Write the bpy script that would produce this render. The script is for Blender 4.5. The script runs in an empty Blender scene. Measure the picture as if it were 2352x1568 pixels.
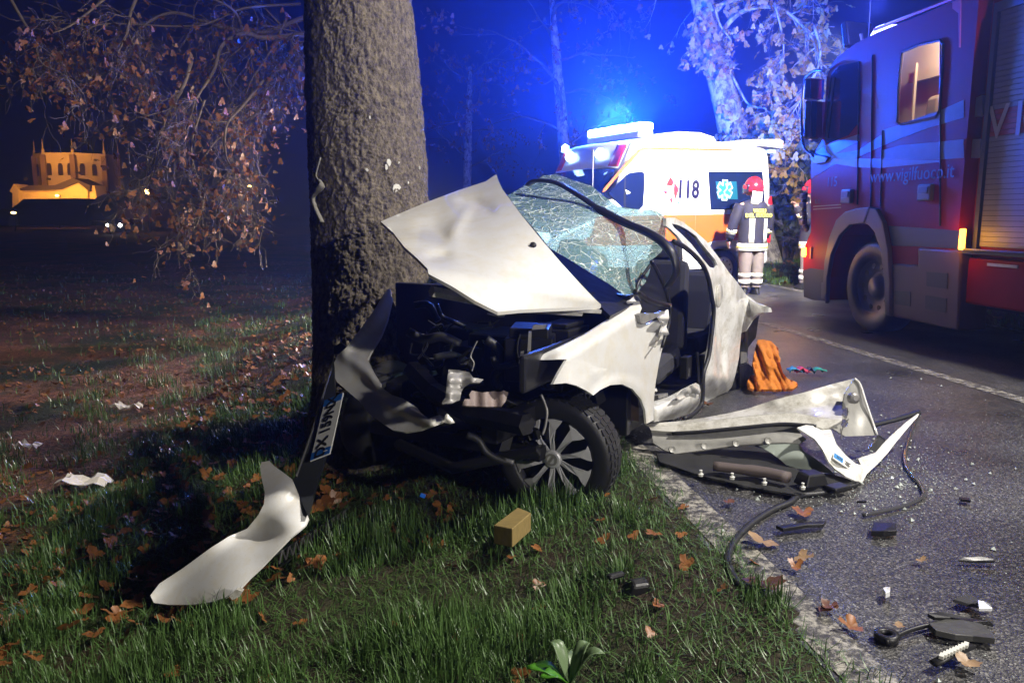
import bpy, bmesh, math, random
import numpy as np
from mathutils import Vector, Matrix, noise
from mathutils.geometry import delaunay_2d_cdt

# ------------------------------------------------------------------ camera
random.seed(7); np.random.seed(7)
SC = bpy.context.scene
COL = SC.collection
F, CX, CY, H = 1829.0, 1176.0, 784.0, 1.3          # photo measured on a 2352 x 1568 grid
PITCH = math.atan((CY - 490.0) / F)
cp, sp = math.cos(PITCH), math.sin(PITCH)
cam = bpy.data.cameras.new('camera'); cam.sensor_width = 36.0; cam.lens = 36.0 * F / 2352.0
cam.clip_start = 0.05; cam.clip_end = 600
camo = bpy.data.objects.new('camera', cam); COL.objects.link(camo)
camo.location = (0, 0, H); camo.rotation_euler = (math.pi / 2 - PITCH, 0, 0)
SC.camera = camo

# ------------------------------------------------------------------ night sky
W = bpy.data.worlds.new('World'); SC.world = W; W.use_nodes = True
bg = W.node_tree.nodes['Background']
bg.inputs[0].default_value = (0.12, 0.085, 0.20, 1); bg.inputs[1].default_value = 0.012

# ------------------------------------------------------------------ exposure and sampling
vs = SC.view_settings
vs.view_transform = 'Standard'; vs.look = 'None'; vs.exposure = 0.0; vs.gamma = 1.0
vs.use_curve_mapping = False
SC.render.engine = 'CYCLES'
cy = SC.cycles
cy.use_denoising = True; cy.use_adaptive_sampling = True; cy.adaptive_threshold = 0.02
cy.max_bounces = 6; cy.diffuse_bounces = 2; cy.glossy_bounces = 2; cy.transmission_bounces = 4
cy.transparent_max_bounces = 8; cy.volume_bounces = 0
cy.sample_clamp_indirect = 4.0
cy.caustics_reflective = False; cy.caustics_refractive = False

LIGHTS = dict(flood=(4300, 4300), tripod=1250, headlight=1900, blue=21000, blue_core=2600, blue_truck=120, church=6000)

# ------------------------------------------------------------------ geometry helpers
def V(*a): return Vector(a)
def ray(x, y):
    a = (x - CX) / F; b = (y - CY) / F
    return Vector((a, cp - b * sp, -(b * cp + sp)))
O3 = Vector((0, 0, H))
def at(x, y, d): return O3 + ray(x, y) * d                      # a point at camera depth d
def gz(x, y, z=0.0):
    r = ray(x, y); return O3 + r * ((z - H) / r.z)              # where a sight line meets height z
def vplane(x, y, p, u):                                         # ... meets the upright plane through p along u
    r = ray(x, y); n = Vector((-u.y, u.x, 0))
    return O3 + r * ((p.x * n.x + p.y * n.y) / (r.x * n.x + r.y * n.y))
TH = math.atan2(0.1509, 1.0128)                                 # the road runs a little left of the lens axis
RD = Vector((-math.sin(TH), math.cos(TH), 0)); RX = Vector((math.cos(TH), math.sin(TH), 0))
def road(xr, yr, z=0.0): return RX * xr + RD * yr + Vector((0, 0, z))
def to_road(p): return (p.x * RX.x + p.y * RX.y, p.x * RD.x + p.y * RD.y)
def lerp(a, b, t): return a + (b - a) * t
def sstep(a, b, x):
    t = max(0.0, min(1.0, (x - a) / (b - a))); return t * t * (3 - 2 * t)
PROF = [(-400, -0.62), (-2.1, -0.60), (-1.4, -0.42), (-0.5, -0.20), (0.4, -0.14), (0.95, -0.012), (1.12, 0.002), (1.30, -0.002), (1.5, -0.014),
        (6.6, -0.012), (6.95, -0.004), (7.3, 0.02), (9.5, 0.12), (400, 0.12)]
def ground_z(p, bump=True):
    xr, yr = to_road(p)
    z = np.interp(xr, [a for a, _ in PROF], [b for _, b in PROF])
    if bump and (xr < 1.0 or xr > 7.2):
        k = min(1.0, max(0.0, 1.0 - xr)) if xr < 4 else min(1.0, xr - 7.2)
        z += k * (0.035 * noise.noise(Vector((p.x * 1.7, p.y * 1.7, 0))) + 0.02 * noise.noise(Vector((p.x * 5, p.y * 5, 3))))
    if bump and 0.95 < xr < 1.5: z += 0.016 * noise.noise(Vector((p.x * 3.1, p.y * 3.1, 6))) * (1 - abs(xr - 1.22) / 0.28) + 0.006 * noise.noise(Vector((p.x * 14, p.y * 14, 2))) * (1 - abs(xr - 1.22) / 0.28)
    return float(z)
def gnd(x, y):                                                  # sight line to the real terrain
    z = 0.0
    for _ in range(12):
        p = gz(x, y, z); z = 0.5 * z + 0.5 * max(ground_z(p, False), -0.62)
    p.z = ground_z(p); return p
def cr(pts, n=6, closed=False):                                 # Catmull-Rom through points of any dimension
    P = [np.array(p, float) for p in pts]; out = []; m = len(P)
    rng = range(m if closed else m - 1)
    for i in rng:
        p0 = P[(i - 1) % m] if closed or i > 0 else 2 * P[0] - P[1]
        p1 = P[i]; p2 = P[(i + 1) % m]
        p3 = P[(i + 2) % m] if closed or i + 2 < m else 2 * P[-1] - P[-2]
        for k in range(n):
            t = k / n
            out.append(0.5 * (2 * p1 + (p2 - p0) * t + (2 * p0 - 5 * p1 + 4 * p2 - p3) * t * t + (3 * p1 - p0 - 3 * p2 + p3) * t ** 3))
    if not closed: out.append(P[-1])
    return [Vector(q) for q in out]

# ------------------------------------------------------------------ scene-object helpers
def tag(o, label, cat, group=None, kind=None):
    if label: o['label'] = label
    if cat: o['category'] = cat
    if group: o['group'] = group
    if kind: o['kind'] = kind
    return o
def thing(name, label, cat, loc, group=None):
    e = bpy.data.objects.new(name, None); COL.objects.link(e); e.location = loc
    e.empty_display_size = 0.2
    return tag(e, label, cat, group)
def link(name, me, mat=None, parent=None):
    o = bpy.data.objects.new(name, me); COL.objects.link(o)
    if mat is not None:
        me.materials.clear()
        for m in (mat if isinstance(mat, (list, tuple)) else [mat]): me.materials.append(m)
    adopt(o, parent)
    return o

def adopt(o, parent):                                           # mesh data is in world space
    if parent is None: return
    o.parent = parent
    root = parent
    while root.parent: root = root.parent
    if parent is root:
        o.matrix_parent_inverse = Matrix.LocRotScale(root.location, root.rotation_euler, root.scale).inverted()
    else:
        o.matrix_parent_inverse = Matrix.Identity(4)
class MB:
    """collects shapes, builds one mesh object"""
    def __init__(s): s.v = []; s.f = []; s.mi = []; s.cur = 0
    def add(s, vs, fs, M=None):
        b = len(s.v)
        s.v += [tuple(M @ Vector(p)) if M else tuple(p) for p in vs]
        for f in fs: s.f.append([i + b for i in f]); s.mi.append(s.cur)
        return s
    def box(s, c, d, M=None, R=None, taper=None):
        x, y, z = d[0] / 2, d[1] / 2, d[2] / 2; c = Vector(c); tx, ty = taper or (1, 1)
        vs = [(-x, -y, -z), (x, -y, -z), (x, y, -z), (-x, y, -z), (-x * tx, -y * ty, z), (x * tx, -y * ty, z), (x * tx, y * ty, z), (-x * tx, y * ty, z)]
        vs = [(R @ Vector(p) if R else Vector(p)) + c for p in vs]
        return s.add(vs, [(3, 2, 1, 0), (4, 5, 6, 7), (0, 1, 5, 4), (1, 2, 6, 5), (2, 3, 7, 6), (3, 0, 4, 7)], M)
    def tube(s, path, r, n=8, M=None, caps=True, flat=1.0):
        path = [Vector(p) for p in path]; m = len(path); vs = []; fs = []
        rr = r if isinstance(r, (list, tuple)) else [r] * m
        prev = None
        for i, p in enumerate(path):
            t = (path[min(i + 1, m - 1)] - path[max(i - 1, 0)])
            t = t.normalized() if t.length > 1e-9 else Vector((0, 0, 1))
            if prev is None:
                a = Vector((0, 0, 1)) if abs(t.z) < 0.9 else Vector((1, 0, 0))
                e1 = t.cross(a).normalized()
            else:
                e1 = (prev - t * prev.dot(t)); e1 = e1.normalized() if e1.length > 1e-6 else t.orthogonal().normalized()
            prev = e1; e2 = t.cross(e1)
            for k in range(n):
                a = 2 * math.pi * k / n
                vs.append(p + (e1 * math.cos(a) + e2 * math.sin(a) * flat) * rr[i])
        for i in range(m - 1):
            for k in range(n):
                fs.append((i * n + k, i * n + (k + 1) % n, (i + 1) * n + (k + 1) % n, (i + 1) * n + k))
        if caps: fs += [tuple(range(n - 1, -1, -1)), tuple((m - 1) * n + k for k in range(n))]
        return s.add(vs, fs, M)
    def lathe(s, prof, n=24, M=None, closed=False):             # prof of (radius, height) about local z
        vs = [(r * math.cos(2 * math.pi * k / n), r * math.sin(2 * math.pi * k / n), h) for r, h in prof for k in range(n)]
        m = len(prof); fs = []
        for i in range(m if closed else m - 1):
            j = (i + 1) % m
            for k in range(n): fs.append((i * n + k, i * n + (k + 1) % n, j * n + (k + 1) % n, j * n + k))
        if not closed: fs += [tuple(range(n - 1, -1, -1)), tuple((m - 1) * n + k for k in range(n))]
        return s.add(vs, fs, M)
    def prism(s, pts, vec, M=None):                             # flat polygon pushed along vec
        pts = [Vector(p) for p in pts]; n = len(pts); vec = Vector(vec)
        fs = [tuple(range(n)), tuple(2 * n - 1 - k for k in range(n))]
        fs += [(k, k + n, (k + 1) % n + n, (k + 1) % n) for k in range(n)]
        return s.add(pts + [p + vec for p in pts], fs, M)
    def grid(s, rows, M=None, close=False):
        n = len(rows[0]); vs = [p for r in rows for p in r]; fs = []
        for i in range(len(rows) - 1):
            for k in range(n if close else n - 1):
                fs.append((i * n + k, i * n + (k + 1) % n, (i + 1) * n + (k + 1) % n, (i + 1) * n + k))
        return s.add(vs, fs, M)
    def mesh(s, name, smooth=False):
        me = bpy.data.meshes.new(name); me.from_pydata(s.v, [], s.f)
        if any(s.mi): me.polygons.foreach_set('material_index', s.mi)
        if smooth: me.polygons.foreach_set('use_smooth', [True] * len(me.polygons))
        me.update(); return me
    def build(s, name, mat, parent=None, bevel=0, smooth=False, solid=0, angle=0.7, subsurf=0, fix=True):
        me = s.mesh(name, smooth)
        if fix:
            bm = bmesh.new(); bm.from_mesh(me); bmesh.ops.recalc_face_normals(bm, faces=bm.faces); bm.to_mesh(me); bm.free()
        o = link(name, me, mat, parent)
        finish(o, bevel, solid, angle, subsurf); return o
def finish(o, bevel=0, solid=0, angle=0.7, subsurf=0):
    if solid:
        m = o.modifiers.new('solid', 'SOLIDIFY'); m.thickness = abs(solid); m.offset = -1 if solid > 0 else 1
    if bevel:
        m = o.modifiers.new('bevel', 'BEVEL'); m.width = bevel; m.segments = 2; m.limit_method = 'ANGLE'; m.angle_limit = angle
        m.harden_normals = False
    if subsurf:
        m = o.modifiers.new('subsurf', 'SUBSURF'); m.levels = subsurf; m.render_levels = subsurf
    return o
def inside(p, poly):
    c = False; j = len(poly) - 1
    for i in range(len(poly)):
        a, b = poly[i], poly[j]
        if (a[1] > p[1]) != (b[1] > p[1]) and p[0] < (b[0] - a[0]) * (p[1] - a[1]) / (b[1] - a[1]) + a[0]: c = not c
        j = i
    return c
def panel(name, outline, f3, mat, parent=None, res=14, solid=0.004, holes=(), smooth=True, flip=False, extra=()):
    """sheet of metal: flat outline (u,v) -> fine triangles -> bent into place by f3(u,v)"""
    def sub(poly):
        out = []
        for i, a in enumerate(poly):
            b = poly[(i + 1) % len(poly)]; L = math.hypot(b[0] - a[0], b[1] - a[1]); n = max(1, int(L / res))
            for k in range(n): out.append((lerp(a[0], b[0], k / n), lerp(a[1], b[1], k / n)))
        return out
    loops = [sub(outline)] + [sub(h) for h in holes]
    pts = []; edges = []
    for lp in loops:
        b = len(pts); pts += lp; edges += [(b + i, b + (i + 1) % len(lp)) for i in range(len(lp))]
    x0, x1 = min(p[0] for p in outline), max(p[0] for p in outline); y0, y1 = min(p[1] for p in outline), max(p[1] for p in outline)
    y = y0 + res / 2; row = 0
    while y < y1:
        x = x0 + res / 2 + (res / 2 if row % 2 else 0)
        while x < x1:
            q = (x, y)
            if inside(q, outline) and not any(inside(q, h) for h in holes) and all(abs(q[0] - e[0]) + abs(q[1] - e[1]) > res * 0.5 for lp in loops for e in lp): pts.append(q)
            x += res
        y += res * 0.87; row += 1
    vv, ee, ff, _, _, _ = delaunay_2d_cdt([Vector(p) for p in pts], edges, [], 1, 1e-5)
    tri = []
    for f in ff:
        c = (sum(vv[i][0] for i in f) / len(f), sum(vv[i][1] for i in f) / len(f))
        if inside(c, outline) and not any(inside(c, h) for h in holes): tri.append(tuple(reversed(f)) if flip else tuple(f))
    me = bpy.data.meshes.new(name); me.from_pydata([tuple(f3(p[0], p[1])) for p in vv], [], tri)
    bm = bmesh.new(); bm.from_mesh(me)
    bmesh.ops.delete(bm, geom=[v for v in bm.verts if not v.link_faces], context='VERTS')
    if solid:                                                   # a real thickness: second skin set back, with a crisp rim
        bm.normal_update(); nm = Vector((0, 0, 0))
        for f in bm.faces: nm += f.normal * f.calc_area()
        nm = nm.normalized() * -solid
        c = sum((v.co for v in bm.verts), Vector()) / len(bm.verts)
        if nm.dot(c - O3) < 0: nm = -nm                         # the traced face looks at the lens, thickness goes behind it
        for f in bm.faces: f.smooth = smooth
        rim = [(e.verts[0].co.copy(), e.verts[1].co.copy()) for e in bm.edges if len(e.link_faces) == 1]
        vs_ = list(bm.verts); fs_ = list(bm.faces); mp = {v: bm.verts.new(v.co + nm) for v in vs_}
        for f in fs_: g = bm.faces.new([mp[v] for v in reversed(f.verts)]); g.smooth = smooth
        for p, q in rim: bm.faces.new([bm.verts.new(p), bm.verts.new(q), bm.verts.new(q + nm), bm.verts.new(p + nm)])
    elif smooth:
        for f in bm.faces: f.smooth = True
    bm.to_mesh(me); bm.free()
    return link(name, me, mat, parent)
def gauss(x, y, cx, cy, rx, ry): return math.exp(-((x - cx) / rx) ** 2 - ((y - cy) / ry) ** 2)
def text_mesh(name, body, size, M, mat, parent=None, depth=0.002, align='CENTER', bold=0.0, space=1.0, shear=0.0):
    cu = bpy.data.curves.new(name, 'FONT'); cu.body = body; cu.size = size; cu.extrude = depth; cu.align_x = align; cu.align_y = 'CENTER'
    cu.offset = bold; cu.space_character = space; cu.shear = shear; cu.resolution_u = 3
    t = bpy.data.objects.new('tmp', cu); COL.objects.link(t)
    me = bpy.data.meshes.new_from_object(t.evaluated_get(bpy.context.evaluated_depsgraph_get()))
    bpy.data.objects.remove(t); bpy.data.curves.remove(cu)
    me.name = name; me.transform(M)
    return link(name, me, mat, parent)
def frame(o, ex, ey):                                           # matrix with given x and y axes at o
    ex = Vector(ex).normalized(); ey = Vector(ey); ey = (ey - ex * ey.dot(ex)).normalized(); ez = ex.cross(ey)
    M = Matrix((ex, ey, ez)).transposed().to_4x4(); M.translation = o; return M
def copy_tree(src, loc, rz=None, label=None, group=None):
    o = src.copy(); COL.objects.link(o); o.location = loc
    if rz is not None: o.rotation_euler = (src.rotation_euler[0], src.rotation_euler[1], rz)
    if label: o['label'] = label
    if group: o['group'] = group
    for ch in list(src.children):
        c = ch.copy(); COL.objects.link(c); c.parent = o; c.matrix_parent_inverse = ch.matrix_parent_inverse.copy()
    return o

# ------------------------------------------------------------------ materials
MATS = {}
def mat(name, col=(0.5, 0.5, 0.5), rough=0.5, metal=0.0, spec=0.5, var=0.0, vscale=8.0, col2=None, bump=0.0, bscale=40.0,
        rvar=0.0, coat=0.0, emit=None, estr=0.0, trans=0.0, ior=1.45, sss=0.0, stretch=(1, 1, 1), alpha=1.0, thin=0.0):
    if name in MATS: return MATS[name]
    m = bpy.data.materials.new(name); m.use_nodes = True; MATS[name] = m
    nt = m.node_tree; N = nt.nodes; Lk = nt.links; b = N['Principled BSDF']
    b.inputs['Base Color'].default_value = (*col, 1); b.inputs['Roughness'].default_value = rough
    b.inputs['Metallic'].default_value = metal; b.inputs['Specular IOR Level'].default_value = spec
    b.inputs['Coat Weight'].default_value = coat; b.inputs['Coat Roughness'].default_value = 0.08
    b.inputs['Transmission Weight'].default_value = trans; b.inputs['IOR'].default_value = ior; b.inputs['Alpha'].default_value = alpha
    if emit: b.inputs['Emission Color'].default_value = (*emit, 1); b.inputs['Emission Strength'].default_value = estr
    if var or bump or rvar:
        tc = N.new('ShaderNodeTexCoord'); mp = N.new('ShaderNodeMapping'); mp.inputs['Scale'].default_value = stretch
        Lk.new(tc.outputs['Object'], mp.inputs[0])
        n1 = N.new('ShaderNodeTexNoise'); n1.inputs['Scale'].default_value = vscale; n1.inputs['Detail'].default_value = 6
        Lk.new(mp.outputs[0], n1.inputs['Vector'])
        if var:
            r = N.new('ShaderNodeValToRGB'); r.color_ramp.elements[0].position = 0.5 - 0.3; r.color_ramp.elements[1].position = 0.5 + 0.25
            c2 = col2 or tuple(c * (1 - var) for c in col)
            r.color_ramp.elements[0].color = (*c2, 1); r.color_ramp.elements[1].color = (*col, 1)
            Lk.new(n1.outputs['Fac'], r.inputs[0]); Lk.new(r.outputs[0], b.inputs['Base Color'])
        if rvar:
            mr = N.new('ShaderNodeMapRange'); mr.inputs[3].default_value = max(0.02, rough - rvar); mr.inputs[4].default_value = min(1, rough + rvar)
            Lk.new(n1.outputs['Fac'], mr.inputs[0]); Lk.new(mr.outputs[0], b.inputs['Roughness'])
        if bump:
            n2 = N.new('ShaderNodeTexNoise'); n2.inputs['Scale'].default_value = bscale; n2.inputs['Detail'].default_value = 4
            Lk.new(mp.outputs[0], n2.inputs['Vector'])
            bp = N.new('ShaderNodeBump'); bp.inputs['Strength'].default_value = min(1, bump); bp.inputs['Distance'].default_value = 0.02 * bump
            Lk.new(n2.outputs['Fac'], bp.inputs['Height']); Lk.new(bp.outputs[0], b.inputs['Normal'])
    return m
def lamp(name, kind, loc, power, col=(1, 1, 1), size=0.1, aim=None, parent=None, spread=None, sizey=None, cone=None, blend=0.5):
    l = bpy.data.lights.new(name, kind); l.energy = power; l.color = col
    if kind == 'AREA':
        l.shape = 'RECTANGLE'; l.size = size; l.size_y = sizey or size
        if spread: l.spread = spread
    elif kind == 'SPOT':
        l.shadow_soft_size = size; l.spot_size = cone or 1.2; l.spot_blend = blend
    else: l.shadow_soft_size = size
    o = bpy.data.objects.new(name, l); COL.objects.link(o); o.location = loc
    if aim is not None: o.rotation_euler = (Vector(aim) - Vector(loc)).to_track_quat('-Z', 'Y').to_euler()
    if parent is not None:
        M = Matrix.LocRotScale(Vector(loc), o.rotation_euler, None)
        o.parent = parent; root = parent
        o.matrix_parent_inverse = Matrix.LocRotScale(root.location, root.rotation_euler, root.scale).inverted()
    return o
# ------------------------------------------------------------------ ground, road, markings
def ground_material():
    m = bpy.data.materials.new('field_and_verge_soil'); m.use_nodes = True; nt = m.node_tree; N = nt.nodes; L = nt.links; b = N['Principled BSDF']
    tc = N.new('ShaderNodeTexCoord')
    def nz(sc, det=6, rough=0.6):
        n = N.new('ShaderNodeTexNoise'); n.inputs['Scale'].default_value = sc; n.inputs['Detail'].default_value = det; n.inputs['Roughness'].default_value = rough
        L.new(tc.outputs['Object'], n.inputs['Vector']); return n
    def ramp(src, stops):
        r = N.new('ShaderNodeValToRGB'); e = r.color_ramp.elements
        e[0].position, e[0].color = stops[0][0], (*stops[0][1], 1); e[1].position, e[1].color = stops[-1][0], (*stops[-1][1], 1)
        for p, c in stops[1:-1]: q = e.new(p); q.color = (*c, 1)
        L.new(src.outputs['Fac'], r.inputs[0]); return r
    leafy = ramp(nz(26, 8, 0.75), [(0.30, (0.020, 0.013, 0.008)), (0.48, (0.12, 0.050, 0.028)), (0.58, (0.25, 0.10, 0.048)), (0.72, (0.38, 0.17, 0.07))])
    grassy = ramp(nz(34, 8, 0.75), [(0.30, (0.010, 0.012, 0.005)), (0.5, (0.030, 0.038, 0.013)), (0.70, (0.075, 0.08, 0.028))])
    mask = ramp(nz(0.7, 5, 0.65), [(0.42, (0, 0, 0)), (0.58, (1, 1, 1))])
    mx = N.new('ShaderNodeMix'); mx.data_type = 'RGBA'
    vm = N.new('ShaderNodeVectorMath'); vm.operation = 'DOT_PRODUCT'; vm.inputs[1].default_value = RX; L.new(tc.outputs['Object'], vm.inputs[0])
    vr = N.new('ShaderNodeMapRange'); vr.inputs[1].default_value = -1.9; vr.inputs[2].default_value = -0.9; L.new(vm.outputs['Value'], vr.inputs[0])      # bare wet soil on the verge, leaf mould on the field
    soil = ramp(nz(22, 10, 0.8), [(0.32, (0.012, 0.009, 0.007)), (0.52, (0.045, 0.030, 0.020)), (0.72, (0.11, 0.075, 0.045))])
    ms = N.new('ShaderNodeMix'); ms.data_type = 'RGBA'; L.new(vr.outputs[0], ms.inputs[0]); L.new(leafy.outputs[0], ms.inputs[6]); L.new(soil.outputs[0], ms.inputs[7])
    L.new(mask.outputs[0], mx.inputs[0]); L.new(ms.outputs[2], mx.inputs[6]); L.new(grassy.outputs[0], mx.inputs[7]); L.new(mx.outputs[2], b.inputs['Base Color'])
    b.inputs['Roughness'].default_value = 0.75; b.inputs['Specular IOR Level'].default_value = 0.25
    bp = N.new('ShaderNodeBump'); bp.inputs['Strength'].default_value = 0.9; bp.inputs['Distance'].default_value = 0.04
    L.new(nz(30, 6, 0.7).outputs['Fac'], bp.inputs['Height']); L.new(bp.outputs[0], b.inputs['Normal'])
    return m
def asphalt_material():
    m = bpy.data.materials.new('wet_asphalt'); m.use_nodes = True; nt = m.node_tree; N = nt.nodes; L = nt.links; b = N['Principled BSDF']
    tc = N.new('ShaderNodeTexCoord')
    vo = N.new('ShaderNodeTexVoronoi'); vo.inputs['Scale'].default_value = 150; vo.inputs['Randomness'].default_value = 1
    L.new(tc.outputs['Object'], vo.inputs['Vector'])
    sx = N.new('ShaderNodeSeparateColor'); L.new(vo.outputs['Color'], sx.inputs[0])
    r = N.new('ShaderNodeValToRGB'); e = r.color_ramp.elements
    e[0].position, e[0].color = 0.05, (0.012, 0.012, 0.014, 1); e[1].position, e[1].color = 1.0, (0.15, 0.145, 0.14, 1)
    q = e.new(0.6); q.color = (0.040, 0.039, 0.039, 1); q = e.new(0.88); q.color = (0.075, 0.073, 0.07, 1)
    L.new(sx.outputs[0], r.inputs[0])
    n = N.new('ShaderNodeTexNoise'); n.inputs['Scale'].default_value = 1.3; n.inputs['Detail'].default_value = 7; L.new(tc.outputs['Object'], n.inputs['Vector'])
    mr = N.new('ShaderNodeMapRange'); mr.inputs[1].default_value = 0.3; mr.inputs[2].default_value = 0.7; mr.inputs[3].default_value = 0.90; mr.inputs[4].default_value = 1.65
    L.new(n.outputs['Fac'], mr.inputs[0])
    mm = N.new('ShaderNodeMix'); mm.data_type = 'RGBA'; mm.blend_type = 'MULTIPLY'; mm.inputs[0].default_value = 1
    L.new(r.outputs[0], mm.inputs[6]); L.new(mr.outputs[0], mm.inputs[7]); L.new(mm.outputs[2], b.inputs['Base Color'])
    mr2 = N.new('ShaderNodeMapRange'); mr2.inputs[1].default_value = 0.3; mr2.inputs[2].default_value = 0.7; mr2.inputs[3].default_value = 0.25; mr2.inputs[4].default_value = 0.48
    L.new(n.outputs['Fac'], mr2.inputs[0]); L.new(mr2.outputs[0], b.inputs['Roughness'])
    bp = N.new('ShaderNodeBump'); bp.inputs['Strength'].default_value = 0.8; bp.inputs['Distance'].default_value = 0.0022
    L.new(vo.outputs['Distance'], bp.inputs['Height']); L.new(bp.outputs[0], b.inputs['Normal'])
    return m
def paint_material():
    m = bpy.data.materials.new('worn_road_paint'); m.use_nodes = True; nt = m.node_tree; N = nt.nodes; L = nt.links; b = N['Principled BSDF']
    tc = N.new('ShaderNodeTexCoord'); n = N.new('ShaderNodeTexNoise'); n.inputs['Scale'].default_value = 14; n.inputs['Detail'].default_value = 14; n.inputs['Roughness'].default_value = 0.88
    L.new(tc.outputs['Object'], n.inputs['Vector'])
    r = N.new('ShaderNodeValToRGB'); e = r.color_ramp.elements
    e[0].position, e[0].color = 0.48, (0.03, 0.028, 0.026, 1); e[1].position, e[1].color = 0.56, (0.36, 0.34, 0.29, 1)
    L.new(n.outputs['Fac'], r.inputs[0]); L.new(r.outputs[0], b.inputs['Base Color']); b.inputs['Roughness'].default_value = 0.6
    return m
def terrain():
    xs = list(np.concatenate([np.linspace(-260, -30, 14), np.linspace(-26, -4.5, 26), np.linspace(-4.2, 0.95, 44), np.linspace(1.0, 1.6, 22), [3, 5, 6.6, 6.9], np.linspace(7.1, 10, 12), np.linspace(12, 260, 16)]))
    ys = list(np.concatenate([np.linspace(-14, 0.8, 14), np.linspace(1, 5.5, 110), np.linspace(5.6, 12, 46), np.linspace(12.5, 40, 45), np.linspace(44, 420, 30)]))
    vs = []; n = len(xs)
    for y in ys:
        for x in xs:
            p = road(x, y); p.z = ground_z(p); vs.append(p)
    b = MB(); b.grid([vs[i * n:(i + 1) * n] for i in range(len(ys))])
    return tag(b.build('ground', ground_material(), smooth=True, fix=False), None, None, kind='structure')
terrain()
def strip(name, x0, x1, y0, y1, z, m, jl=0.0, jr=0.0, n=160):
    b = MB(); L = []
    for i in range(n + 1):
        y = lerp(y0, y1, (i / n) ** 1.8)
        a = x0 + jl * noise.noise(Vector((y * 2.3, 1.7, 0))) + 0.5 * jl * noise.noise(Vector((y * 9, 4, 0)))
        c = x1 + jr * noise.noise(Vector((y * 2.1, 9.7, 0)))
        L.append([road(lerp(a, c, k / 6), y, z) for k in range(7)])
    b.grid(L)
    return tag(b.build(name, m, smooth=True, fix=False), None, None, kind='structure')
ASPH = asphalt_material(); PAINT = paint_material()
strip('road', 1.20, 7.05, -14, 210, 0.0, ASPH, 0.10, 0.05)
strip('road_edge_marking', 1.23, 1.38, -14, 200, 0.004, PAINT, 0.02, 0.01)
strip('road_centre_marking', 4.30, 4.43, -14, 200, 0.004, PAINT, 0.006, 0.006)
strip('road_edge_marking', 6.74, 6.88, -14, 200, 0.004, PAINT, 0.01, 0.01)

# ------------------------------------------------------------------ night air lit by the beacons
hz = MB(); hz.box((-25, 62, 6.6), (190, 156, 16.6))
hm = bpy.data.materials.new('rainy_air'); hm.use_nodes = True; hm.node_tree.nodes.clear()
ho = hm.node_tree.nodes.new('ShaderNodeOutputMaterial'); hv = hm.node_tree.nodes.new('ShaderNodeVolumePrincipled')
hv.inputs['Color'].default_value = (0.45, 0.58, 1.0, 1); hv.inputs['Density'].default_value = 0.0052; hv.inputs['Anisotropy'].default_value = 0.7
hm.node_tree.links.new(hv.outputs[0], ho.inputs['Volume'])
tag(hz.build('haze', hm), None, None, kind='stuff')

# ------------------------------------------------------------------ scatter helper: many copies of a small template in one mesh
def scatter(name, tv, tf, pos, rz, tilt, roll, sc, mats, mi, kind='stuff', parent=None, label=None, cat=None, smooth=True, sz=None):
    tv = np.array(tv, float); n = len(pos); k = len(tv)
    pos = np.array(pos); rz = np.array(rz); tilt = np.array(tilt); roll = np.array(roll); sc = np.array(sc)
    szz = sc if sz is None else np.array(sz)
    x = tv[None, :, 0] * sc[:, None]; y = tv[None, :, 1] * sc[:, None]; z = tv[None, :, 2] * szz[:, None]
    c, s = np.cos(roll)[:, None], np.sin(roll)[:, None]; x, z = x * c + z * s, -x * s + z * c
    c, s = np.cos(tilt)[:, None], np.sin(tilt)[:, None]; y, z = y * c - z * s, y * s + z * c
    c, s = np.cos(rz)[:, None], np.sin(rz)[:, None]; x, y = x * c - y * s, x * s + y * c
    P = np.stack([x, y, z], -1) + pos[:, None, :]
    me = bpy.data.meshes.new(name)
    lens = np.array([len(f) for f in tf]); idx = np.concatenate([np.array(f) for f in tf])
    me.vertices.add(n * k); me.vertices.foreach_set('co', P.reshape(-1))
    me.loops.add(n * len(idx)); me.loops.foreach_set('vertex_index', (idx[None, :] + (np.arange(n) * k)[:, None]).reshape(-1).astype(np.int32))
    me.polygons.add(n * len(tf))
    st = np.concatenate([[0], np.cumsum(lens)[:-1]])
    me.polygons.foreach_set('loop_start', (st[None, :] + (np.arange(n) * len(idx))[:, None]).reshape(-1).astype(np.int32))
    me.polygons.foreach_set('loop_total', np.tile(lens, n).astype(np.int32))
    me.polygons.foreach_set('material_index', np.repeat(np.array(mi), len(tf)).astype(np.int32))
    me.polygons.foreach_set('use_smooth', [smooth] * (n * len(tf)))
    me.update(calc_edges=True); me.validate()
    o = link(name, me, mats, parent)
    return tag(o, label, cat, kind=kind)
def fallen_leaf_template(curl=0.25):                            # a lobed plane-tree leaf about one unit across
    pts = []
    vs = [(0, 0.05, 0)]; N_ = 19
    for i in range(N_):
        a = -2.75 + 5.5 * i / (N_ - 1); w = abs(math.cos(a * 1.28)) ** 1.6; r = (0.27 + 0.25 * w) * (1.12 if abs(a) < 0.4 else 0.85 if abs(a) > 2.2 else 1.0) * (1 + 0.10 * math.sin(i * 2.9))
        vs.append((r * math.sin(a), r * math.cos(a), curl * r * r * (1.6 if abs(a) > 1.2 else 0.5) + 0.04 * math.sin(i * 1.9)))
    vs.append((0, -0.12, 0)); n = len(vs)
    fs = [(0, i + 1, i) for i in range(1, n - 1)] + [(0, 1, n - 1)]
    vs += [(-0.012, -0.1, 0), (0.012, -0.1, 0), (0.05, -0.62, 0.06)]; fs.append((n, n + 1, n + 2))
    return vs, fs
LEAF_V, LEAF_F = fallen_leaf_template()
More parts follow.
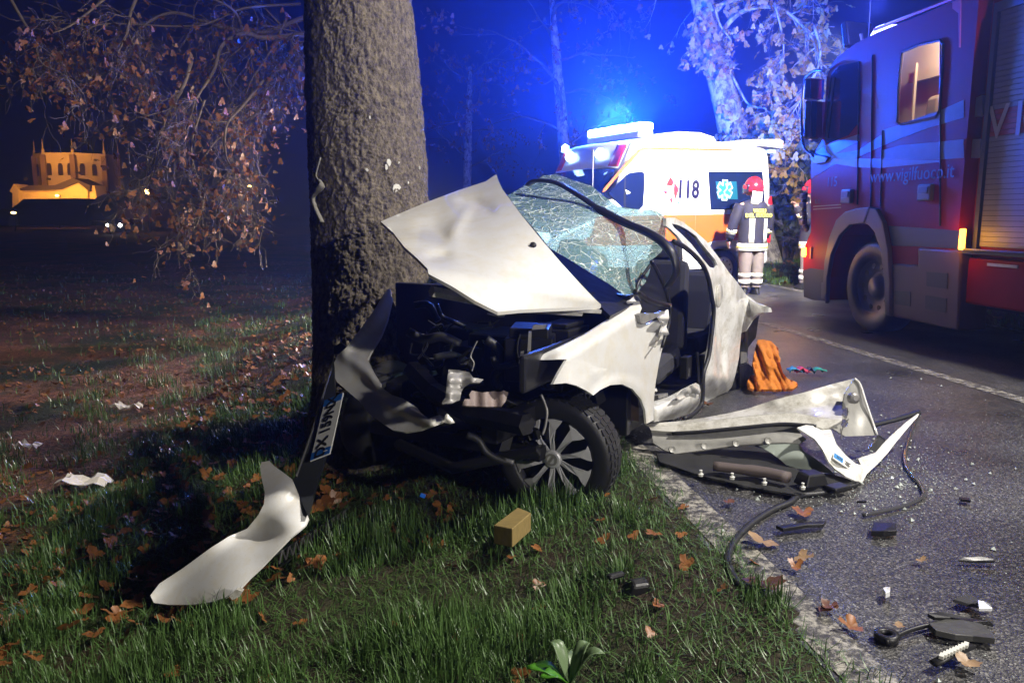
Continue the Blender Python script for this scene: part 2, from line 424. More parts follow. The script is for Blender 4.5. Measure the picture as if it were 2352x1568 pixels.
LEAFM = [mat('orange_leaf', (0.26, 0.10, 0.028), 0.45, var=0.5, vscale=30), mat('brown_leaf', (0.14, 0.055, 0.024), 0.45, var=0.5, vscale=30),
         mat('tan_leaf', (0.30, 0.19, 0.10), 0.5, var=0.4, vscale=30), mat('dark_leaf', (0.085, 0.038, 0.02), 0.4, var=0.4, vscale=30)]
GRASSM = [mat('fresh_grass', (0.060, 0.118, 0.028), 0.42, spec=0.5), mat('olive_grass', (0.092, 0.100, 0.030), 0.42, spec=0.5),
          mat('dry_grass', (0.14, 0.105, 0.05), 0.5), mat('dark_grass', (0.014, 0.028, 0.008), 0.4)]
def blade_template():
    vs = []; fs = []
    for i, (h, w, d) in enumerate([(0, 1, 0), (0.4, 0.85, 0.08), (0.75, 0.55, 0.28)]):
        vs += [(-w * 0.5, d, h), (w * 0.5, d, h)]
    vs.append((0, 0.6, 0.95))
    return vs, [(0, 1, 3, 2), (2, 3, 5, 4), (4, 5, 6)]
BV, BF = blade_template()
def dirt(x, y):                                                 # bare trampled soil round the trunk and under the car
    xr, yr = to_road(Vector((x, y, 0)))
    d = math.exp(-((xr + 0.1) / 0.9) ** 2 - ((yr - 4.4) / 1.1) ** 2)
    return d + 0.55 * noise.noise(Vector((x * 1.5, y * 1.5, 8)))
def grow_grass():
    pos = []; rz = []; ti = []; sc = []; sz = []; mi = []
    def put(xr, yr, hmin, hmax, w):
        p = road(xr, yr); p.z = ground_z(p)
        g = noise.noise(Vector((p.x * 2.2, p.y * 2.2, 5)));
        dd = dirt(p.x, p.y)
        if random.random() < dd * 1.25: return
        if g < 0.06 and random.random() < 0.88: return
        pos.append(p); rz.append(9.0 * noise.noise(Vector((p.x * 2.6, p.y * 2.6, 11))) + random.gauss(0, 0.75)); ti.append(random.gauss(0.30, 0.50)); sc.append(w * random.uniform(0.7, 1.3))
        h = random.uniform(hmin, hmax) * (0.6 + 1.5 * max(0, g)) * (0.6 if xr > 1.0 else 1.0); sz.append(h)
        q = random.random(); e = 0.60 + 0.8 * (noise.noise(Vector((p.x * 0.9, p.y * 0.9, 1))) + 0.35)
        far = xr < -1.9; mi.append((2 if q < 0.45 else 3 if q < 0.7 else 1) if far else 0 if q < 0.62 - e * 0.4 else 1 if q < 0.86 - 0.1 * e else 3 if q < 0.93 else 2)
    for _ in range(95000):
        yr = 1.5 + 5.2 * random.random() ** 1.3; xr = random.uniform(-1.9, 1.27 + 0.14 * noise.noise(Vector((yr * 3, 0, 2))))
        put(xr, yr, 0.04, 0.15, 0.0046)
    for _ in range(34000):
        yr = 3.0 + 12 * random.random() ** 1.5; xr = random.uniform(-3.4, 0.7) ; put(xr, yr, 0.05, 0.14, 0.006)
    for _ in range(52000):                                      # matted thatch lying between the tufts
        yr = 1.5 + 6.0 * random.random() ** 1.3; xr = random.uniform(-2.2, 1.30 + 0.12 * noise.noise(Vector((yr * 3, 0, 2)))); p = road(xr, yr); p.z = ground_z(p) + 0.004
        pos.append(p); rz.append(random.uniform(0, 6.283)); ti.append(random.choice((-1, 1)) * random.uniform(0.8, 1.45)); sc.append(random.uniform(0.002, 0.0042)); sz.append(random.uniform(0.03, 0.09))
        q = random.random(); mi.append(2 if q < 0.34 else 1 if q < 0.7 else 3 if q < 0.9 else 0)
    for _ in range(13000):
        yr = random.uniform(2.2, 26); xr = -2.2 - 9 * random.random() ** 1.4 * (0.3 + yr / 20); put(xr, yr, 0.04, 0.10, 0.010)
    for _ in range(12000):
        yr = 7 + 16 * random.random(); xr = 6.95 + 3.2 * random.random() ** 1.3; put(xr, yr, 0.08, 0.22, 0.012)
    tv = [(x, y * 14, z) for x, y, z in BV]
    # scatter scales x,y together by width, z by height; bend is folded into tilt
    tv = [(x, y * 0.25 / 0.25, z) for x, y, z in tv]
    scatter('grass', tv, BF, pos, rz, ti, [0] * len(pos), sc, GRASSM, mi, label='tufted wet grass of the road verge and field', sz=sz)
grow_grass()
def litter():
    pos = []; rz = []; ti = []; ro = []; sc = []; mi = []
    def put(xr, yr, s, lift=0.02):
        p = road(xr, yr); p.z = ground_z(p) + lift
        pos.append(p); rz.append(random.uniform(0, 6.283)); ti.append(random.gauss(0, 0.4)); ro.append(random.gauss(0, 0.4)); sc.append(s * random.uniform(0.6, 1.25))
        q = random.random(); mi.append(0 if q < 0.15 else 1 if q < 0.58 else 2 if q < 0.66 else 3)
    for _ in range(11000):
        yr = 2.4 + 30 * random.random() ** 1.3; xr = -1.6 - (1.2 + yr * 0.7) * random.random() ** 1.2
        if noise.noise(Vector((xr * 0.7, yr * 0.5, 4))) > -0.25: put(xr, yr, 0.055)
    for _ in range(900):
        yr = 3 + 9 * random.random(); put(random.uniform(-1.9, -0.3), yr, 0.085, 0.035)
    for _ in range(120):
        yr = 1.7 + 3.2 * random.random(); put(random.uniform(-1.5, 1.15), yr, 0.06, 0.02)
    for _ in range(170): put(random.gauss(-0.1, 0.6), random.gauss(4.3, 0.7), 0.06, 0.012)
    for _ in range(260): put(random.uniform(7.0, 9.5), random.uniform(7, 20), 0.11, 0.05)
    scatter('leaf_litter', LEAF_V, LEAF_F, pos, rz, ti, ro, sc, LEAFM, mi, label='brown and orange fallen leaves strewn over the grass')
litter()
# ------------------------------------------------------------------ pixel windows used while measuring the photograph
def Zw(x0, y0, k): return lambda x, y: (x0 + x * k, y0 + y * k)
Z2 = Zw(1552.3, 846.7, 0.24); Z3 = Zw(846.7, 611.5, 0.30); Z4 = Zw(1458.2, 564.5, 0.27); Z5 = Zw(658.6, 376.3, 0.36)
Z6 = Zw(1129.0, 376.3, 0.39); Z7 = Zw(1411.2, 799.7, 0.40); Z8 = Zw(282.2, 799.7, 0.42); Z9 = Zw(564.5, 799.7, 0.27); Z10 = Zw(940.8, 1110.2, 0.36)
def zz(f, pts): return [f(*p) for p in pts]
def invdepth(pts):                                              # a smooth surface through measured depths: 1/d affine (+xy if 4 or more)
    n = len(pts); A = []
    for x, y, d in pts:
        X, Y = (x - 1176) / 1000, (y - 784) / 1000
        A.append([1, X, Y, X * Y] if n >= 4 else [1, X, Y])
    c = np.linalg.lstsq(np.array(A), np.array([1 / p[2] for p in pts]), rcond=None)[0]
    def f(x, y):
        X, Y = (x - 1176) / 1000, (y - 784) / 1000
        return 1 / (c[0] + c[1] * X + c[2] * Y + (c[3] * X * Y if len(c) > 3 else 0))
    return f
def dist_line(x, y, a, b):                                      # signed distance below the line a-b
    L = math.hypot(b[0] - a[0], b[1] - a[1]); return ((b[0] - a[0]) * (y - a[1]) - (b[1] - a[1]) * (x - a[0])) / L

# ------------------------------------------------------------------ car materials
def white_paint(name, dirt=0.35, base=(0.78, 0.78, 0.76)):
    m = bpy.data.materials.new(name); m.use_nodes = True; nt = m.node_tree; N = nt.nodes; L = nt.links; b = N['Principled BSDF']
    tc = N.new('ShaderNodeTexCoord'); n = N.new('ShaderNodeTexNoise'); n.inputs['Scale'].default_value = 9; n.inputs['Detail'].default_value = 12; n.inputs['Roughness'].default_value = 0.8
    L.new(tc.outputs['Object'], n.inputs['Vector'])
    r = N.new('ShaderNodeValToRGB'); e = r.color_ramp.elements
    k = 1 - dirt
    e[0].position, e[0].color = 0.34, (base[0] * k, base[1] * k * 0.94, base[2] * k * 0.80, 1); e[1].position, e[1].color = 0.55, (*base, 1)
    L.new(n.outputs['Fac'], r.inputs[0])
    v = N.new('ShaderNodeTexVoronoi'); v.inputs['Scale'].default_value = 34; L.new(tc.outputs['Object'], v.inputs['Vector'])
    rr = N.new('ShaderNodeValToRGB'); rr.color_ramp.elements[0].position = 0.035; rr.color_ramp.elements[1].position = 0.06
    rr.color_ramp.elements[0].color = (0.25, 0.22, 0.19, 1); rr.color_ramp.elements[1].color = (1, 1, 1, 1)
    L.new(v.outputs['Distance'], rr.inputs[0])
    mx = N.new('ShaderNodeMix'); mx.data_type = 'RGBA'; mx.blend_type = 'MULTIPLY'; mx.inputs[0].default_value = 0.8
    L.new(r.outputs[0], mx.inputs[6]); L.new(rr.outputs[0], mx.inputs[7]); L.new(mx.outputs[2], b.inputs['Base Color'])
    b.inputs['Roughness'].default_value = 0.38; b.inputs['Coat Weight'].default_value = 0.9; b.inputs['Coat Roughness'].default_value = 0.04
    return m
M_WHITE = white_paint('white_car_paint', 0.05, (0.64, 0.64, 0.63)); M_DIRTYW = white_paint('scraped_white_paint', 0.42); M_GREYW = white_paint('muddy_white_paint', 0.55, (0.55, 0.54, 0.50))
M_BLACK = mat('black_plastic', (0.009, 0.009, 0.010), 0.42, spec=0.5, rvar=0.15, vscale=20)
M_RUBBER = mat('black_rubber', (0.016, 0.016, 0.017), 0.5, bump=0.25, bscale=120)
M_ENG = mat('oily_engine_metal', (0.022, 0.022, 0.025), 0.5, metal=0.4, var=0.6, vscale=14, bump=0.3, bscale=50)
M_ALU = mat('torn_aluminium', (0.33, 0.32, 0.31), 0.5, metal=0.4, var=0.55, vscale=18, bump=0.2, bscale=60)
M_CLOTH = mat('charcoal_upholstery', (0.032, 0.032, 0.040), 0.85, bump=0.3, bscale=180)
M_SILVER = mat('silver_hubcap', (0.55, 0.55, 0.57), 0.4, metal=0.25, var=0.2, vscale=30)
M_LINER = mat('brown_arch_liner', (0.075, 0.05, 0.04), 0.8, var=0.4, vscale=40, bump=0.3)
def cracked_glass():
    m = bpy.data.materials.new('shattered_laminated_glass'); m.use_nodes = True; nt = m.node_tree; N = nt.nodes; L = nt.links; b = N['Principled BSDF']; out = N['Material Output']
    tc = N.new('ShaderNodeTexCoord')
    nd = N.new('ShaderNodeTexNoise'); nd.inputs['Scale'].default_value = 5; nd.inputs['Detail'].default_value = 3; L.new(tc.outputs['Object'], nd.inputs['Vector'])
    ad = N.new('ShaderNodeMix'); ad.data_type = 'VECTOR'; ad.inputs[0].default_value = 0.10
    L.new(tc.outputs['Object'], ad.inputs[4]); L.new(nd.outputs['Color'], ad.inputs[5])
    mp = N.new('ShaderNodeMapping'); mp.inputs['Rotation'].default_value = (0.2, 0.5, 0.3); mp.inputs['Scale'].default_value = (0.7, 0.4, 2.4); L.new(ad.outputs[1], mp.inputs[0])
    def edge(sc, lo, hi):
        v = N.new('ShaderNodeTexVoronoi'); v.feature = 'DISTANCE_TO_EDGE'; v.inputs['Scale'].default_value = sc; L.new(mp.outputs[0], v.inputs['Vector'])
        r = N.new('ShaderNodeMapRange'); r.inputs[1].default_value = lo; r.inputs[2].default_value = hi; r.inputs[3].default_value = 1; r.inputs[4].default_value = 0
        L.new(v.outputs['Distance'], r.inputs[0]); return r
    e1 = edge(13, 0.0, 0.045); e2 = edge(46, 0.0, 0.14)
    pn = N.new('ShaderNodeTexNoise'); pn.inputs['Scale'].default_value = 3.2; pn.inputs['Detail'].default_value = 6; pn.inputs['Roughness'].default_value = 0.7; L.new(tc.outputs['Object'], pn.inputs['Vector'])
    pr = N.new('ShaderNodeMapRange'); pr.inputs[1].default_value = 0.38; pr.inputs[2].default_value = 0.68; pr.inputs[3].default_value = 0.05; pr.inputs[4].default_value = 0.9; L.new(pn.outputs['Fac'], pr.inputs[0])
    mxx = N.new('ShaderNodeMath'); mxx.operation = 'MAXIMUM'; L.new(e1.outputs[0], mxx.inputs[0])
    ml = N.new('ShaderNodeMath'); ml.operation = 'MULTIPLY'; L.new(e2.outputs[0], ml.inputs[0]); L.new(pr.outputs[0], ml.inputs[1]); L.new(ml.outputs[0], mxx.inputs[1])
    sc = N.new('ShaderNodeMath'); sc.operation = 'MULTIPLY_ADD'; sc.inputs[1].default_value = 0.42; sc.inputs[2].default_value = 0.56; L.new(mxx.outputs[0], sc.inputs[0])
    tr = N.new('ShaderNodeBsdfTransparent'); tr.inputs[0].default_value = (0.20, 0.34, 0.42, 1)
    cm = N.new('ShaderNodeMix'); cm.data_type = 'RGBA'; cm.inputs[6].default_value = (0.18, 0.33, 0.33, 1); cm.inputs[7].default_value = (0.80, 0.92, 0.86, 1); L.new(mxx.outputs[0], cm.inputs[0]); L.new(cm.outputs[2], b.inputs['Base Color']); b.inputs['Roughness'].default_value = 0.25; b.inputs['Specular IOR Level'].default_value = 0.6
    bp = N.new('ShaderNodeBump'); bp.inputs['Strength'].default_value = 0.7; bp.inputs['Distance'].default_value = 0.02; L.new(mxx.outputs[0], bp.inputs['Height']); L.new(bp.outputs[0], b.inputs['Normal'])
    ms = N.new('ShaderNodeMixShader'); L.new(sc.outputs[0], ms.inputs[0]); L.new(tr.outputs[0], ms.inputs[1]); L.new(b.outputs[0], ms.inputs[2]); L.new(ms.outputs[0], out.inputs['Surface'])
    return m
M_CRACK = cracked_glass()

# ------------------------------------------------------------------ the wrecked car
CA = gz(1495, 968, 0.2); CR = gz(1700, 895, 0.0)
CU = Vector((CR.x - CA.x, CR.y - CA.y, 0)).normalized(); CN = Vector((CU.y, -CU.x, 0))          # towards its tail; out of its left flank
CA.z = 0
def car(s, w, z): return CA + CU * s - CN * w + Vector((0, 0, z))
def side(x, y, off=0.0): return vplane(x, y, CA + CN * off, CU)
CM = Matrix((CU, -CN, Vector((0, 0, 1)))).transposed().to_4x4(); CM.translation = CA              # (s, w, z) -> world
CAR = thing('wrecked_car', 'crushed white hatchback with torn front and shattered windscreen against the tree', 'car', car(0.6, 0.8, 0))

def f_fender(x, y):
    off = -0.07 * sstep(45, 0, dist_line(x, y, (1225, 826), (1462, 676))) + 0.012 * gauss(x, y, 1420, 830, 60, 60)
    off += 0.012 * sstep(22, 4, abs(math.hypot((x - 1428) / 0.8, y - 962) - 84)) - 0.05 * sstep(1290, 1225, x)
    off += 0.002 * noise.noise(Vector((x * 0.03, y * 0.03, 0)))
    return side(x, y, off)
fender = zz(Z6, [(243, 1155), (330, 1112), (420, 1070), (560, 1000), (700, 910), (790, 830), (845, 765), (868, 800), (885, 850), (866, 900), (880, 938), (915, 945), (950, 925),
                 (1000, 915), (1040, 880), (1048, 930), (1030, 1000), (1005, 1090), (985, 1180), (965, 1300), (956, 1400), (955, 1508), (912, 1530), (905, 1450), (880, 1385), (830, 1325),
                 (770, 1297), (700, 1302), (640, 1330), (600, 1362), (560, 1335), (500, 1305), (440, 1290), (362, 1297), (400, 1225), (445, 1150)])
panel('front_fender', fender, f_fender, M_WHITE, CAR, res=8, solid=0.012)
hd = invdepth([(1140, 402, 4.55), (878, 512, 4.10), (1143, 715, 3.05), (1380, 700, 3.62)])
ha, hb = Z5(905, 668), Z5(2005, 885)
def f_hood(x, y):
    d = hd(x, y)
    d += 0.0021 * max(0.0, dist_line(x, y, ha, hb))
    qx, qy = (x - 658.6) / 0.36, (y - 376.3) / 0.36
    d += 0.05 * gauss(qx, qy, 930, 400, 110, 60) - 0.03 * gauss(qx, qy, 1075, 420, 70, 110)
    for (ax_, ay_), (bx_, by_), dep, wd_ in (((640, 385), (1030, 472), 0.045, 60), ((1075, 225), (1312, 298), 0.035, 45), ((1030, 472), (1180, 250), -0.03, 50), ((880, 600), (1040, 575), 0.025, 40)):
        Lx, Ly = bx_ - ax_, by_ - ay_; LL = math.hypot(Lx, Ly); tt_ = ((qx - ax_) * Lx + (qy - ay_) * Ly) / (LL * LL); dl = abs((qx - ax_) * Ly - (qy - ay_) * Lx) / LL
        d += dep * max(0.0, 1 - dl / wd_) * sstep(-0.25, 0.25, tt_) * sstep(1.15, 0.85, tt_)
    d += 0.05 * gauss(qx, qy, 1190, 240, 130, 50) - 0.04 * gauss(qx, qy, 800, 470, 140, 60) - 0.035 * gauss(qx, qy, 1080, 260, 70, 60)
    d += 0.03 * gauss(qx, qy, 980, 600, 90, 60) - 0.05 * gauss(qx, qy, 1500, 500, 300, 220)
    d += 0.008 * noise.noise(Vector((qx * 0.004, qy * 0.004, 0)))
    d -= 0.05 * sstep(70, 0, dist_line(x, y, Z5(600, 368), Z5(1338, 66)))
    return at(x, y, d)
hood = zz(Z5, [(1338, 66), (1352, 110), (1378, 165), (1500, 330), (1640, 500), (1750, 630), (1850, 740), (1950, 845), (2005, 897), (1995, 906), (1850, 915), (1650, 922), (1480, 930), (1345, 943),
               (1200, 872), (1050, 778), (905, 702), (898, 668), (830, 600), (750, 530), (680, 440), (600, 368), (700, 325), (900, 242), (1100, 167), (1270, 112)])
HOOD = panel('hood', hood, f_hood, M_WHITE, CAR, res=9, solid=0.016)
hp = MB(); c = f_hood(*Z5(1572, 522)); hp.lathe([(0.0, 0.0), (0.016, 0.0), (0.012, 0.006), (0.0, 0.008)], 10, frame(c + Vector((0, -0.006, 0.004)), (1, 0.4, 0.3), (0.2, 0.6, 0.7)))
hp.build('washer_nozzle', M_BLACK, HOOD)
# inner frame ribs under the bonnet
rb = MB()
for a, b2 in [((985, 640), (1340, 690)), ((1010, 610), (1190, 480)), ((1150, 690), (1180, 500)), ((1290, 680), (1180, 500))]:
    pa, pb = f_hood(*a), f_hood(*b2); rb.tube([pa + Vector((0, 0.10, -0.06)), (pa + pb) / 2 + Vector((0, 0.16, -0.09)), pb + Vector((0, 0.10, -0.06))], 0.025, 6)
rb.build('hood_rib', M_GREYW, HOOD)
# rear flank with the crushed rear door
def f_quarter(x, y):
    off = 0.0
    off += 0.20 * sstep(1705, 1775, x) * sstep(600, 700, y) - 0.12 * sstep(640, 500, y) * 1.0
    off -= 0.035 * gauss(x, y, 1656, 800, 10, 110); off += 0.02 * gauss(x, y, 1640, 690, 30, 60) + 0.02 * gauss(x, y, 1690, 740, 16, 80)
    off += 0.012 * math.sin((x * 0.09 - y * 0.018)) * sstep(620, 700, y) + 0.008 * noise.noise(Vector((x * 0.03, y * 0.012, 2)))
    off -= 0.10 * sstep(860, 930, y)
    return side(x, y, off)
q_out = zz(Z6, [(1028, 318), (1080, 318), (1130, 345), (1185, 385), (1262, 452), (1330, 540), (1400, 640), (1450, 700), (1500, 770), (1560, 815), (1645, 848), (1652, 872), (1590, 880), (1545, 915), (1500, 985)]) + \
        zz(Z4, [(905, 740), (885, 960), (855, 1100), (825, 1200), (790, 1240), (700, 1278), (588, 1348), (592, 1200), (612, 1020), (642, 830), (666, 640), (676, 540), (657, 440), (636, 300), (622, 235), (590, 172), (500, 80), (420, 0)]) + \
        zz(Z6, [(1100, 430), (1055, 385), (1028, 365)])
q_win = zz(Z6, [(1062, 352), (1100, 360), (1150, 385), (1205, 425), (1270, 510), (1318, 565), (1332, 598), (1318, 616), (1285, 608), (1245, 560), (1180, 475), (1115, 410), (1075, 375)])
QP = panel('rear_flank', q_out, f_quarter, M_DIRTYW, CAR, res=8, solid=0.02, holes=[q_win])
M_DARKGLASS = mat('dark_side_glass', (0.01, 0.012, 0.016), 0.12, spec=0.8, rvar=0.06, vscale=60)
panel('side_window', [(x, y) for x, y in q_win], lambda x, y: f_quarter(x, y) - CN * 0.012, M_DARKGLASS, QP, res=14, solid=0.004)
b = MB(); c = f_quarter(*Z4(704, 425)); b.lathe([(0, 0), (0.075, 0), (0.078, 0.006), (0.07, 0.012), (0, 0.010)], 18, frame(c + CN * 0.004, CU, (0, 0, 1))); b.build('round_flap', M_GREYW, QP, smooth=True)
# door seal along the opening, windscreen surround, small window frame
def path3(f, pts, fn, n=5): return [fn(*p) for p in cr(zz(f, pts), n)]
b = MB(); b.tube(path3(Z4, [(330, -40), (420, 10), (520, 95), (592, 190), (632, 300), (655, 440), (672, 540), (655, 740), (630, 930), (600, 1030), (582, 1100), (576, 1290), (560, 1360), (500, 1425), (420, 1470)], lambda x, y: side(x, y, 0.02)), 0.014, 7)
b.build('door_seal', M_RUBBER, CAR, smooth=True)
wd = invdepth([(1213, 421, 5.00), (1450, 510, 4.28), (1533, 650, 4.15)])
b = MB(); b.tube(path3(Z6, [(215, 122), (260, 100), (380, 112), (520, 190), (640, 270), (780, 345), (900, 395), (1000, 455), (1062, 525), (1086, 600), (1078, 660), (1035, 722)], lambda x, y: at(x, y, wd(x, y) - 0.03)), [0.022] * 20 + [0.034] * 21 + [0.026] * 15, 8, flat=0.6)
b.build('windscreen_surround', M_BLACK, CAR, smooth=True)
b = MB(); b.tube(path3(Z6, [(942, 575), (985, 650), (1025, 740), (1052, 835)], lambda x, y: side(x, y, -0.04)), 0.012, 6)
b.tube(path3(Z6, [(848, 752), (930, 805), (1048, 836)], lambda x, y: side(x, y, -0.02)), 0.016, 6)
b.tube(path3(Z6, [(945, 580), (870, 690), (848, 752)], lambda x, y: side(x, y, -0.10)), 0.010, 6)
b.tube(path3(Z6, [(1052, 835), (1050, 900), (1040, 960), (1005, 1080)], lambda x, y: side(x, y, 0.01)), 0.010, 6)
b.build('window_frame', M_BLACK, CAR, smooth=True)
gd = invdepth([(1166, 450, 4.95), (1280, 400, 5.45), (1530, 500, 4.60), (1445, 677, 4.05)])
def f_glass(x, y):
    d = gd(x, y) - 0.10 * gauss(x, y, 1350, 540, 120, 90) + 0.05 * noise.noise(Vector((x * 0.014, y * 0.018, 0))) + 0.12 * gauss(x, y, 1500, 600, 40, 60)
    return at(x, y, d)
glass = zz(Z6, [(95, 187), (160, 150), (215, 112), (300, 72), (380, 60), (480, 95), (590, 130), (650, 180), (740, 250), (870, 270), (960, 273), (1005, 298), (1028, 330), (1025, 450), (1000, 520), (945, 565), (930, 640), (905, 700),
                (850, 765), (780, 772), (700, 712), (600, 652), (480, 577), (340, 495), (250, 380), (170, 290)])
panel('windscreen', glass, f_glass, M_CRACK, CAR, res=12, solid=0.0)
cd = invdepth([(1190, 470, 4.85), (1250, 530, 4.6), (1440, 690, 4.0), (1380, 700, 3.78)])
panel('cowl', zz(Z6, [(100, 200), (170, 285), (250, 378), (340, 492), (480, 575), (600, 650), (700, 710), (790, 772), (870, 768), (875, 800), (790, 850), (700, 895), (640, 838), (520, 720), (380, 560), (240, 400), (130, 260)]),
      lambda x, y: at(x, y, cd(x, y) + 0.06), M_BLACK, CAR, res=16, solid=0.02)
panel('cowl_end_bracket', zz(Z6, [(690, 905), (790, 848), (870, 805), (885, 850), (866, 905), (880, 940), (820, 900), (740, 950)]), lambda x, y: side(x, y, -0.16), M_BLACK, CAR, res=14, solid=0.02)
panel('broken_mirror', zz(Z6, [(870, 890), (890, 880), (985, 880), (1020, 868), (1015, 892), (970, 905), (905, 940), (878, 938)]), lambda x, y: side(x, y, 0.02), M_ALU, CAR, res=10, solid=0.03)
panel('torn_pillar_foot', zz(Z6, [(985, 905), (1040, 858), (1047, 905), (1030, 960), (1048, 1003), (1030, 1012), (1000, 1005), (970, 1070), (965, 1082), (985, 1040), (998, 990), (1010, 940)]), lambda x, y: side(x, y, 0.03 + 0.03 * math.sin(y * 0.2)), M_WHITE, CAR, res=7, solid=0.01)
# rocker sill
def f_sill(x, y): return side(x, y, -0.10 + 0.10 * sstep(915, 945, y + (x - 1500) * 0.45) - 0.06 * sstep(955, 985, y + (x - 1500) * 0.4))
SILL = panel('rocker_sill', zz(Z4, [(160, 1498), (172, 1330), (300, 1292), (400, 1240), (540, 1180), (562, 1240), (590, 1330), (590, 1350), (480, 1420), (330, 1475)]), f_sill, M_DIRTYW, CAR, res=8, solid=0.02)
panel('torn_sill_flap', zz(Z4, [(340, 1290), (400, 1225), (520, 1165), (545, 1180), (560, 1230), (545, 1265), (500, 1250), (420, 1290), (380, 1310)]), lambda x, y: side(x, y, 0.02 + 0.03 * noise.noise(Vector((x * 0.07, y * 0.07, 0)))), M_DIRTYW, SILL, res=6, solid=0.005)
# crumpled right wing curling round the trunk
rd = invdepth([(890, 670, 4.45), (770, 800, 4.20), (900, 985, 3.62), (1030, 975, 3.45)])
ridge = [Z5(*p) for p in [(640, 800), (560, 960), (370, 1180), (450, 1270), (520, 1330), (600, 1420), (760, 1520)]] + [Z3(*p) for p in [(180, 1050), (330, 1120), (480, 1190)]]
def f_wing(x, y):
    dm = min(math.hypot(x - p[0], y - p[1]) for p in RIDGE)
    return at(x, y, rd(x, y) - 0.07 * math.exp(-(dm / 16) ** 2) + 0.010 * noise.noise(Vector((x * 0.03, y * 0.03, 0))) + 0.006 * math.sin(x * 0.14 + y * 0.05) * sstep(960, 1010, x))
RIDGE = [tuple(p) for p in cr(ridge, 8)]
wing = zz(Z5, [(640, 800), (656, 795), (672, 865), (640, 1000), (600, 1100), (560, 1165), (535, 1205), (515, 1248), (550, 1320), (600, 1400)]) + \
       zz(Z3, [(90, 920), (180, 985), (260, 1010), (370, 1080), (400, 1120), (460, 1165), (500, 1150), (540, 1135), (578, 1150), (562, 1190), (470, 1222), (400, 1250), (280, 1270), (180, 1250), (120, 1210), (0, 1125)]) + \
       zz(Z5, [(470, 1520), (400, 1460), (320, 1390), (295, 1340), (300, 1270), (330, 1215), (380, 1170), (480, 1040), (560, 930), (600, 860)])
panel('crumpled_wing', wing, f_wing, M_WHITE, CAR, res=7, solid=0.012)
panel('torn_wing_end', zz(Z3, [(578, 1150), (600, 1125), (640, 1165), (660, 1195), (625, 1205), (562, 1190)]), lambda x, y: at(x, y, 3.42 + 0.02 * math.sin(x)), M_GREYW, CAR, res=8, solid=0.004)
panel('wing_bracket', zz(Z5, [(300, 1165), (345, 1140), (385, 1170), (330, 1215), (300, 1210)]), lambda x, y: at(x, y, 4.25), M_BLACK, CAR, res=9, solid=0.02)
# front end: crash bar, radiator, engine, hoses, broken lamp housings
def part(name, m, fn, bevel=0.006, smooth=False, parent=CAR):
    b = MB(); fn(b); return b.build(name, m, parent, bevel=bevel, smooth=smooth)
part('engine_block', M_ENG, lambda b: (b.box((-0.42, 0.66, 0.45), (0.44, 0.50, 0.36), CM), b.box((-0.44, 0.6, 0.66), (0.32, 0.36, 0.08), CM), b.box((-0.30, 0.98, 0.55), (0.22, 0.24, 0.28), CM)), 0.02)
part('radiator', M_BLACK, lambda b: b.box((-0.70, 0.52, 0.44), (0.05, 0.60, 0.40), CM, Matrix.Rotation(0.25, 3, 'Y') @ Matrix.Rotation(0.3, 3, 'Z')))
part('battery', M_BLACK, lambda b: (b.box((-0.50, 0.28, 0.66), (0.24, 0.17, 0.19), CM), b.box((-0.50, 0.28, 0.77), (0.20, 0.13, 0.02), CM)))
part('air_filter_box', M_BLACK, lambda b: (b.box((-0.72, 0.34, 0.64), (0.26, 0.22, 0.2), CM, Matrix.Rotation(0.4, 3, 'Z')), b.box((-0.72, 0.34, 0.76), (0.22, 0.18, 0.05), CM, Matrix.Rotation(0.4, 3, 'Z'))))
part('firewall', M_BLACK, lambda b: b.box((-0.14, 0.82, 0.52), (0.06, 1.5, 0.74), CM))
part('inner_wing', M_BLACK, lambda b: (b.box((-0.75, 0.14, 0.66), (0.95, 0.03, 0.16), CM, Matrix.Rotation(0.06, 3, 'Z')), b.box((-0.46, 0.36, 0.62), (0.26, 0.2, 0.26), CM)), 0.02)
part('crash_bar', M_ENG, lambda b: b.tube([car(-1.16, 0.12, 0.44), car(-1.08, 0.45, 0.43), car(-0.86, 0.8, 0.44), car(-0.70, 1.05, 0.5)], 0.05, 6), 0)
part('chassis_leg', M_ENG, lambda b: (b.box((-0.65, 0.34, 0.36), (0.9, 0.08, 0.10), CM), b.box((-0.55, 1.18, 0.38), (0.5, 0.09, 0.12), CM, Matrix.Rotation(0.3, 3, 'Z'))))
part('subframe', M_BLACK, lambda b: (b.box((-0.55, 0.8, 0.19), (0.5, 1.1, 0.07), CM), b.tube([car(-0.9, 0.2, 0.25), car(-1.0, 0.6, 0.13), car(-0.9, 1.0, 0.16)], 0.03, 6)))
lm = invdepth([(1020, 850, 3.28), (1170, 930, 3.22), (1100, 760, 3.5)])
panel('torn_lamp_housing', zz(Z3, [(612, 788), (700, 795), (770, 810), (800, 850), (880, 865), (850, 890), (780, 890), (735, 920), (710, 960), (700, 1020), (640, 1045), (565, 1053), (560, 1040), (590, 1000), (600, 880)]), lambda x, y: at(x, y, lm(x, y) + 0.02 * math.sin(x * 0.12) + 0.015 * math.sin(y * 0.2)), M_ALU, CAR, res=8, solid=0.006)
panel('torn_shield_plate', zz(Z3, [(790, 950), (870, 965), (960, 955), (1010, 960), (1035, 948), (1070, 965), (1050, 1030), (1015, 1072), (900, 1072), (800, 1068), (714, 1064), (735, 1015), (780, 1015), (770, 980)]), lambda x, y: at(x, y, lm(x, y) - 0.03 + 0.02 * math.sin(x * 0.15 + 1)), mat('rust_stained_plate', (0.22, 0.17, 0.155), 0.6, var=0.5, vscale=22), CAR, res=8, solid=0.006)
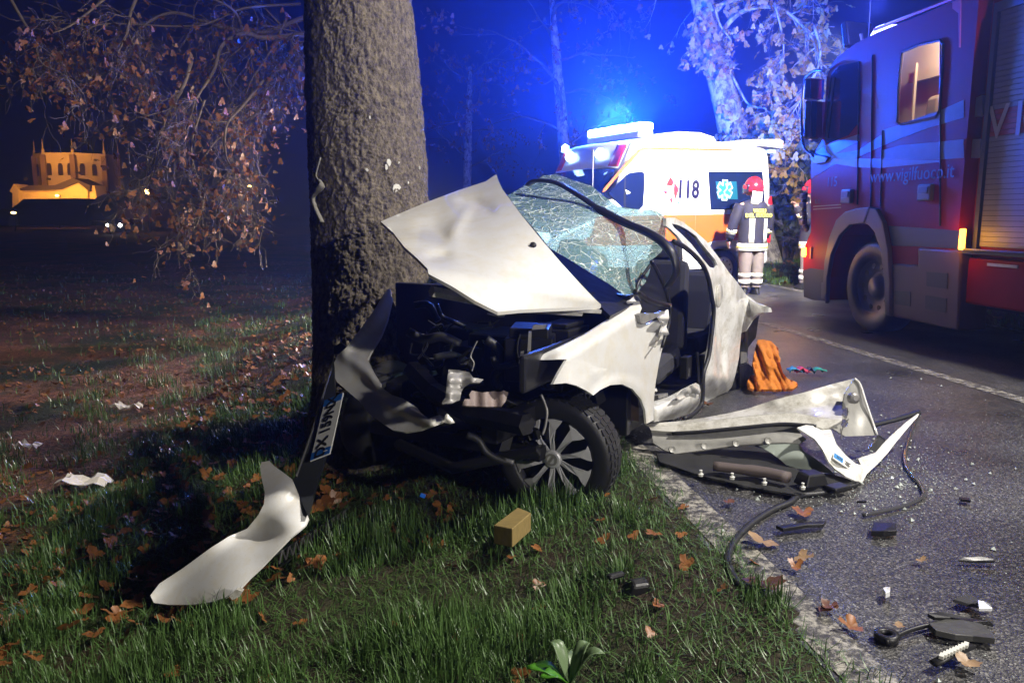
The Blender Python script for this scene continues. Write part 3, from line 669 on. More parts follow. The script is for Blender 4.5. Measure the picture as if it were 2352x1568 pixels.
part('wing_support_strip', M_ALU, lambda b: b.tube([at(*Z3(*p), 3.45) for p in cr([(830, 570), (800, 630), (780, 690), (805, 740), (790, 800)], 4)], 0.008, 5, flat=0.5), 0)
part('slotted_bracket', M_ALU, lambda b: (b.prism([at(*Z3(*p), 3.5) for p in [(1262, 450), (1365, 443), (1350, 478), (1250, 486)]], (0, 0.01, 0)), b.prism([at(*Z3(*p), 3.52) for p in [(1225, 500), (1248, 500), (1240, 720), (1212, 718)]], (0, 0.02, 0)), b.prism([at(*Z3(*p), 3.5) for p in [(1165, 655), (1190, 650), (1180, 745), (1150, 745)]], (0, 0.02, 0))), 0)
part('wing_flange', M_GREYW, lambda b: b.prism([at(*Z5(*p), 3.6) for p in [(1800, 925), (1900, 920), (2010, 935), (2005, 955), (1880, 948)]], (0, 0.02, 0)), 0)
for j, (pts, r, d) in enumerate([([(1320, 980), (1350, 1050), (1365, 1120), (1352, 1220), (1330, 1290)], 0.006, 3.35), ([(1160, 520), (1142, 590), (1140, 670), (1150, 700)], 0.004, 3.5), ([(520, 290), (560, 380), (640, 420), (740, 465)], 0.012, 3.9),
                                ([(350, 300), (420, 290), (470, 310), (530, 420)], 0.02, 4.1), ([(950, 690), (975, 760), (1040, 765), (1130, 740)], 0.014, 3.6), ([(900, 560), (1000, 640), (1020, 760), (960, 850), (1000, 940)], 0.022, 3.7),
                                ([(300, 500), (420, 560), (560, 540), (700, 600)], 0.025, 4.0), ([(750, 1290), (840, 1330), (900, 1420), (1000, 1480), (1110, 1510)], 0.016, 3.35), ([(500, 700), (640, 680), (760, 740), (820, 860)], 0.018, 3.85)]):
    part('hose', M_RUBBER if j != 0 else M_ALU, lambda b, pts=pts, r=r, d=d: b.tube([at(*Z3(p[0], p[1]), d) for p in cr(pts, 5)], r, 7), 0, True)
# wiring, clips and torn sheet too small to pick apart
re_ = random.Random(9); cl = MB()
for _ in range(100):
    s_, w_, z_ = re_.uniform(-0.85, -0.2), re_.uniform(0.15, 1.0), re_.uniform(0.22, 0.70); p0 = car(s_, w_, z_)
    if re_.random() < 0.6:
        q = [p0]
        for _k in range(5): q.append(q[-1] + Vector((re_.gauss(0, 0.05), re_.gauss(0, 0.05), re_.gauss(-0.01, 0.04))))
        cl.tube(cr([tuple(v) for v in q], 3), re_.choice((0.004, 0.006, 0.009, 0.014)), 5)
    else: cl.box(p0, (re_.uniform(0.02, 0.12), re_.uniform(0.01, 0.08), re_.uniform(0.01, 0.09)), None, Matrix.Rotation(re_.uniform(0, 3), 3, 'Z') @ Matrix.Rotation(re_.gauss(0, 0.5), 3, 'X'), taper=(re_.uniform(0.4, 1), re_.uniform(0.4, 1)))
o = cl.build('engine_clutter', mat('dark_engine_clutter', (0.012, 0.012, 0.014), 0.45, var=0.7, vscale=7), CAR, bevel=0.002); o['kind'] = 'stuff'
# left wheel arch and strut
def arch(b):
    rows = []
    for k in range(6, 15):
        a = math.pi * k / 14; rows.append([car(-0.46 - 0.36 * math.cos(a), w, 0.22 + 0.36 * math.sin(a)) for w in (0.03, 0.2, 0.4, 0.6)])
    b.grid(rows)
part('arch_liner', M_LINER, arch, 0, True)
part('strut', M_ENG, lambda b: (b.tube([car(-0.5, 0.42, 0.25), car(-0.46, 0.5, 0.75)], 0.035, 8), b.tube([car(-0.6, 0.36, 0.12), car(-0.5, 0.8, 0.2)], 0.03, 6), b.tube([car(-0.7, 0.3, 0.2), car(-0.4, 0.7, 0.28)], 0.015, 6)), 0)
# wheels
def wheel(parent, hub, ax, r=0.292, width=0.175, rimr=0.197, fancy=True, spin=0.3):
    ax = Vector(ax).normalized(); ex = ax.cross(Vector((0, 0, 1))).normalized(); M = frame(hub, ex, Vector((0, 0, 1)) - ax * ax.z)
    if M.to_3x3().col[2].dot(ax) < 0: M = frame(hub, -ex, Vector((0, 0, 1)) - ax * ax.z)
    w = width / 2
    wr = MB(); wr.lathe([(0.001, -w * 0.5), (rimr * 0.95, -w * 0.6), (rimr, -w * 0.9), (rimr, w * 0.35), (rimr * 0.9, w * 0.3), (rimr * 0.4, w * 0.1), (0.001, w * 0.1)], 40, M)
    root = wr.build('wheel', M_BLACK, parent, smooth=True)
    ty = MB()
    prof = [(rimr, -w * 0.9), (rimr + 0.01, -w), (r * 0.86, -w * 1.06), (r * 0.955, -w * 0.98), (r * 0.99, -w * 0.8), (r, -w * 0.4), (r, w * 0.4), (r * 0.99, w * 0.8), (r * 0.955, w * 0.98), (r * 0.86, w * 1.06), (rimr + 0.012, w), (rimr, w * 0.9)]
    ty.lathe(prof, 64, M, closed=True)
    tyre = ty.build('tyre', M_RUBBER, root, smooth=True)
    if fancy:
        tb = MB()
        for k in range(46):
            a = 2 * math.pi * k / 46
            for zt, sk in ((-0.70, 0.3), (-0.25, -0.25), (0.25, 0.25), (0.70, -0.3)):
                R = Matrix.Rotation(a, 4, 'Z') @ Matrix.Translation((r * (1.0 if abs(zt) < 0.5 else 0.985), 0, w * zt)) @ Matrix.Rotation(sk, 4, 'X')
                tb.box((0, 0, 0), (0.007, 0.030, w * 0.40), M @ R)
        tb.build('tread', M_RUBBER, root)
        hc = MB()
        for k in range(10):
            a = spin + 2 * math.pi * k / 10; wide = 1.25 if k % 2 else 1.0
            R = M @ Matrix.Rotation(a, 4, 'Z')
            pr = [(0.035, -0.011), (0.10, -0.010 * wide), (0.145, -0.016 * wide), (0.172, -0.036 * wide), (0.190, -0.046 * wide), (0.194, 0.0), (0.190, 0.030 * wide), (0.178, 0.016 * wide), (0.145, 0.013 * wide), (0.10, 0.010 * wide), (0.035, 0.011)]
            hc.prism([(x, y, w * (0.75 + 0.35 * math.sin(min(1, x / 0.19) * math.pi * 0.8))) for x, y in pr], (0, 0, -0.012), R)
        hc.lathe([(0.0, w * 0.8), (0.045, w * 0.8), (0.045, w * 1.0), (0.038, w * 1.08), (0.0, w * 1.08)], 24, M)
        HC = hc.build('hubcap', M_SILVER, root, bevel=0.002)
        em = MB(); em.lathe([(0.020, w * 1.085), (0.030, w * 1.085), (0.030, w * 1.12), (0.020, w * 1.12)], 24, M, closed=True); em.box((0, 0, w * 1.11), (0.05, 0.011, w * 0.05), M, Matrix.Rotation(0.9, 3, 'Z')); em.build('emblem', M_ALU, root)
    return root
wheel(CAR, at(1283, 1041, 3.83), (-0.40, -0.90, -0.04))
wheel(CAR, car(1.98, 0.12, 0.27), CN, fancy=False)
wheel(CAR, car(-0.55, 1.35, 0.2), CN * -1 + Vector((0, 0, 0.3)), fancy=False)
# cabin
part('floor_pan', M_BLACK, lambda b: b.box((1.0, 0.84, 0.16), (2.4, 1.46, 0.05), CM), 0)
part('dashboard', M_BLACK, lambda b: (b.box((0.16, 0.84, 0.70), (0.36, 1.36, 0.26), CM, Matrix.Rotation(-0.15, 3, 'Y'), taper=(0.7, 1)), b.box((0.26, 0.84, 0.42), (0.26, 0.2, 0.45), CM)), 0.04)
sw = MB(); SWM = CM @ Matrix.Translation((0.46, 0.46, 0.80)) @ Matrix.Rotation(math.radians(-62), 4, 'Y')
sw.tube([(0.185 * math.cos(a), 0.185 * math.sin(a), 0) for a in [2 * math.pi * k / 32 for k in range(33)]], 0.016, 8, SWM, caps=False)
sw.lathe([(0, -0.03), (0.07, -0.03), (0.075, 0.01), (0.05, 0.03), (0, 0.035)], 16, SWM)
for a in (0.0, math.pi, math.pi * 1.5): sw.box((0.11 * math.cos(a), 0.11 * math.sin(a), 0), (0.13, 0.04, 0.014), SWM, Matrix.Rotation(a, 3, 'Z'))
sw.tube([(0, 0, 0), (0, 0, -0.25)], 0.03, 8, SWM); sw.build('steering_wheel', M_BLACK, CAR, smooth=True)
for w0, nm in ((0.45, 'front_seat'), (1.18, 'front_seat')):
    s0 = 0.74
    S = MB(); S.box((s0 + 0.22, w0, 0.33), (0.50, 0.48, 0.15), CM, Matrix.Rotation(-0.12, 3, 'Y'), taper=(0.94, 0.92))
    seat = S.build(nm, M_CLOTH, CAR, bevel=0.04)
    S = MB(); S.box((s0 + 0.58, w0, 0.68), (0.14, 0.48, 0.62), CM, Matrix.Rotation(0.30, 3, 'Y'), taper=(0.7, 0.78)); S.build('backrest', M_CLOTH, seat, bevel=0.04)
    S = MB(); S.box((s0 + 0.73, w0, 1.03), (0.10, 0.26, 0.16), CM, Matrix.Rotation(0.25, 3, 'Y'), taper=(0.8, 0.8)); S.build('headrest', M_CLOTH, seat, bevel=0.035)
part('rear_bench', M_CLOTH, lambda b: (b.box((1.75, 0.84, 0.36), (0.5, 1.25, 0.16), CM), b.box((2.03, 0.84, 0.62), (0.14, 1.25, 0.5), CM, Matrix.Rotation(0.25, 3, 'Y'))), 0.05)
part('right_side_wall', M_BLACK, lambda b: (b.box((1.1, 1.60, 0.50), (2.3, 0.05, 0.66), CM), b.box((1.9, 1.57, 0.86), (0.8, 0.06, 0.12), CM)), 0.01)
part('tail_shell', M_WHITE, lambda b: (b.box((2.32, 0.86, 0.34), (0.06, 1.36, 0.36), CM), b.box((2.15, 0.86, 0.50), (0.3, 1.36, 0.04), CM)), 0.02)
part('seat_buckle', M_ALU, lambda b: b.box((0.92, 0.10, 0.30), (0.05, 0.03, 0.07), CM), 0.008)
part('belt_reel', M_BLACK, lambda b: (b.box((0.93, 0.11, 0.33), (0.10, 0.05, 0.14), CM), b.tube([car(1.0, 0.06, 0.42), car(1.03, 0.05, 0.2), car(0.98, 0.02, 0.1)], 0.012, 6)), 0.01)
for _ in range(16): part('cabin_debris', M_ALU, lambda b: b.box((0.35 + 0.5 * random.random(), 0.08 + 0.4 * random.random(), 0.21 + 0.04 * random.random()), (0.10 * random.random() + 0.03, 0.05, 0.02), CM, Matrix.Rotation(random.random() * 3, 3, 'Z') @ Matrix.Rotation(random.random(), 3, 'X')), 0)
# torn rear corner
panel('torn_arch_plate', zz(Z4, [(905, 740), (960, 640), (1020, 600), (1060, 590), (1050, 640), (1030, 780), (990, 830), (960, 870), (950, 980), (900, 1000), (890, 900)]), lambda x, y: side(x, y, -0.06 + 0.02 * math.sin(y * 0.1)), M_BLACK, CAR, res=10, solid=0.01)
panel('arch_bracket', zz(Z4, [(905, 900), (950, 905), (962, 985), (900, 1005)]), lambda x, y: side(x, y, -0.02), M_ALU, CAR, res=10, solid=0.006)
panel('hanging_liner', zz(Z4, [(890, 1020), (960, 1000), (1000, 1030), (1020, 1090), (985, 1105), (965, 1200), (895, 1205)]), lambda x, y: side(x, y, 0.0), M_BLACK, CAR, res=10, solid=0.01)

# ------------------------------------------------------------------ torn-off front bumper standing in the grass
bd = invdepth([(350, 1370, 2.98), (640, 1345, 2.98), (700, 1185, 3.22), (610, 1062, 3.5), (765, 840, 4.05)])
BUMP = thing('front_bumper', 'torn-off white and black bumper with number plate leaning in the grass by the trunk', 'bumper', at(560, 1330, 3.0))
edge_lo = [(1015, 930), (915, 1035), (760, 1195), (640, 1315), (480, 1380), (250, 1392)]
def f_bumper(x, y):
    qx, qy = (x - 282.2) / 0.42, (y - 799.7) / 0.42
    d = bd(x, y) + 0.16 * sstep(700, 160, qx) ** 1.2 - 0.10 * gauss(qx, qy, 900, 900, 160, 260) + 0.05 * gauss(qx, qy, 700, 1020, 200, 60)
    d += 0.06 * sstep(40, -60, dist_line(qx, qy, (740, 910), (330, 1200))) + 0.08 * sstep(30, -80, dist_line(qx, qy, (1000, 960), (640, 1315)))*0
    return at(x, y, d)
bump_o = zz(Z8, [(758, 622), (800, 614), (830, 645), (880, 680), (925, 715), (960, 800), (990, 870), (1015, 930), (1000, 965), (960, 1000), (915, 1035), (830, 1122), (760, 1195), (690, 1260), (640, 1315), (560, 1362), (480, 1385), (380, 1400), (250, 1400), (170, 1390),
                 (150, 1350), (200, 1285), (330, 1200), (480, 1090), (580, 1027), (680, 985), (740, 912), (772, 850), (776, 785), (757, 700), (750, 650)])
BC = panel('bumper_corner', bump_o, f_bumper, M_WHITE, BUMP, res=8, solid=0.008)
bk = MB(); bk.prism([at(*Z8(*p), 2.95) for p in [(580, 1355), (620, 1318), (655, 1328), (640, 1355), (600, 1375)]], (0, 0.02, 0)); bk.build('bumper_clip', M_GREYW, BUMP)
gb = zz(Z8, [(1150, 55), (1122, 160), (1100, 220), (1080, 300), (1060, 370), (1000, 560), (950, 690), (928, 718), (962, 800), (992, 872), (1012, 905), (1040, 810), (1075, 690), (1100, 620), (1140, 480), (1158, 330), (1160, 200), (1156, 90)])
M_SATIN = mat('satin_black_plastic', (0.022, 0.024, 0.026), 0.32, bump=0.1, bscale=200)
GR = panel('bumper_middle', gb, lambda x, y: at(x, y, bd(x, y) - 0.03 + 0.03 * math.sin(y * 0.03)), M_SATIN, BUMP, res=9, solid=0.02)
b = MB(); b.tube([at(*Z8(*p), bd(*Z8(*p)) - 0.055) for p in cr([(1140, 110), (1105, 225), (1070, 340), (1030, 470), (980, 610), (948, 700)], 5)], 0.006, 5); b.build('bumper_lip', mat('wet_plastic_edge', (0.10, 0.10, 0.10), 0.2), BUMP, smooth=True)
pl0 = at(736.5, 1046.8, 3.42); pl1 = at(767, 915, 3.66)
pe = (pl1 - pl0).normalized(); pa = at(742.7, 1063, 3.47) - at(730.6, 1030.6, 3.56)
PM = frame((pl0 + pl1) / 2 + (pe.cross(pa)).normalized() * 0.0, pe, -pa)
if PM.to_3x3().col[2].dot(-PM.translation) < 0: PM = frame((pl0 + pl1) / 2, pe, pa)
PL = (pl1 - pl0).length + 0.02
PFLIP = 0.0 if PM.to_3x3().col[1].x < 0 else math.pi                # letter tops point left, as in the photograph
b = MB(); b.box((0, 0, 0.0), (PL, 0.11, 0.006), PM); NP = b.build('number_plate', mat('plate_white', (0.72, 0.72, 0.68), 0.35, emit=None), BUMP, bevel=0.002)
M_PBLUE = mat('plate_blue', (0.02, 0.12, 0.42), 0.35); M_INK = mat('black_ink', (0.012, 0.012, 0.014), 0.5)
for sg in (-1, 1): b = MB(); b.box((sg * (PL / 2 - 0.022), 0, 0.0045), (0.038, 0.104, 0.003), PM); b.build('plate_band', M_PBLUE, NP)
text_mesh('plate_lettering', 'DX 159NX', 0.078, PM @ Matrix.Translation((0, 0, 0.006)) @ Matrix.Rotation(PFLIP, 4, 'Z'), M_INK, NP, depth=0.001, bold=0.0015, space=0.95)
text_mesh('plate_country_letter', 'I', 0.03, PM @ Matrix.Translation((-PL / 2 + 0.022, -0.03, 0.0075)), mat('plate_letter_white', (0.8, 0.8, 0.8), 0.4), NP, depth=0.0006)
# black grille strip in the grass
b = MB(); A0, B0 = Z8(838, 1262), Z8(1212, 985)
g0, g1 = gnd(*A0) + Vector((0, 0, 0.09)), gnd(*B0) + Vector((0, 0, 0.07)); ex = (g1 - g0)
GS = thing('grille_strip', 'narrow black honeycomb grille strip lying in the grass beside the bumper', 'trim', (g0 + g1) / 2)
up = Vector((0.1, -0.25, 1)).normalized()
b.prism([g0, g1, g1 + up * 0.008, g0 + up * 0.008], (0.02, 0.05, 0)); b.prism([g0 - up * 0.075, g1 - up * 0.05, g1 - up * 0.045, g0 - up * 0.068], (0.02, 0.05, 0)); b.build('rail', M_SATIN, GS)
b = MB()
for k in range(22):
    t = (k + 0.5) / 22; p = lerp(g0, g1, t); sgn = 1 if k % 2 else -1
    b.tube([p + up * 0.006 - ex * 0.018 * sgn + Vector((0.01, 0.02, 0)), p - up * 0.05 + ex * 0.018 * sgn + Vector((0.01, 0.02, 0))], 0.005, 5)
b.build('lattice', mat('wet_plastic_edge', (0.10, 0.10, 0.10), 0.2), GS)

# ------------------------------------------------------------------ torn-off door on the road
DOOR = thing('torn_off_door', 'bent white car door lying torn off on the asphalt beside the sill', 'car door', gz(1900, 1060, 0.0))
dd = invdepth([(1495, 975, 4.42), (1905, 968, 4.18), (1965, 870, 4.28), (1500, 1040, 4.30), (1850, 1015, 4.05)])
M_DOORIN = mat('grey_door_metal', (0.36, 0.355, 0.33), 0.45, metal=0.2, var=0.3, vscale=25)
top = zz(Z7, [(180, 440), (210, 430), (350, 420), (500, 400), (640, 375), (760, 348), (900, 300), (1100, 250), (1250, 205), (1380, 172), (1345, 225), (1322, 262), (1312, 320), (1306, 415), (1150, 392), (1040, 368), (930, 375), (750, 390), (500, 420), (300, 445), (200, 452)])
panel('door_skin_edge', top, lambda x, y: at(x, y, dd(x, y) + 0.20 * sstep(30, -20, dist_line(x, y, Z7(180, 450), Z7(1000, 372))) * 0.6 + 0.02 * math.sin(x * 0.03) + 0.02 * noise.noise(Vector((x * 0.025, y * 0.05, 7)))), M_GREYW, DOOR, res=8, solid=0.01)
face = zz(Z7, [(200, 452), (300, 446), (500, 421), (750, 392), (930, 376), (1040, 369), (1150, 393), (1306, 416), (1240, 452), (1200, 462), (1100, 432), (950, 430), (700, 450), (500, 470), (330, 478), (210, 470)])
panel('door_beam', face, lambda x, y: at(x, y, dd(x, y) - 0.02), M_GREYW, DOOR, res=8, solid=0.02)
b = MB(); b.tube([at(*Z7(*p), dd(*Z7(*p)) - 0.02) for p in cr([(330, 488), (500, 478), (700, 458), (950, 435), (1080, 440), (1160, 446)], 5)], 0.010, 6); b.build('window_slot_seal', M_RUBBER, DOOR, smooth=True)
low = zz(Z7, [(210, 472), (330, 492), (500, 484), (700, 464), (950, 442), (1090, 448), (1060, 480), (1100, 520), (1060, 548), (980, 540), (860, 545), (700, 556), (500, 585), (345, 605), (290, 585), (225, 545)])
panel('door_inner_panel', low, lambda x, y: at(x, y, dd(x, y) + 0.02 + 0.01 * math.sin(x * 0.02) - 0.02 * gauss(x, y, 1650, 1010, 200, 8)), M_DOORIN, DOOR, res=9, solid=0.01)
for k, p in enumerate([(515, 560), (695, 545), (880, 530), (330, 580)]):
    b = MB(); c = at(*Z7(*p), dd(*Z7(*p)) - 0.005); b.lathe([(0.006, 0), (0.02, 0), (0.018, 0.01), (0.006, 0.006)], 10, frame(c, (1, 0.1, 0), (0, 0.4, 1))); b.build('clip', M_DOORIN, DOOR)
ed = invdepth([(1963, 868, 4.30), (2015, 1000, 4.25), (1935, 968, 4.15)])
tri = zz(Z7, [(1380, 172), (1408, 205), (1440, 300), (1470, 390), (1508, 498), (1420, 502), (1325, 505), (1250, 458), (1306, 416), (1312, 320), (1322, 262), (1345, 225)])
panel('folded_lock_plate', tri, lambda x, y: at(x, y, ed(x, y) + 0.05 * gauss(x, y, 1960, 950, 25, 50)), M_DOORIN, DOOR, res=8, solid=0.006, holes=[zz(Z7, [(1320 + 22 * math.cos(a), 430 + 26 * math.sin(a)) for a in [k * 0.7 for k in range(9)]]), zz(Z7, [(1305, 350), (1338, 340), (1345, 365), (1338, 390), (1308, 385)])])
b = MB(); b.tube([at(*Z7(*p), ed(*Z7(*p)) - 0.01) for p in cr([(1380, 174), (1410, 208), (1440, 300), (1470, 390), (1508, 498)], 5)], 0.007, 6); b.build('hem', M_DIRTYW, DOOR, smooth=True)
b = MB(); c = at(*Z7(1362, 285), 4.2); b.lathe([(0, 0), (0.03, 0), (0.03, 0.03), (0.015, 0.04), (0, 0.04)], 12, frame(c, (1, 0.2, 0), (0, 0.2, 1))); b.build('lock', M_ALU, DOOR, bevel=0.003)
b = MB(); b.tube([at(*Z7(*p), 4.12) for p in cr([(1345, 405), (1318, 445), (1305, 480), (1304, 520)], 4)], 0.003, 5); b.build('wire', M_ALU, DOOR)
vd = invdepth([(1850, 985, 4.05), (1975, 1108, 3.86), (2113, 946, 4.35), (1907, 985, 4.10)])
arm1 = zz(Z7, [(1050, 455), (1100, 440), (1160, 446), (1215, 455), (1245, 470), (1275, 550), (1330, 615), (1385, 660), (1420, 672), (1430, 700), (1415, 768), (1390, 762), (1330, 735), (1265, 690), (1230, 650), (1195, 580), (1150, 520), (1090, 480)])
panel('door_end_flange', arm1, lambda x, y: at(x, y, vd(x, y) - 0.03 * math.sin((x + y) * 0.05)), M_DIRTYW, DOOR, res=7, solid=0.008)
arm2 = zz(Z7, [(1415, 768), (1430, 700), (1400, 632), (1500, 598), (1545, 545), (1600, 490), (1680, 420), (1757, 364), (1740, 395), (1690, 450), (1620, 535), (1570, 600), (1510, 665), (1450, 720), (1425, 765)])
panel('window_frame_end', arm2, lambda x, y: at(x, y, vd(x, y) + 0.01 * math.sin(y * 0.08)), M_DIRTYW, DOOR, res=8, solid=0.008)
b = MB(); b.prism([at(*Z7(*p), vd(*Z7(*p)) + 0.03) for p in [(1500, 595), (1462, 580), (1520, 510), (1560, 535)]], (0.02, 0.05, 0)); b.tube([at(*Z7(*p), 4.36) for p in [(1490, 440), (1620, 408), (1755, 366)]], 0.014, 6); b.build('window_guide', M_BLACK, DOOR)
st = frame(at(*Z7(1308, 648), vd(*Z7(1308, 648)) - 0.014), at(*Z7(1360, 680), vd(*Z7(1360, 680))) - at(*Z7(1262, 615), vd(*Z7(1262, 615))), at(*Z7(1262, 615), vd(*Z7(1262, 615))) - at(*Z7(1285, 660), vd(*Z7(1285, 660))))
b = MB(); b.box((0, 0, 0), (0.098, 0.052, 0.002), st); STK = b.build('paper_sticker', mat('sticker_white', (0.75, 0.75, 0.72), 0.5), DOOR)
b = MB(); b.box((-0.022, 0.004, 0.002), (0.050, 0.040, 0.0016), st); b.build('sticker_blue_field', mat('sticker_blue', (0.03, 0.20, 0.48), 0.5), STK)
b = MB(); [b.box((0.028, 0.018 - 0.007 * k, 0.002), (0.034 - 0.008 * (k % 3), 0.003, 0.0012), st) for k in range(6)]; [b.box((-0.03 + 0.008 * k, 0.004, 0.0036), (0.004, 0.018, 0.0006), st) for k in range(4)]; b.build('sticker_print', M_INK, STK)
bag = zz(Z7, [(830, 560), (880, 548), (980, 545), (1060, 550), (1090, 590), (1150, 630), (1230, 690), (1265, 722), (1150, 700), (1050, 690), (985, 668), (955, 640), (900, 600)])
bgd = invdepth([(1760, 1020, 4.15), (1850, 1030, 4.08), (1910, 1088, 3.98)])
panel('trim_panel', bag, lambda x, y: at(x, y, bgd(x, y) - 0.05 * gauss(x, y, 1850, 1050, 60, 20)), mat('pale_green_trim', (0.30, 0.34, 0.30), 0.5, var=0.35, vscale=9), DOOR, res=8, solid=0.008)
skin = zz(Z7, [(240, 600), (345, 606), (500, 586), (700, 557), (860, 548), (960, 640), (1050, 695), (1260, 725), (1390, 765), (1200, 830), (1040, 838), (800, 800), (500, 730), (260, 650)])
panel('door_outer_skin', skin, lambda x, y: gz(x, y, 0.03 + 0.02 * noise.noise(Vector((x * 0.02, y * 0.05, 0)))), mat('matt_dark_lining', (0.012, 0.012, 0.012), 0.85), DOOR, res=12, solid=0.01)
b = MB(); b.tube([gz(*Z7(*p), 0.075) for p in cr([(570, 675), (700, 690), (860, 712), (1000, 742)], 4)], [0.035] * 6 + [0.04] * 7, 8, flat=0.7); b.build('armrest', mat('brown_grey_trim', (0.09, 0.07, 0.065), 0.7), DOOR, smooth=True)
b = MB(); c = gz(*Z7(1130, 745), 0.07); b.box(c, (0.13, 0.10, 0.06), None, Matrix.Rotation(0.3, 3, 'Z'), taper=(0.7, 0.8)); b.box(c + Vector((0.11, -0.04, -0.03)), (0.11, 0.07, 0.02), None, Matrix.Rotation(0.5, 3, 'Z')); b.build('speaker_box', M_BLACK, DOOR, bevel=0.008)
for p in [(495, 733), (675, 750), (860, 782), (1080, 808)]:
    b = MB(); c = gz(*Z7(*p), 0.05); b.lathe([(0.012, 0), (0.014, 0.012), (0.006, 0.016), (0.008, 0.03), (0, 0.032)], 8, Matrix.Translation(c)); b.build('trim_clip', mat('white_nylon', (0.6, 0.6, 0.56), 0.5), DOOR)
# rubber strips snaking on the road
def strip_thing(name, label, cat, pts, r, m, flat=1.0, z=0.015):
    P = [gz(x, y, z) for x, y in cr(pts, 8)]
    b = MB(); b.tube(P, r, 8, flat=flat); o = b.build(name, m, smooth=True); tag(o, label, cat); return o
strip_thing('rubber_seal', 'thick black rubber seal curving from the door across the road edge line', 'rubber seal', zz(Z7, [(1400, 775), (1320, 800), (1200, 828), (1060, 845), (1010, 882), (900, 930), (780, 1010), (695, 1100), (652, 1200), (680, 1300), (740, 1365), (800, 1395)]), 0.0155, M_RUBBER, 0.75)
strip_thing('metal_trim_strip', 'bent shiny black window trim strip hooked on the road right of the door', 'trim strip', zz(Z7, [(1752, 372), (1720, 440), (1690, 530), (1668, 620), (1690, 700), (1755, 775), (1776, 840), (1700, 890), (1580, 925), (1430, 957)]), 0.009, mat('wet_chrome_trim', (0.10, 0.10, 0.11), 0.18, metal=0.5))
# ------------------------------------------------------------------ trees
def bark_material(name, stops, vs=(34, 34, 16), bump=1.0, dist=0.02):
    m = bpy.data.materials.new(name); m.use_nodes = True; nt = m.node_tree; N = nt.nodes; L = nt.links; b = N['Principled BSDF']
    tc = N.new('ShaderNodeTexCoord'); mp = N.new('ShaderNodeMapping'); mp.inputs['Scale'].default_value = vs; L.new(tc.outputs['Object'], mp.inputs[0])
    n = N.new('ShaderNodeTexNoise'); n.inputs['Scale'].default_value = 1; n.inputs['Detail'].default_value = 8; n.inputs['Roughness'].default_value = 0.7; L.new(mp.outputs[0], n.inputs['Vector'])
    r = N.new('ShaderNodeValToRGB'); e = r.color_ramp.elements
    e[0].position, e[0].color = stops[0][0], (*stops[0][1], 1); e[1].position, e[1].color = stops[-1][0], (*stops[-1][1], 1)
    for p, c in stops[1:-1]: q = e.new(p); q.color = (*c, 1)
    L.new(n.outputs['Fac'], r.inputs[0]); L.new(r.outputs[0], b.inputs['Base Color']); b.inputs['Roughness'].default_value = 0.8
    bp = N.new('ShaderNodeBump'); bp.inputs['Strength'].default_value = bump; bp.inputs['Distance'].default_value = dist; L.new(n.outputs['Fac'], bp.inputs['Height']); L.new(bp.outputs[0], b.inputs['Normal'])
    return m
M_BARK = bark_material('furrowed_bark', [(0.36, (0.030, 0.024, 0.020)), (0.44, (0.080, 0.064, 0.047)), (0.60, (0.18, 0.148, 0.102)), (0.75, (0.30, 0.25, 0.17))])
M_PALE = bark_material('mottled_plane_bark', [(0.36, (0.10, 0.085, 0.075)), (0.46, (0.26, 0.23, 0.19)), (0.54, (0.52, 0.47, 0.38)), (0.7, (0.62, 0.57, 0.47))], (7, 7, 4), 0.4, 0.02)
M_TWIG = mat('grey_brown_twig', (0.17, 0.125, 0.085), 0.7, var=0.4, vscale=10)
def trunk_mesh(pts, nseg, nring, rough=0.02, vor=True, seed=0, flare=0.0):
    """pts: (centre, radius) along the trunk; bark plates are real relief"""
    C = cr([(*p, r) for p, r in pts], max(2, nring // (len(pts) - 1))); rows = []
    z0 = C[0][2]
    for q in C:
        c = Vector((q[0], q[1], q[2])); rr = q[3]; row = []
        for k in range(nseg):
            a = 2 * math.pi * k / nseg; dx, dy = math.cos(a), math.sin(a)
            fl = flare * math.exp(-max(0, q[2] - z0) / 0.28) * (0.55 + 0.45 * math.cos(3 * a + 0.8 + seed))
            r2 = rr + fl + 0.018 * noise.noise(Vector((dx * 1.8, dy * 1.8, q[2] * 1.1 + seed)))
            if vor:
                P = Vector((dx * rr * 46, dy * rr * 46, q[2] * 24 + seed)); P += 0.7 * noise.noise_vector(P * 0.5)
                dv = noise.voronoi(P)[0]; e = min(1.0, (dv[1] - dv[0]) * 4.5)
                P2 = P * 0.36; dw = noise.voronoi(P2)[0]; r2 += rough * 0.5 * (min(1.0, (dw[1] - dw[0]) * 3.5) - 0.6); r2 += rough * 0.8 * (e - 0.6) + rough * 0.9 * noise.noise(P * 0.45) + rough * 0.5 * noise.noise(P * 2.0)
            else: r2 += rough * noise.noise(Vector((dx * 4, dy * 4, q[2] * 3 + seed)))
            row.append(c + Vector((dx * r2, dy * r2, 0)))
        rows.append(row)
    b = MB(); b.grid(rows, close=True); return b
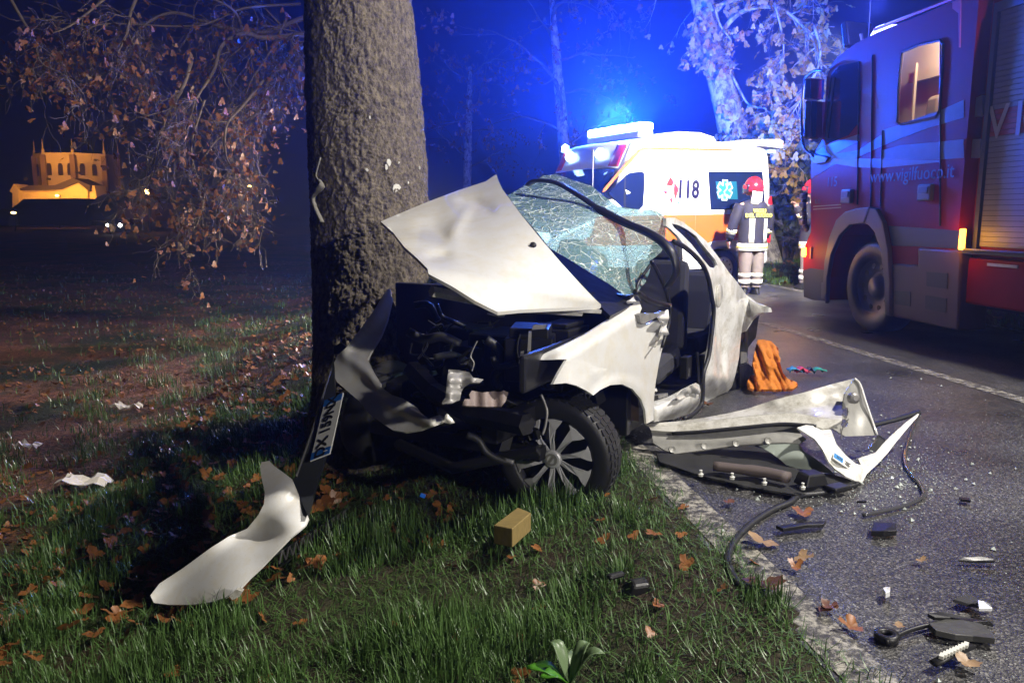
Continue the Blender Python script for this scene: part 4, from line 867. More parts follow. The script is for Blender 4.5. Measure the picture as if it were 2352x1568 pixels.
def grow(b, p, d, L, r, lev, rnd, tips, droop=0.25, wob=0.28, kids=(3, 5), maxlev=3):
    n = max(4, int(L / 0.16)) if lev < 2 else 4
    path = [p]; rr = [r]; dv = d.normalized()
    for i in range(n):
        dv = (dv + Vector((rnd.gauss(0, wob), rnd.gauss(0, wob), rnd.gauss(0, wob) - droop * (0.4 + 0.25 * lev))) * 0.5).normalized()
        p = p + dv * (L / n); path.append(p); rr.append(max(0.0022, r * (1 - 0.75 * (i + 1) / n)))
    b.tube(path, rr, 6 if lev == 0 else 4 if lev == 1 else 3, caps=False)
    if lev >= maxlev: tips.append((path[-1], dv)); tips.append((path[-2], dv)); return
    for _ in range(rnd.randint(*kids)):
        i = rnd.randint(max(1, n // 4), n); q = path[i]
        dd = (path[i] - path[i - 1]).normalized(); s = dd.cross(Vector((rnd.gauss(0, 1), rnd.gauss(0, 1), rnd.gauss(0, 1)))).normalized()
        grow(b, q, dd * 0.7 + s * rnd.uniform(0.4, 0.9), L * rnd.uniform(0.42, 0.72), max(0.0022, rr[i] * 0.6), lev + 1, rnd, tips, droop, wob, kids, maxlev)
def leaves(tree, tips, mats, nobj, nstuff, size, rnd, stuff_name='leaf_mass', hang=True, near=None):
    me_cache = []
    for m in mats:
        b = MB(); b.add(LEAF_V, LEAF_F); me = b.mesh('leaf'); me.materials.append(m); me_cache.append(me)
    tips = list(tips); rnd.shuffle(tips)
    for i in range(nobj):
        q, d = tips[i % len(tips)]
        o = bpy.data.objects.new('leaf', rnd.choice(me_cache)); COL.objects.link(o)
        o.location = q + Vector((rnd.gauss(0, 0.03), rnd.gauss(0, 0.03), -0.03 - rnd.random() * 0.05)); s = size * rnd.uniform(0.7, 1.3); o.scale = (s, s, s)
        o.rotation_euler = (rnd.uniform(1.6, 3.6), rnd.gauss(0, 0.5), rnd.uniform(0, 6.28))
        o.parent = tree; o.matrix_parent_inverse = Matrix.Translation(tree.location).inverted()
    if nstuff:
        pos = []; 
        for i in range(nstuff):
            q, d = tips[rnd.randrange(len(tips))]; pos.append(q + Vector((rnd.gauss(0, 0.10), rnd.gauss(0, 0.10), rnd.gauss(-0.03, 0.10))))
        n = nstuff
        o = scatter(stuff_name, LEAF_V, LEAF_F, pos, [rnd.uniform(0, 6.28) for _ in range(n)], [rnd.uniform(1.2, 3.8) for _ in range(n)], [rnd.gauss(0, 0.5) for _ in range(n)], [size * rnd.uniform(0.6, 1.2) for _ in range(n)], mats, [rnd.randrange(len(mats)) for _ in range(n)], parent=tree)
# the struck plane tree in the foreground
tb0 = at(823, 0, 5.42); tb1 = at(846, 400, 5.30); tax = (tb0 - tb1) / (tb0.z - tb1.z)
def trc(z): return tb1 + tax * (z - tb1.z)
base = trc(-0.32); 
T1 = thing('plane_tree', 'thick rough-barked plane tree trunk that the wrecked car has hit', 'tree', Vector((base.x, base.y, -0.2)))
trunk_mesh([(trc(-0.35), 0.43), (trc(0.3), 0.405), (trc(1.0), 0.395), (trc(1.6), 0.385), (trc(2.3), 0.365), (trc(3.2), 0.345), (trc(4.6), 0.33)], 330, 760, 0.012, True, 0, 0.24).build('trunk', M_BARK, T1, smooth=True, fix=False)
rnd = random.Random(3); b = MB(); tips = []
for k in range(6):
    a = 2 * math.pi * k / 6 + 0.4; p0 = trc(4.4)
    grow(b, p0, Vector((math.cos(a), math.sin(a), 1.1)), 2.6, 0.14, 0, rnd, tips, 0.0, 0.2, (2, 3), 2)
b.tube([trc(4.55), trc(5.6) + Vector((0.1, 0, 0)), trc(7.2)], [0.33, 0.24, 0.10], 14); b.build('crown_limbs', M_PALE, T1, smooth=True)
leaves(T1, tips, LEAFM[:3], 0, 260, 0.14, rnd)
# white tags and spots on its bark
def on_trunk(x, y, lift=0.02):
    r = ray(x, y); lo, hi = 3.5, 5.6
    for _ in range(200):
        p = O3 + r * lo; c = trc(p.z)
        if math.hypot(p.x - c.x, p.y - c.y) < 0.385 + lift: return p, (p - Vector((c.x, c.y, p.z))).normalized()
        lo += 0.01
    return p, Vector((0, -1, 0))
p, nrm = on_trunk(912, 434); b = MB(); b.lathe([(0, 0), (0.030, 0), (0.032, 0.006), (0.02, 0.014), (0, 0.012)], 9, frame(p, nrm.cross((0, 0, 1)), (0, 0, 1))); M_TAGW = mat('bleached_lichen', (0.72, 0.70, 0.64), 0.7, var=0.3, vscale=60)
b.build('bark_knot', M_TAGW, T1)
for j, (x, y, s) in enumerate([(893, 373, 0.022), (887, 384, 0.016), (843, 390, 0.012), (915, 374, 0.008), (962, 385, 0.010), (936, 420, 0.008), (850, 270, 0.010)]):
    p, nrm = on_trunk(x, y); b = MB(); rr = random.Random(j); b.prism([p + (nrm.cross(Vector((0, 0, 1))) * math.cos(a) * 0.7 + Vector((0, 0, 1)) * math.sin(a) * 1.1) * s * rr.uniform(0.6, 1.2) for a in [k * 0.785 for k in range(8)]], nrm * 0.008); b.build('lichen_patch', M_TAGW, T1)
b = MB(); pts = []
for x, y in cr([(738, 362), (728, 400), (732, 412), (741, 425), (731, 440), (722, 455), (728, 480), (742, 510)], 5):
    p, nrm = on_trunk(x, y, 0.03); pts.append(p + nrm * 0.006)
b.tube(pts, [0.010] * 12 + [0.026] * 8 + [0.016] * (len(pts) - 20), 6, flat=0.5); b.build('bark_scar', mat('pale_scar', (0.16, 0.15, 0.13), 0.8), T1, smooth=True)
# next tree of the row, hidden behind that trunk, whose limbs reach out over the field
rnd = random.Random(11)
tc2 = gnd(842, 585); tc2 = road(-0.45, 12.6); tc2.z = ground_z(tc2)
T2 = thing('plane_tree', 'plane tree behind the struck trunk with drooping leafless limbs over the field', 'tree', tc2)
trunk_mesh([(tc2 + Vector((0, 0, -0.1)), 0.40), (tc2 + Vector((0, 0, 1.5)), 0.34), (tc2 + Vector((0.05, 0, 4)), 0.30), (tc2 + Vector((0.1, 0, 8.5)), 0.18)], 48, 60, 0.012, False, 4, 0.1).build('trunk', M_PALE, T2, smooth=True, fix=False)
b = MB(); tips = []
def limb(pts, d0, d1, r0, r1, kids, L, lev=1, droop=0.30):
    P = cr([(x, y, lerp(d0, d1, i / (len(pts) - 1))) for i, (x, y) in enumerate(pts)], 6); W3 = [at(*q) for q in P]; n = len(W3)
    b.tube(W3, [lerp(r0, r1, i / (n - 1)) for i in range(n)], 8, caps=False)
    for _ in range(int(kids * 1.25)):
        i = rnd.randint(n // 5, n - 1); q = W3[i]; dd = (W3[i] - W3[i - 1]).normalized(); s = Vector((rnd.gauss(0, 0.6), rnd.gauss(0, 0.8), rnd.gauss(-0.45, 0.6)))
        grow(b, q, dd * 0.5 + s, L * rnd.uniform(0.6, 1.2), max(0.006, lerp(r0, r1, i / (n - 1)) * 0.42), lev, rnd, tips, droop, 0.62, (3, 5), 3)
LB = [([(860, 20), (745, 28), (690, 45), (600, 75), (500, 60), (400, 30), (330, 60), (290, 110)], 12.3, 11.2, 0.055, 0.012, 18, 1.0),
      ([(860, 60), (745, 78), (700, 80), (610, 88), (560, 78), (510, 105), (490, 165), (450, 230), (430, 300)], 12.3, 10.8, 0.06, 0.010, 22, 0.9),
      ([(860, 110), (745, 88), (690, 110), (650, 150), (615, 190), (600, 250), (560, 280), (500, 320), (470, 360)], 12.2, 11.5, 0.045, 0.008, 20, 0.8),
      ([(560, 78), (530, 20), (420, -30)], 11.8, 11.0, 0.03, 0.010, 8, 0.8),
      ([(320, -20), (300, 30), (290, 80), (270, 130), (310, 130)], 10.6, 10.4, 0.026, 0.006, 9, 0.7),
      ([(25, 0), (60, 60), (85, 85), (84, 120), (100, 150), (150, 175), (165, 210), (175, 235)], 10.0, 9.8, 0.020, 0.006, 9, 0.55),
      ([(440, 140), (420, 200), (385, 260), (375, 290), (360, 340), (350, 400), (330, 440)], 11.0, 10.8, 0.030, 0.006, 16, 0.7),
      ([(605, 185), (560, 240), (520, 290), (520, 360), (540, 400), (530, 450), (495, 500)], 11.3, 11.0, 0.022, 0.005, 14, 0.6),
      ([(660, 40), (620, 120), (570, 200), (560, 280)], 11.9, 11.6, 0.022, 0.006, 12, 0.7),
      ([(470, 230), (440, 330), (450, 400), (470, 440), (450, 520), (420, 520)], 11.0, 11.1, 0.016, 0.004, 10, 0.5),
      ([(250, -10), (160, 60), (85, 85)], 10.4, 10.0, 0.018, 0.008, 8, 0.6),
      ([(690, 10), (560, 20), (450, 60), (250, 55), (190, 75)], 12.0, 10.5, 0.024, 0.006, 12, 0.7)]
for pts, d0, d1, r0, r1, kids, L in LB: limb(pts, d0, d1, r0, r1, kids, L)
for k in range(5):
    a = k * 1.2 + 0.6; grow(b, tc2 + Vector((0.1, 0, 5 + 0.6 * k)), Vector((math.cos(a), math.sin(a), 0.5)), 2.6, 0.06, 0, rnd, tips, 0.1, 0.25, (2, 3), 2)
b.build('limbs', M_TWIG, T2, smooth=True, fix=False)
vis = [t for t in tips if t[0].z < 5.2 and t[0].y < 13]
leaves(T2, vis, [LEAFM[0], LEAFM[1], LEAFM[2], mat('mauve_leaf', (0.26, 0.11, 0.08), 0.5)], 280, 1700, 0.095, rnd)
b = MB()
for q, d in rnd.sample(vis, 90):
    b.tube([q, q + Vector((0, 0, -0.10))], 0.002, 3, caps=False); b.lathe([(0.001, -0.014), (0.012, -0.008), (0.012, 0.008), (0.001, 0.014)], 5, Matrix.Translation(q + Vector((0, 0, -0.11))))
b.build('seed_balls', M_TWIG, T2)['kind'] = 'stuff'
# the leafy tree on the far side of the road
rnd = random.Random(5)
f0 = at(1690, 330, 20.0); f1 = at(1622, 40, 20.3); ax = (f1 - f0) / (f1.z - f0.z)
def tr3(z): return f0 + ax * (z - f0.z)
T3 = thing('plane_tree', 'pale mottled plane tree with yellow leaves behind the ambulance', 'tree', tr3(0.1))
trunk_mesh([(tr3(-0.2), 0.46), (tr3(1.5), 0.40), (tr3(3.5), 0.36), (tr3(5.2), 0.34), (tr3(7), 0.27), (tr3(9.5), 0.15)], 60, 110, 0.02, False, 9, 0.12).build('trunk', M_PALE, T3, smooth=True, fix=False)
b = MB(); tips = []
def limb3(pts, d0, d1, r0, r1, kids, L):
    P = cr([(x, y, lerp(d0, d1, i / (len(pts) - 1))) for i, (x, y) in enumerate(pts)], 6); W3 = [at(*q) for q in P]; n = len(W3)
    b.tube(W3, [lerp(r0, r1, i / (n - 1)) for i in range(n)], 7, caps=False)
    for _ in range(kids):
        i = rnd.randint(n // 4, n - 1); dd = (W3[i] - W3[i - 1]).normalized(); s = Vector((rnd.gauss(0, 0.7), rnd.gauss(0, 0.7), rnd.gauss(-0.4, 0.5)))
        grow(b, W3[i], dd * 0.4 + s, L * rnd.uniform(0.5, 1.1), max(0.005, r0 * 0.3), 1, rnd, tips, 0.35, 0.35, (2, 4), 3)
for a in [([(1640, 100), (1700, 30), (1790, 20), (1860, 80), (1880, 140)], 20, 18, 0.07, 0.015, 22, 0.8), ([(1660, 130), (1690, 190), (1720, 240), (1760, 250), (1750, 265)], 20, 19, 0.04, 0.01, 10, 0.55),
          ([(1870, 60), (1885, 120), (1870, 180), (1840, 230), (1800, 290)], 18, 17.5, 0.035, 0.008, 18, 0.7), ([(1870, 170), (1830, 300), (1810, 350), (1850, 400)], 17.8, 17.4, 0.02, 0.006, 11, 0.55),
          ([(1630, 60), (1600, 40), (1590, 80), (1600, 120)], 20, 19.4, 0.04, 0.01, 10, 0.55), ([(1625, 20), (1720, -10), (1800, -40), (1860, -30)], 20, 18.6, 0.05, 0.012, 16, 0.8),
          ([(1780, 10), (1800, 100), (1790, 160), (1770, 200)], 18.6, 18.2, 0.025, 0.006, 16, 0.6), ([(1640, 10), (1655, 60), (1680, 100), (1640, 130)], 19.6, 19.3, 0.03, 0.008, 12, 0.5)]: limb3(*a)
for k in range(6):
    a = k * 1.1; grow(b, tr3(6.2 + 0.6 * k), Vector((math.cos(a), math.sin(a), 0.8)), 2.6, 0.07, 0, rnd, tips, 0.1, 0.25, (2, 3), 2)
b.build('limbs', M_PALE, T3, smooth=True, fix=False)
vis = [t for t in tips if t[0].z < 6.8]
YL = [mat('yellow_leaf', (0.50, 0.32, 0.06), 0.5, var=0.4, vscale=20), mat('ochre_leaf', (0.42, 0.21, 0.04), 0.5), mat('olive_leaf', (0.20, 0.19, 0.07), 0.5), LEAFM[2]]
leaves(T3, vis, YL, 290, 700, 0.21, rnd)
# two fainter trees farther down the road
for j, (x, d, lean, lab) in enumerate([(1316, 33, -36, 'slender dim tree far behind the ambulance beacon'), (1070, 48, 10, 'faint distant roadside tree between the struck trunk and the ambulance')]):
    rnd = random.Random(20 + j); p0 = at(x, 490, d); p0.z = 0; p1 = at(x + lean, 150, d); axx = (p1 - p0) / p1.z
    T = thing('roadside_tree', lab, 'tree', p0)
    trunk_mesh([(p0 + axx * z, r) for z, r in ((-0.2, 0.30), (2, 0.26), (4.5, 0.24), (7, 0.2), (10, 0.1))], 20, 30, 0.02, False, j, 0.1).build('trunk', M_PALE, T, smooth=True, fix=False)
    b = MB(); tips = []
    for k in range(9):
        a = k * 2.4; grow(b, p0 + axx * (4 + 0.7 * k), Vector((math.cos(a), math.sin(a), 0.5)), 3.4, 0.07, 0, rnd, tips, 0.12, 0.25, (3, 4), 2)
    b.build('limbs', M_TWIG, T, smooth=True, fix=False)
    leaves(T, [t for t in tips if t[0].z < 12.5], LEAFM[:3], 0, 900, 0.20, rnd)
# dense dark hedge behind the firefighters, right of the ambulance
rnd = random.Random(31)
for j, (x, d, rx, hh) in enumerate([(1815, 21.0, 1.2, 2.5), (1905, 19.5, 1.4, 2.9), (1990, 22.5, 1.5, 3.2)]):
    c = at(x, 490, d); c.z = 0.1
    S = thing('shrub', ['dark leafy shrub right of the ambulance rear', 'tall dark shrub behind the truck mirror', 'dark shrub hidden behind the truck cab'][j], 'shrub', c, None)
    b = MB(); tips = []
    for k in range(16):
        a = rnd.uniform(0, 6.28); grow(b, c + Vector((math.cos(a) * 0.25, math.sin(a) * 0.25, 0)), Vector((math.cos(a) * 0.35 * rx, math.sin(a) * 0.35, 1)), hh * rnd.uniform(0.5, 0.9), 0.03, 0, rnd, tips, -0.02, 0.22, (3, 5), 2)
    b.build('stems', M_TWIG, S, fix=False)
    leaves(S, tips, [mat('dim_green_leaf', (0.06, 0.07, 0.03), 0.5), LEAFM[3], mat('olive_leaf', (0.2, 0.19, 0.07), 0.5)], 0, 2600, 0.17, rnd, 'foliage')
# ------------------------------------------------------------------ ambulance
ZA = Zw(1176.0, 235.2, 0.30)
AA = math.radians(28)
AU = Vector((math.cos(AA), math.sin(AA), 0)); AN = Vector((math.sin(AA), -math.cos(AA), 0))      # towards its tail; out of its near flank
AP = at(1770, 490, 14.0); AP.z = 0
def amb(x, y, off=0.0): return vplane(x, y, AP + AN * off, AU)
AM = Matrix((-AU, -AN, Vector((0, 0, 1)))).transposed().to_4x4(); AM.translation = AP             # (forward from tail, inwards, up)
AMI = AM.inverted()
def asz(x, y): q = AMI @ amb(*ZA(x, y)); return (q.x, q.z)
def apanel(name, pts, m, parent, off=0.004, th=0.004, px=True):
    b = MB(); P = [asz(*p) for p in pts] if px else pts
    b.prism([AM @ Vector((s, -off, z)) for s, z in P], -AN * th); return b.build(name, m, parent)
M_AMBW = mat('ambulance_white', (0.80, 0.80, 0.80), 0.3, coat=0.4); M_AMBO = mat('ambulance_orange', (0.62, 0.13, 0.025), 0.35, coat=0.3)
M_AMBR = mat('ambulance_red', (0.62, 0.035, 0.05), 0.35, coat=0.3); M_GLASSB = mat('tinted_window', (0.008, 0.014, 0.05), 0.1, spec=0.7)
AMB = thing('ambulance', 'white and orange ambulance van with blue roof beacon parked across the road', 'ambulance', AM @ Vector((2.3, 1.0, 0)))
sA, zA = asz(690, 690); sR, zR = asz(1000, 348)
SF = sA + 0.95
prof = [(0.0, 0.42), (0.0, 1.3), (0.03, 1.8), (0.10, 2.25), (0.16, 2.40), (0.6, 2.47), (sR - 0.4, 2.50), (sR, 2.47), (sR + 0.18, 2.40), (sA - 0.25, 1.62), (sA, 1.30), (sA + 0.15, 1.22), (SF - 0.15, 0.98), (SF, 0.85), (SF + 0.05, 0.40),
        (SF - 0.35, 0.36), (SF - 0.42, 0.62), (SF - 0.62, 0.74), (SF - 0.85, 0.74), (SF - 1.05, 0.62), (SF - 1.12, 0.36), (1.42, 0.36), (1.36, 0.60), (1.15, 0.74), (0.92, 0.74), (0.70, 0.60), (0.64, 0.36)]
b = MB(); b.prism([AM @ Vector((s, 0, z)) for s, z in prof], -AN * 2.0); BODY = b.build('body', M_AMBW, AMB, bevel=0.06, angle=0.3)
apanel('orange_side_band', [(s, z) for s, z in [(0.02, 0.95), (0.02, asz(1690, 850)[1]), (sA + 0.1, asz(1175, 862)[1] - 0.02), (sA + 0.2, 0.95), (SF - 0.35, 0.80), (SF - 1.12, 0.80), (1.42, 0.80), (1.30, 0.84), (0.72, 0.84), (0.5, 0.76), (0.1, 0.76)]], M_AMBO, BODY, px=False)
apanel('orange_roof_stripe', [(1040, 346), (1460, 352), (1690, 358), (1690, 374), (1460, 368), (1040, 362), (985, 372), (900, 470), (800, 575), (720, 672), (690, 690), (700, 660), (790, 555), (880, 445), (960, 362), (1000, 348)], M_AMBO, BODY, off=0.012)
WIN = apanel('rear_side_window', [(1500, 530), (1915, 530), (1937, 818), (1520, 820)], M_GLASSB, BODY, off=0.010)
CW = apanel('cab_window', [(868, 560), (900, 540), (990, 528), (1012, 545), (1012, 640), (1002, 790), (975, 818), (850, 808), (735, 700)], M_GLASSB, BODY, off=0.010)
apanel('door_mirror', [(862, 668), (900, 690), (872, 706)], M_AMBW, BODY, off=0.03, th=0.15)
apanel('window_pillar', [(858, 570), (866, 570), (868, 800), (850, 800)], M_BLACK, CW, off=0.016)
# numbers, emblem
p0, p1 = asz(1265, 672), asz(1425, 672); zh = asz(1340, 603)[1] - asz(1340, 740)[1]
tm = Matrix.Translation((0, 0, 0))
def aframe(px, py, off=0.012):
    s, z = asz(px, py); return frame(AM @ Vector((s, -off, z)), AU, (0, 0, 1))
text_mesh('number_118', '118', zh * 1.38, aframe(1345, 672) @ Matrix.Diagonal((0.80, 1, 1, 1)), mat('navy_lettering', (0.012, 0.010, 0.05), 0.4), BODY, bold=0.012)
apanel('red_underline', [(1282, 747), (1433, 747), (1433, 752), (1282, 752)], M_AMBR, BODY, off=0.012)
apanel('grey_caption', [(1282, 766), (1430, 766), (1430, 775), (1282, 775)], mat('faint_caption', (0.55, 0.5, 0.6), 0.5), BODY, off=0.012)
for pts in ([(1210, 570), (1238, 612), (1222, 640), (1180, 632)], [(1240, 612), (1275, 662), (1250, 745), (1238, 700)], [(1158, 678), (1193, 680), (1176, 706)], [(1222, 725), (1226, 776), (1204, 745)]): apanel('emblem_shard', pts, M_AMBR, BODY, off=0.012)
apanel('emblem_shard', [(1258, 762), (1280, 762), (1275, 778)], mat('teal_shard', (0.05, 0.4, 0.42), 0.4), BODY, off=0.012)
def star(name, k, m, off):
    b = MB(); s0, z0 = asz(1625, 672); R = zh * 0.52 * k; wv = zh * 0.115 + (k - 1) * R
    for a in (0, math.pi / 3, -math.pi / 3):
        c, s = math.cos(a), math.sin(a)
        b.prism([AM @ Vector((s0 + x * c - y * s, -off - 0.001 * a, z0 + x * s + y * c)) for x, y in ((-wv, -R), (wv, -R), (wv, R), (-wv, R))], -AN * 0.003)
    return b.build(name, m, WIN)
star('star_outline', 1.16, mat('window_film_white', (0.5, 0.7, 0.75), 0.5), 0.014); star('star_of_life', 1.0, mat('window_film_cyan', (0.02, 0.32, 0.50), 0.5), 0.021)
b = MB(); s0, z0 = asz(1626, 672); b.tube([AM @ Vector((s0, -0.03, z0 - zh * 0.36)), AM @ Vector((s0 + 0.03, -0.03, z0 - zh * 0.1)), AM @ Vector((s0 - 0.03, -0.03, z0 + zh * 0.1)), AM @ Vector((s0, -0.03, z0 + zh * 0.38))], 0.012, 6); b.build('star_snake_staff', mat('window_film_white', (0.5, 0.7, 0.75), 0.5), WIN)
apanel('window_teal_film', [(1555, 605), (1715, 605), (1725, 742), (1570, 742)], mat('teal_film', (0.01, 0.10, 0.16), 0.3), WIN, off=0.0125, th=0.0008)
for s in (0.0, 2.05): 
    b = MB(); b.box((1.7 + s, 0.0, 1.5), (0.012, 0.008, 1.5), AM); b.build('door_gap', mat('panel_gap', (0.35, 0.33, 0.33), 0.6), BODY)
# tail lamp, roof gear, front
b = MB(); b.prism([AM @ Vector((x, -0.015, z)) for x, z in ((0.02, 0.78), (0.10, 0.82), (0.10, 1.55), (0.04, 1.60), (0.0, 1.4))], AN * 0.03); TL = b.build('tail_lamp', mat('tail_lamp_red', (0.5, 0.01, 0.02), 0.2, emit=(1, 0.03, 0.05), estr=1.2), AMB, bevel=0.01)
b = MB(); b.prism([AM @ Vector((x, -0.05, z)) for x, z in ((0.03, 0.98), (0.09, 1.0), (0.09, 1.26), (0.03, 1.28))], AN * 0.01); b.build('tail_lamp_lens', mat('tail_lamp_lit', (0.9, 0.6, 0.5), 0.2, emit=(1, 0.7, 0.6), estr=3.0), TL)
b = MB(); b.prism([AM @ Vector((x, 0.05, z)) for x, z in ((-0.28, 2.42), (-0.28, 2.56), (-0.2, 2.58), (0.3, 2.56), (0.8, 2.52), (0.8, 2.45), (0.1, 2.44))], -AN * 1.9); SPO = b.build('rear_spoiler', M_AMBW, AMB, bevel=0.02)
b = MB(); b.box((-0.29, 1.0, 2.50), (0.01, 1.88, 0.02), AM); b.build('spoiler_stripe', M_AMBO, SPO)
b = MB(); b.box((-0.1, 0.2, 2.37), (0.14, 0.16, 0.07), AM); b.build('spoiler_lamp', mat('blue_white_lens', (0.4, 0.6, 0.9), 0.2), AMB, bevel=0.01)
b = MB(); b.prism([AM @ Vector((x, 0.4, z)) for x, z in ((0.9, 2.48), (1.0, 2.60), (1.3, 2.66), (1.8, 2.65), (2.3, 2.58), (2.35, 2.48))], -AN * 1.2); b.build('roof_vent', M_AMBW, AMB, bevel=0.03)
b = MB(); b.box((sR - 0.9, 1.0, 2.55), (0.5, 1.1, 0.08), AM); b.build('roof_plinth', M_AMBW, AMB, bevel=0.02)
# windscreen and forehead on the sloping front
fa = Vector((sR + 0.18, 0, 2.40)); fb = Vector((sA - 0.25, 0, 1.62)); fc = Vector((sA, 0, 1.30)); fn = Vector((fa.z - fb.z, 0, fb.x - fa.x)).normalized() * 1
def slope(t, w, lift): 
    q = fa + (fc - fa) * t; nn = Vector((fa.z - fc.z, 0, fc.x - fa.x)).normalized(); return AM @ (Vector((q.x, w, q.z)) + nn * lift)
b = MB(); b.grid([[slope(t, w, 0.09 * math.sin(math.pi * w / 2.0) + 0.02) for w in np.linspace(0.10, 1.9, 9)] for t in (0.40, 0.6, 0.8, 0.99)]); b.build('windscreen', M_GLASSB, AMB, smooth=True, solid=0.01)
b = MB(); b.grid([[slope(t, w, 0.09 * math.sin(math.pi * w / 2.0) + 0.02) for w in np.linspace(0.06, 1.94, 9)] for t in (0.02, 0.15, 0.25, 0.38)]); FH = b.build('forehead', M_AMBW, AMB, smooth=True, solid=0.01)  # white centre puts the beacon glare into the colour of a red forehead
for w0, w1 in ((0.06, 0.30), (1.70, 1.94)):
    b = MB(); b.grid([[slope(t, w, 0.09 * math.sin(math.pi * w / 2.0) + 0.028) for w in np.linspace(w0, w1, 4)] for t in (0.05, 0.2, 0.36)]); b.build('red_corner', M_AMBR, FH, smooth=True, solid=0.006)
M_STROBE = mat('strobe_lens', (0.6, 0.8, 1.0), 0.2, emit=(0.40, 0.65, 1.0), estr=10); M_BLUELENS = mat('beacon_lens', (0.3, 0.5, 1.0), 0.2, emit=(0.35, 0.62, 1.0), estr=22)
for w in (0.55, 1.45):
    b = MB(); c = slope(0.20, w, 0.10 + 0.05 * math.sin(math.pi * w / 2)); nn = (slope(0.2, w, 0.3) - slope(0.2, w, 0.1)).normalized()
    M = frame(c, AN, nn.cross(AN)); b.lathe([(0.0, 0.0), (0.085, 0.0), (0.09, 0.03), (0.07, 0.07), (0, 0.08)], 16, M if (M.to_3x3().col[2]).dot(nn) > 0 else frame(c, -AN, nn.cross(AN))); b.build('strobe', M_STROBE, AMB, smooth=True)
b = MB(); b.box((sR - 0.25, 1.0, 2.56), (0.30, 1.5, 0.10), AM); BAR = b.build('beacon_bar', M_AMBW, AMB, bevel=0.02)
for w in (0.45, 1.0, 1.55):
    b = MB(); b.box((sR - 0.25, w, 2.68), (0.26, 0.46, 0.13), AM); b.build('beacon_lens', M_BLUELENS, BAR, bevel=0.03)
for w in (1.05, 1.55): lamp('beacon_light', 'POINT', AM @ Vector((sR - 0.50, w, 2.715)), LIGHTS['blue'] / 2, (0.002, 0.06, 1.0), 0.12, parent=AMB)
lamp('beacon_flash', 'POINT', AM @ Vector((sR - 0.25, 1.20, 2.90)), LIGHTS['blue_core'], (0.05, 0.16, 1.0), 0.15, parent=AMB)
b = MB(); b.lathe([(0.0, 0), (0.07, 0), (0.06, 0.10), (0.0, 0.14)], 12, Matrix.Translation(slope(0.05, 1.9, 0.05))); b.build('corner_beacon', M_STROBE, AMB, smooth=True)
b = MB(); b.box((SF + 0.03, 1.0, 0.62), (0.08, 1.9, 0.28), AM); b.build('front_bumper', M_BLACK, AMB, bevel=0.03)
for w in (0.25, 1.75):
    b = MB(); b.box((SF - 0.03, w, 0.92), (0.14, 0.3, 0.16), AM, Matrix.Rotation(0.3, 3, 'Y')); b.build('headlamp', mat('headlamp_glass', (0.7, 0.7, 0.7), 0.1, emit=(1, 0.95, 0.85), estr=6), AMB, bevel=0.02)
    lamp('headlight', 'SPOT', AM @ Vector((SF + 0.12, w, 0.95)), LIGHTS['headlight'], (1.0, 0.86, 0.74), 0.07, AM @ Vector((SF + 12, w - 0.5, -0.2)), AMB, cone=1.5)
def van_wheel(s, w):
    M = AM @ Matrix.Translation((s, w, 0.345)) @ Matrix.Rotation(math.pi / 2, 4, 'X')
    ty = MB(); ty.lathe([(0.22, -0.1), (0.32, -0.11), (0.345, -0.08), (0.345, 0.08), (0.32, 0.11), (0.22, 0.1)], 36, M, closed=True); root = ty.build('wheel', M_RUBBER, AMB, smooth=True)
    r = MB(); r.lathe([(0.0, 0.05), (0.10, 0.06), (0.13, 0.10), (0.2, 0.09), (0.225, 0.10), (0.225, 0.0), (0.0, 0.0)], 28, M)
    rim = r.build('rim', M_AMBW, root, smooth=True)
    for k in range(12): a = k * math.pi / 6; h = MB(); h.lathe([(0, 0.098), (0.016, 0.1), (0.012, 0.106), (0, 0.106)], 6, M @ Matrix.Translation((0.165 * math.cos(a), 0.165 * math.sin(a), 0))); h.build('rim_hole', M_BLACK, rim)
    pass
for s in (1.03, SF - 0.74):
    for w in (0.12, 1.88): van_wheel(s, w)

# ------------------------------------------------------------------ fire engine
ZT = Zw(1787.5, 0.0, 0.5402)
TP = gz(1985, 762, 0.0)
def trk(x, y, off=0.0): return vplane(x, y, TP - RX * off, RD)
TM = Matrix((RD, RX, Vector((0, 0, 1)))).transposed().to_4x4(); TM.translation = TP               # (forward of front axle, inwards, up)
TMI = TM.inverted()
def tsz(x, y): q = TMI @ trk(*ZT(x, y)); return (q.x, q.z)
def truck_red():
    m = mat('fire_engine_red', (0.26, 0.006, 0.008), 0.5, spec=0.10, coat=0.0, var=0.2, vscale=6, rvar=0.1); return m
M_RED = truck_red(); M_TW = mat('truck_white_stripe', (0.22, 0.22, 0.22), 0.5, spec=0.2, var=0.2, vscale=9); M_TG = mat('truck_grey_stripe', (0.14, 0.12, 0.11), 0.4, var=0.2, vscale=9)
M_TGREY = mat('truck_grey_plastic', (0.09, 0.09, 0.10), 0.45, bump=0.1); M_TDARK = mat('truck_black', (0.012, 0.012, 0.014), 0.5)
TRK = thing('fire_engine', 'dark red fire engine with roller shutter and lit rear cab window at the right', 'fire engine', TM @ Vector((-2, 1.25, 0)))
def tpanel(name, pts, m, parent, off=0.004, th=0.004, px=True, bevel=0):
    b = MB(); P = [tsz(*p) for p in pts] if px else pts
    b.prism([TM @ Vector((s, -off, z)) for s, z in P], RX * th); return b.build(name, m, parent, bevel=bevel)
cab_px = [(112, 1262), (106, 1150), (108, 1060), (140, 985), (138, 820), (138, 700), (150, 655), (185, 600), (198, 450), (206, 330), (222, 285), (250, 245), (330, 185), (420, 140)]
cab = [tsz(*p) for p in cab_px]
zr = tsz(600, 68)[1]; sc_ = tsz(818, 400)[0]
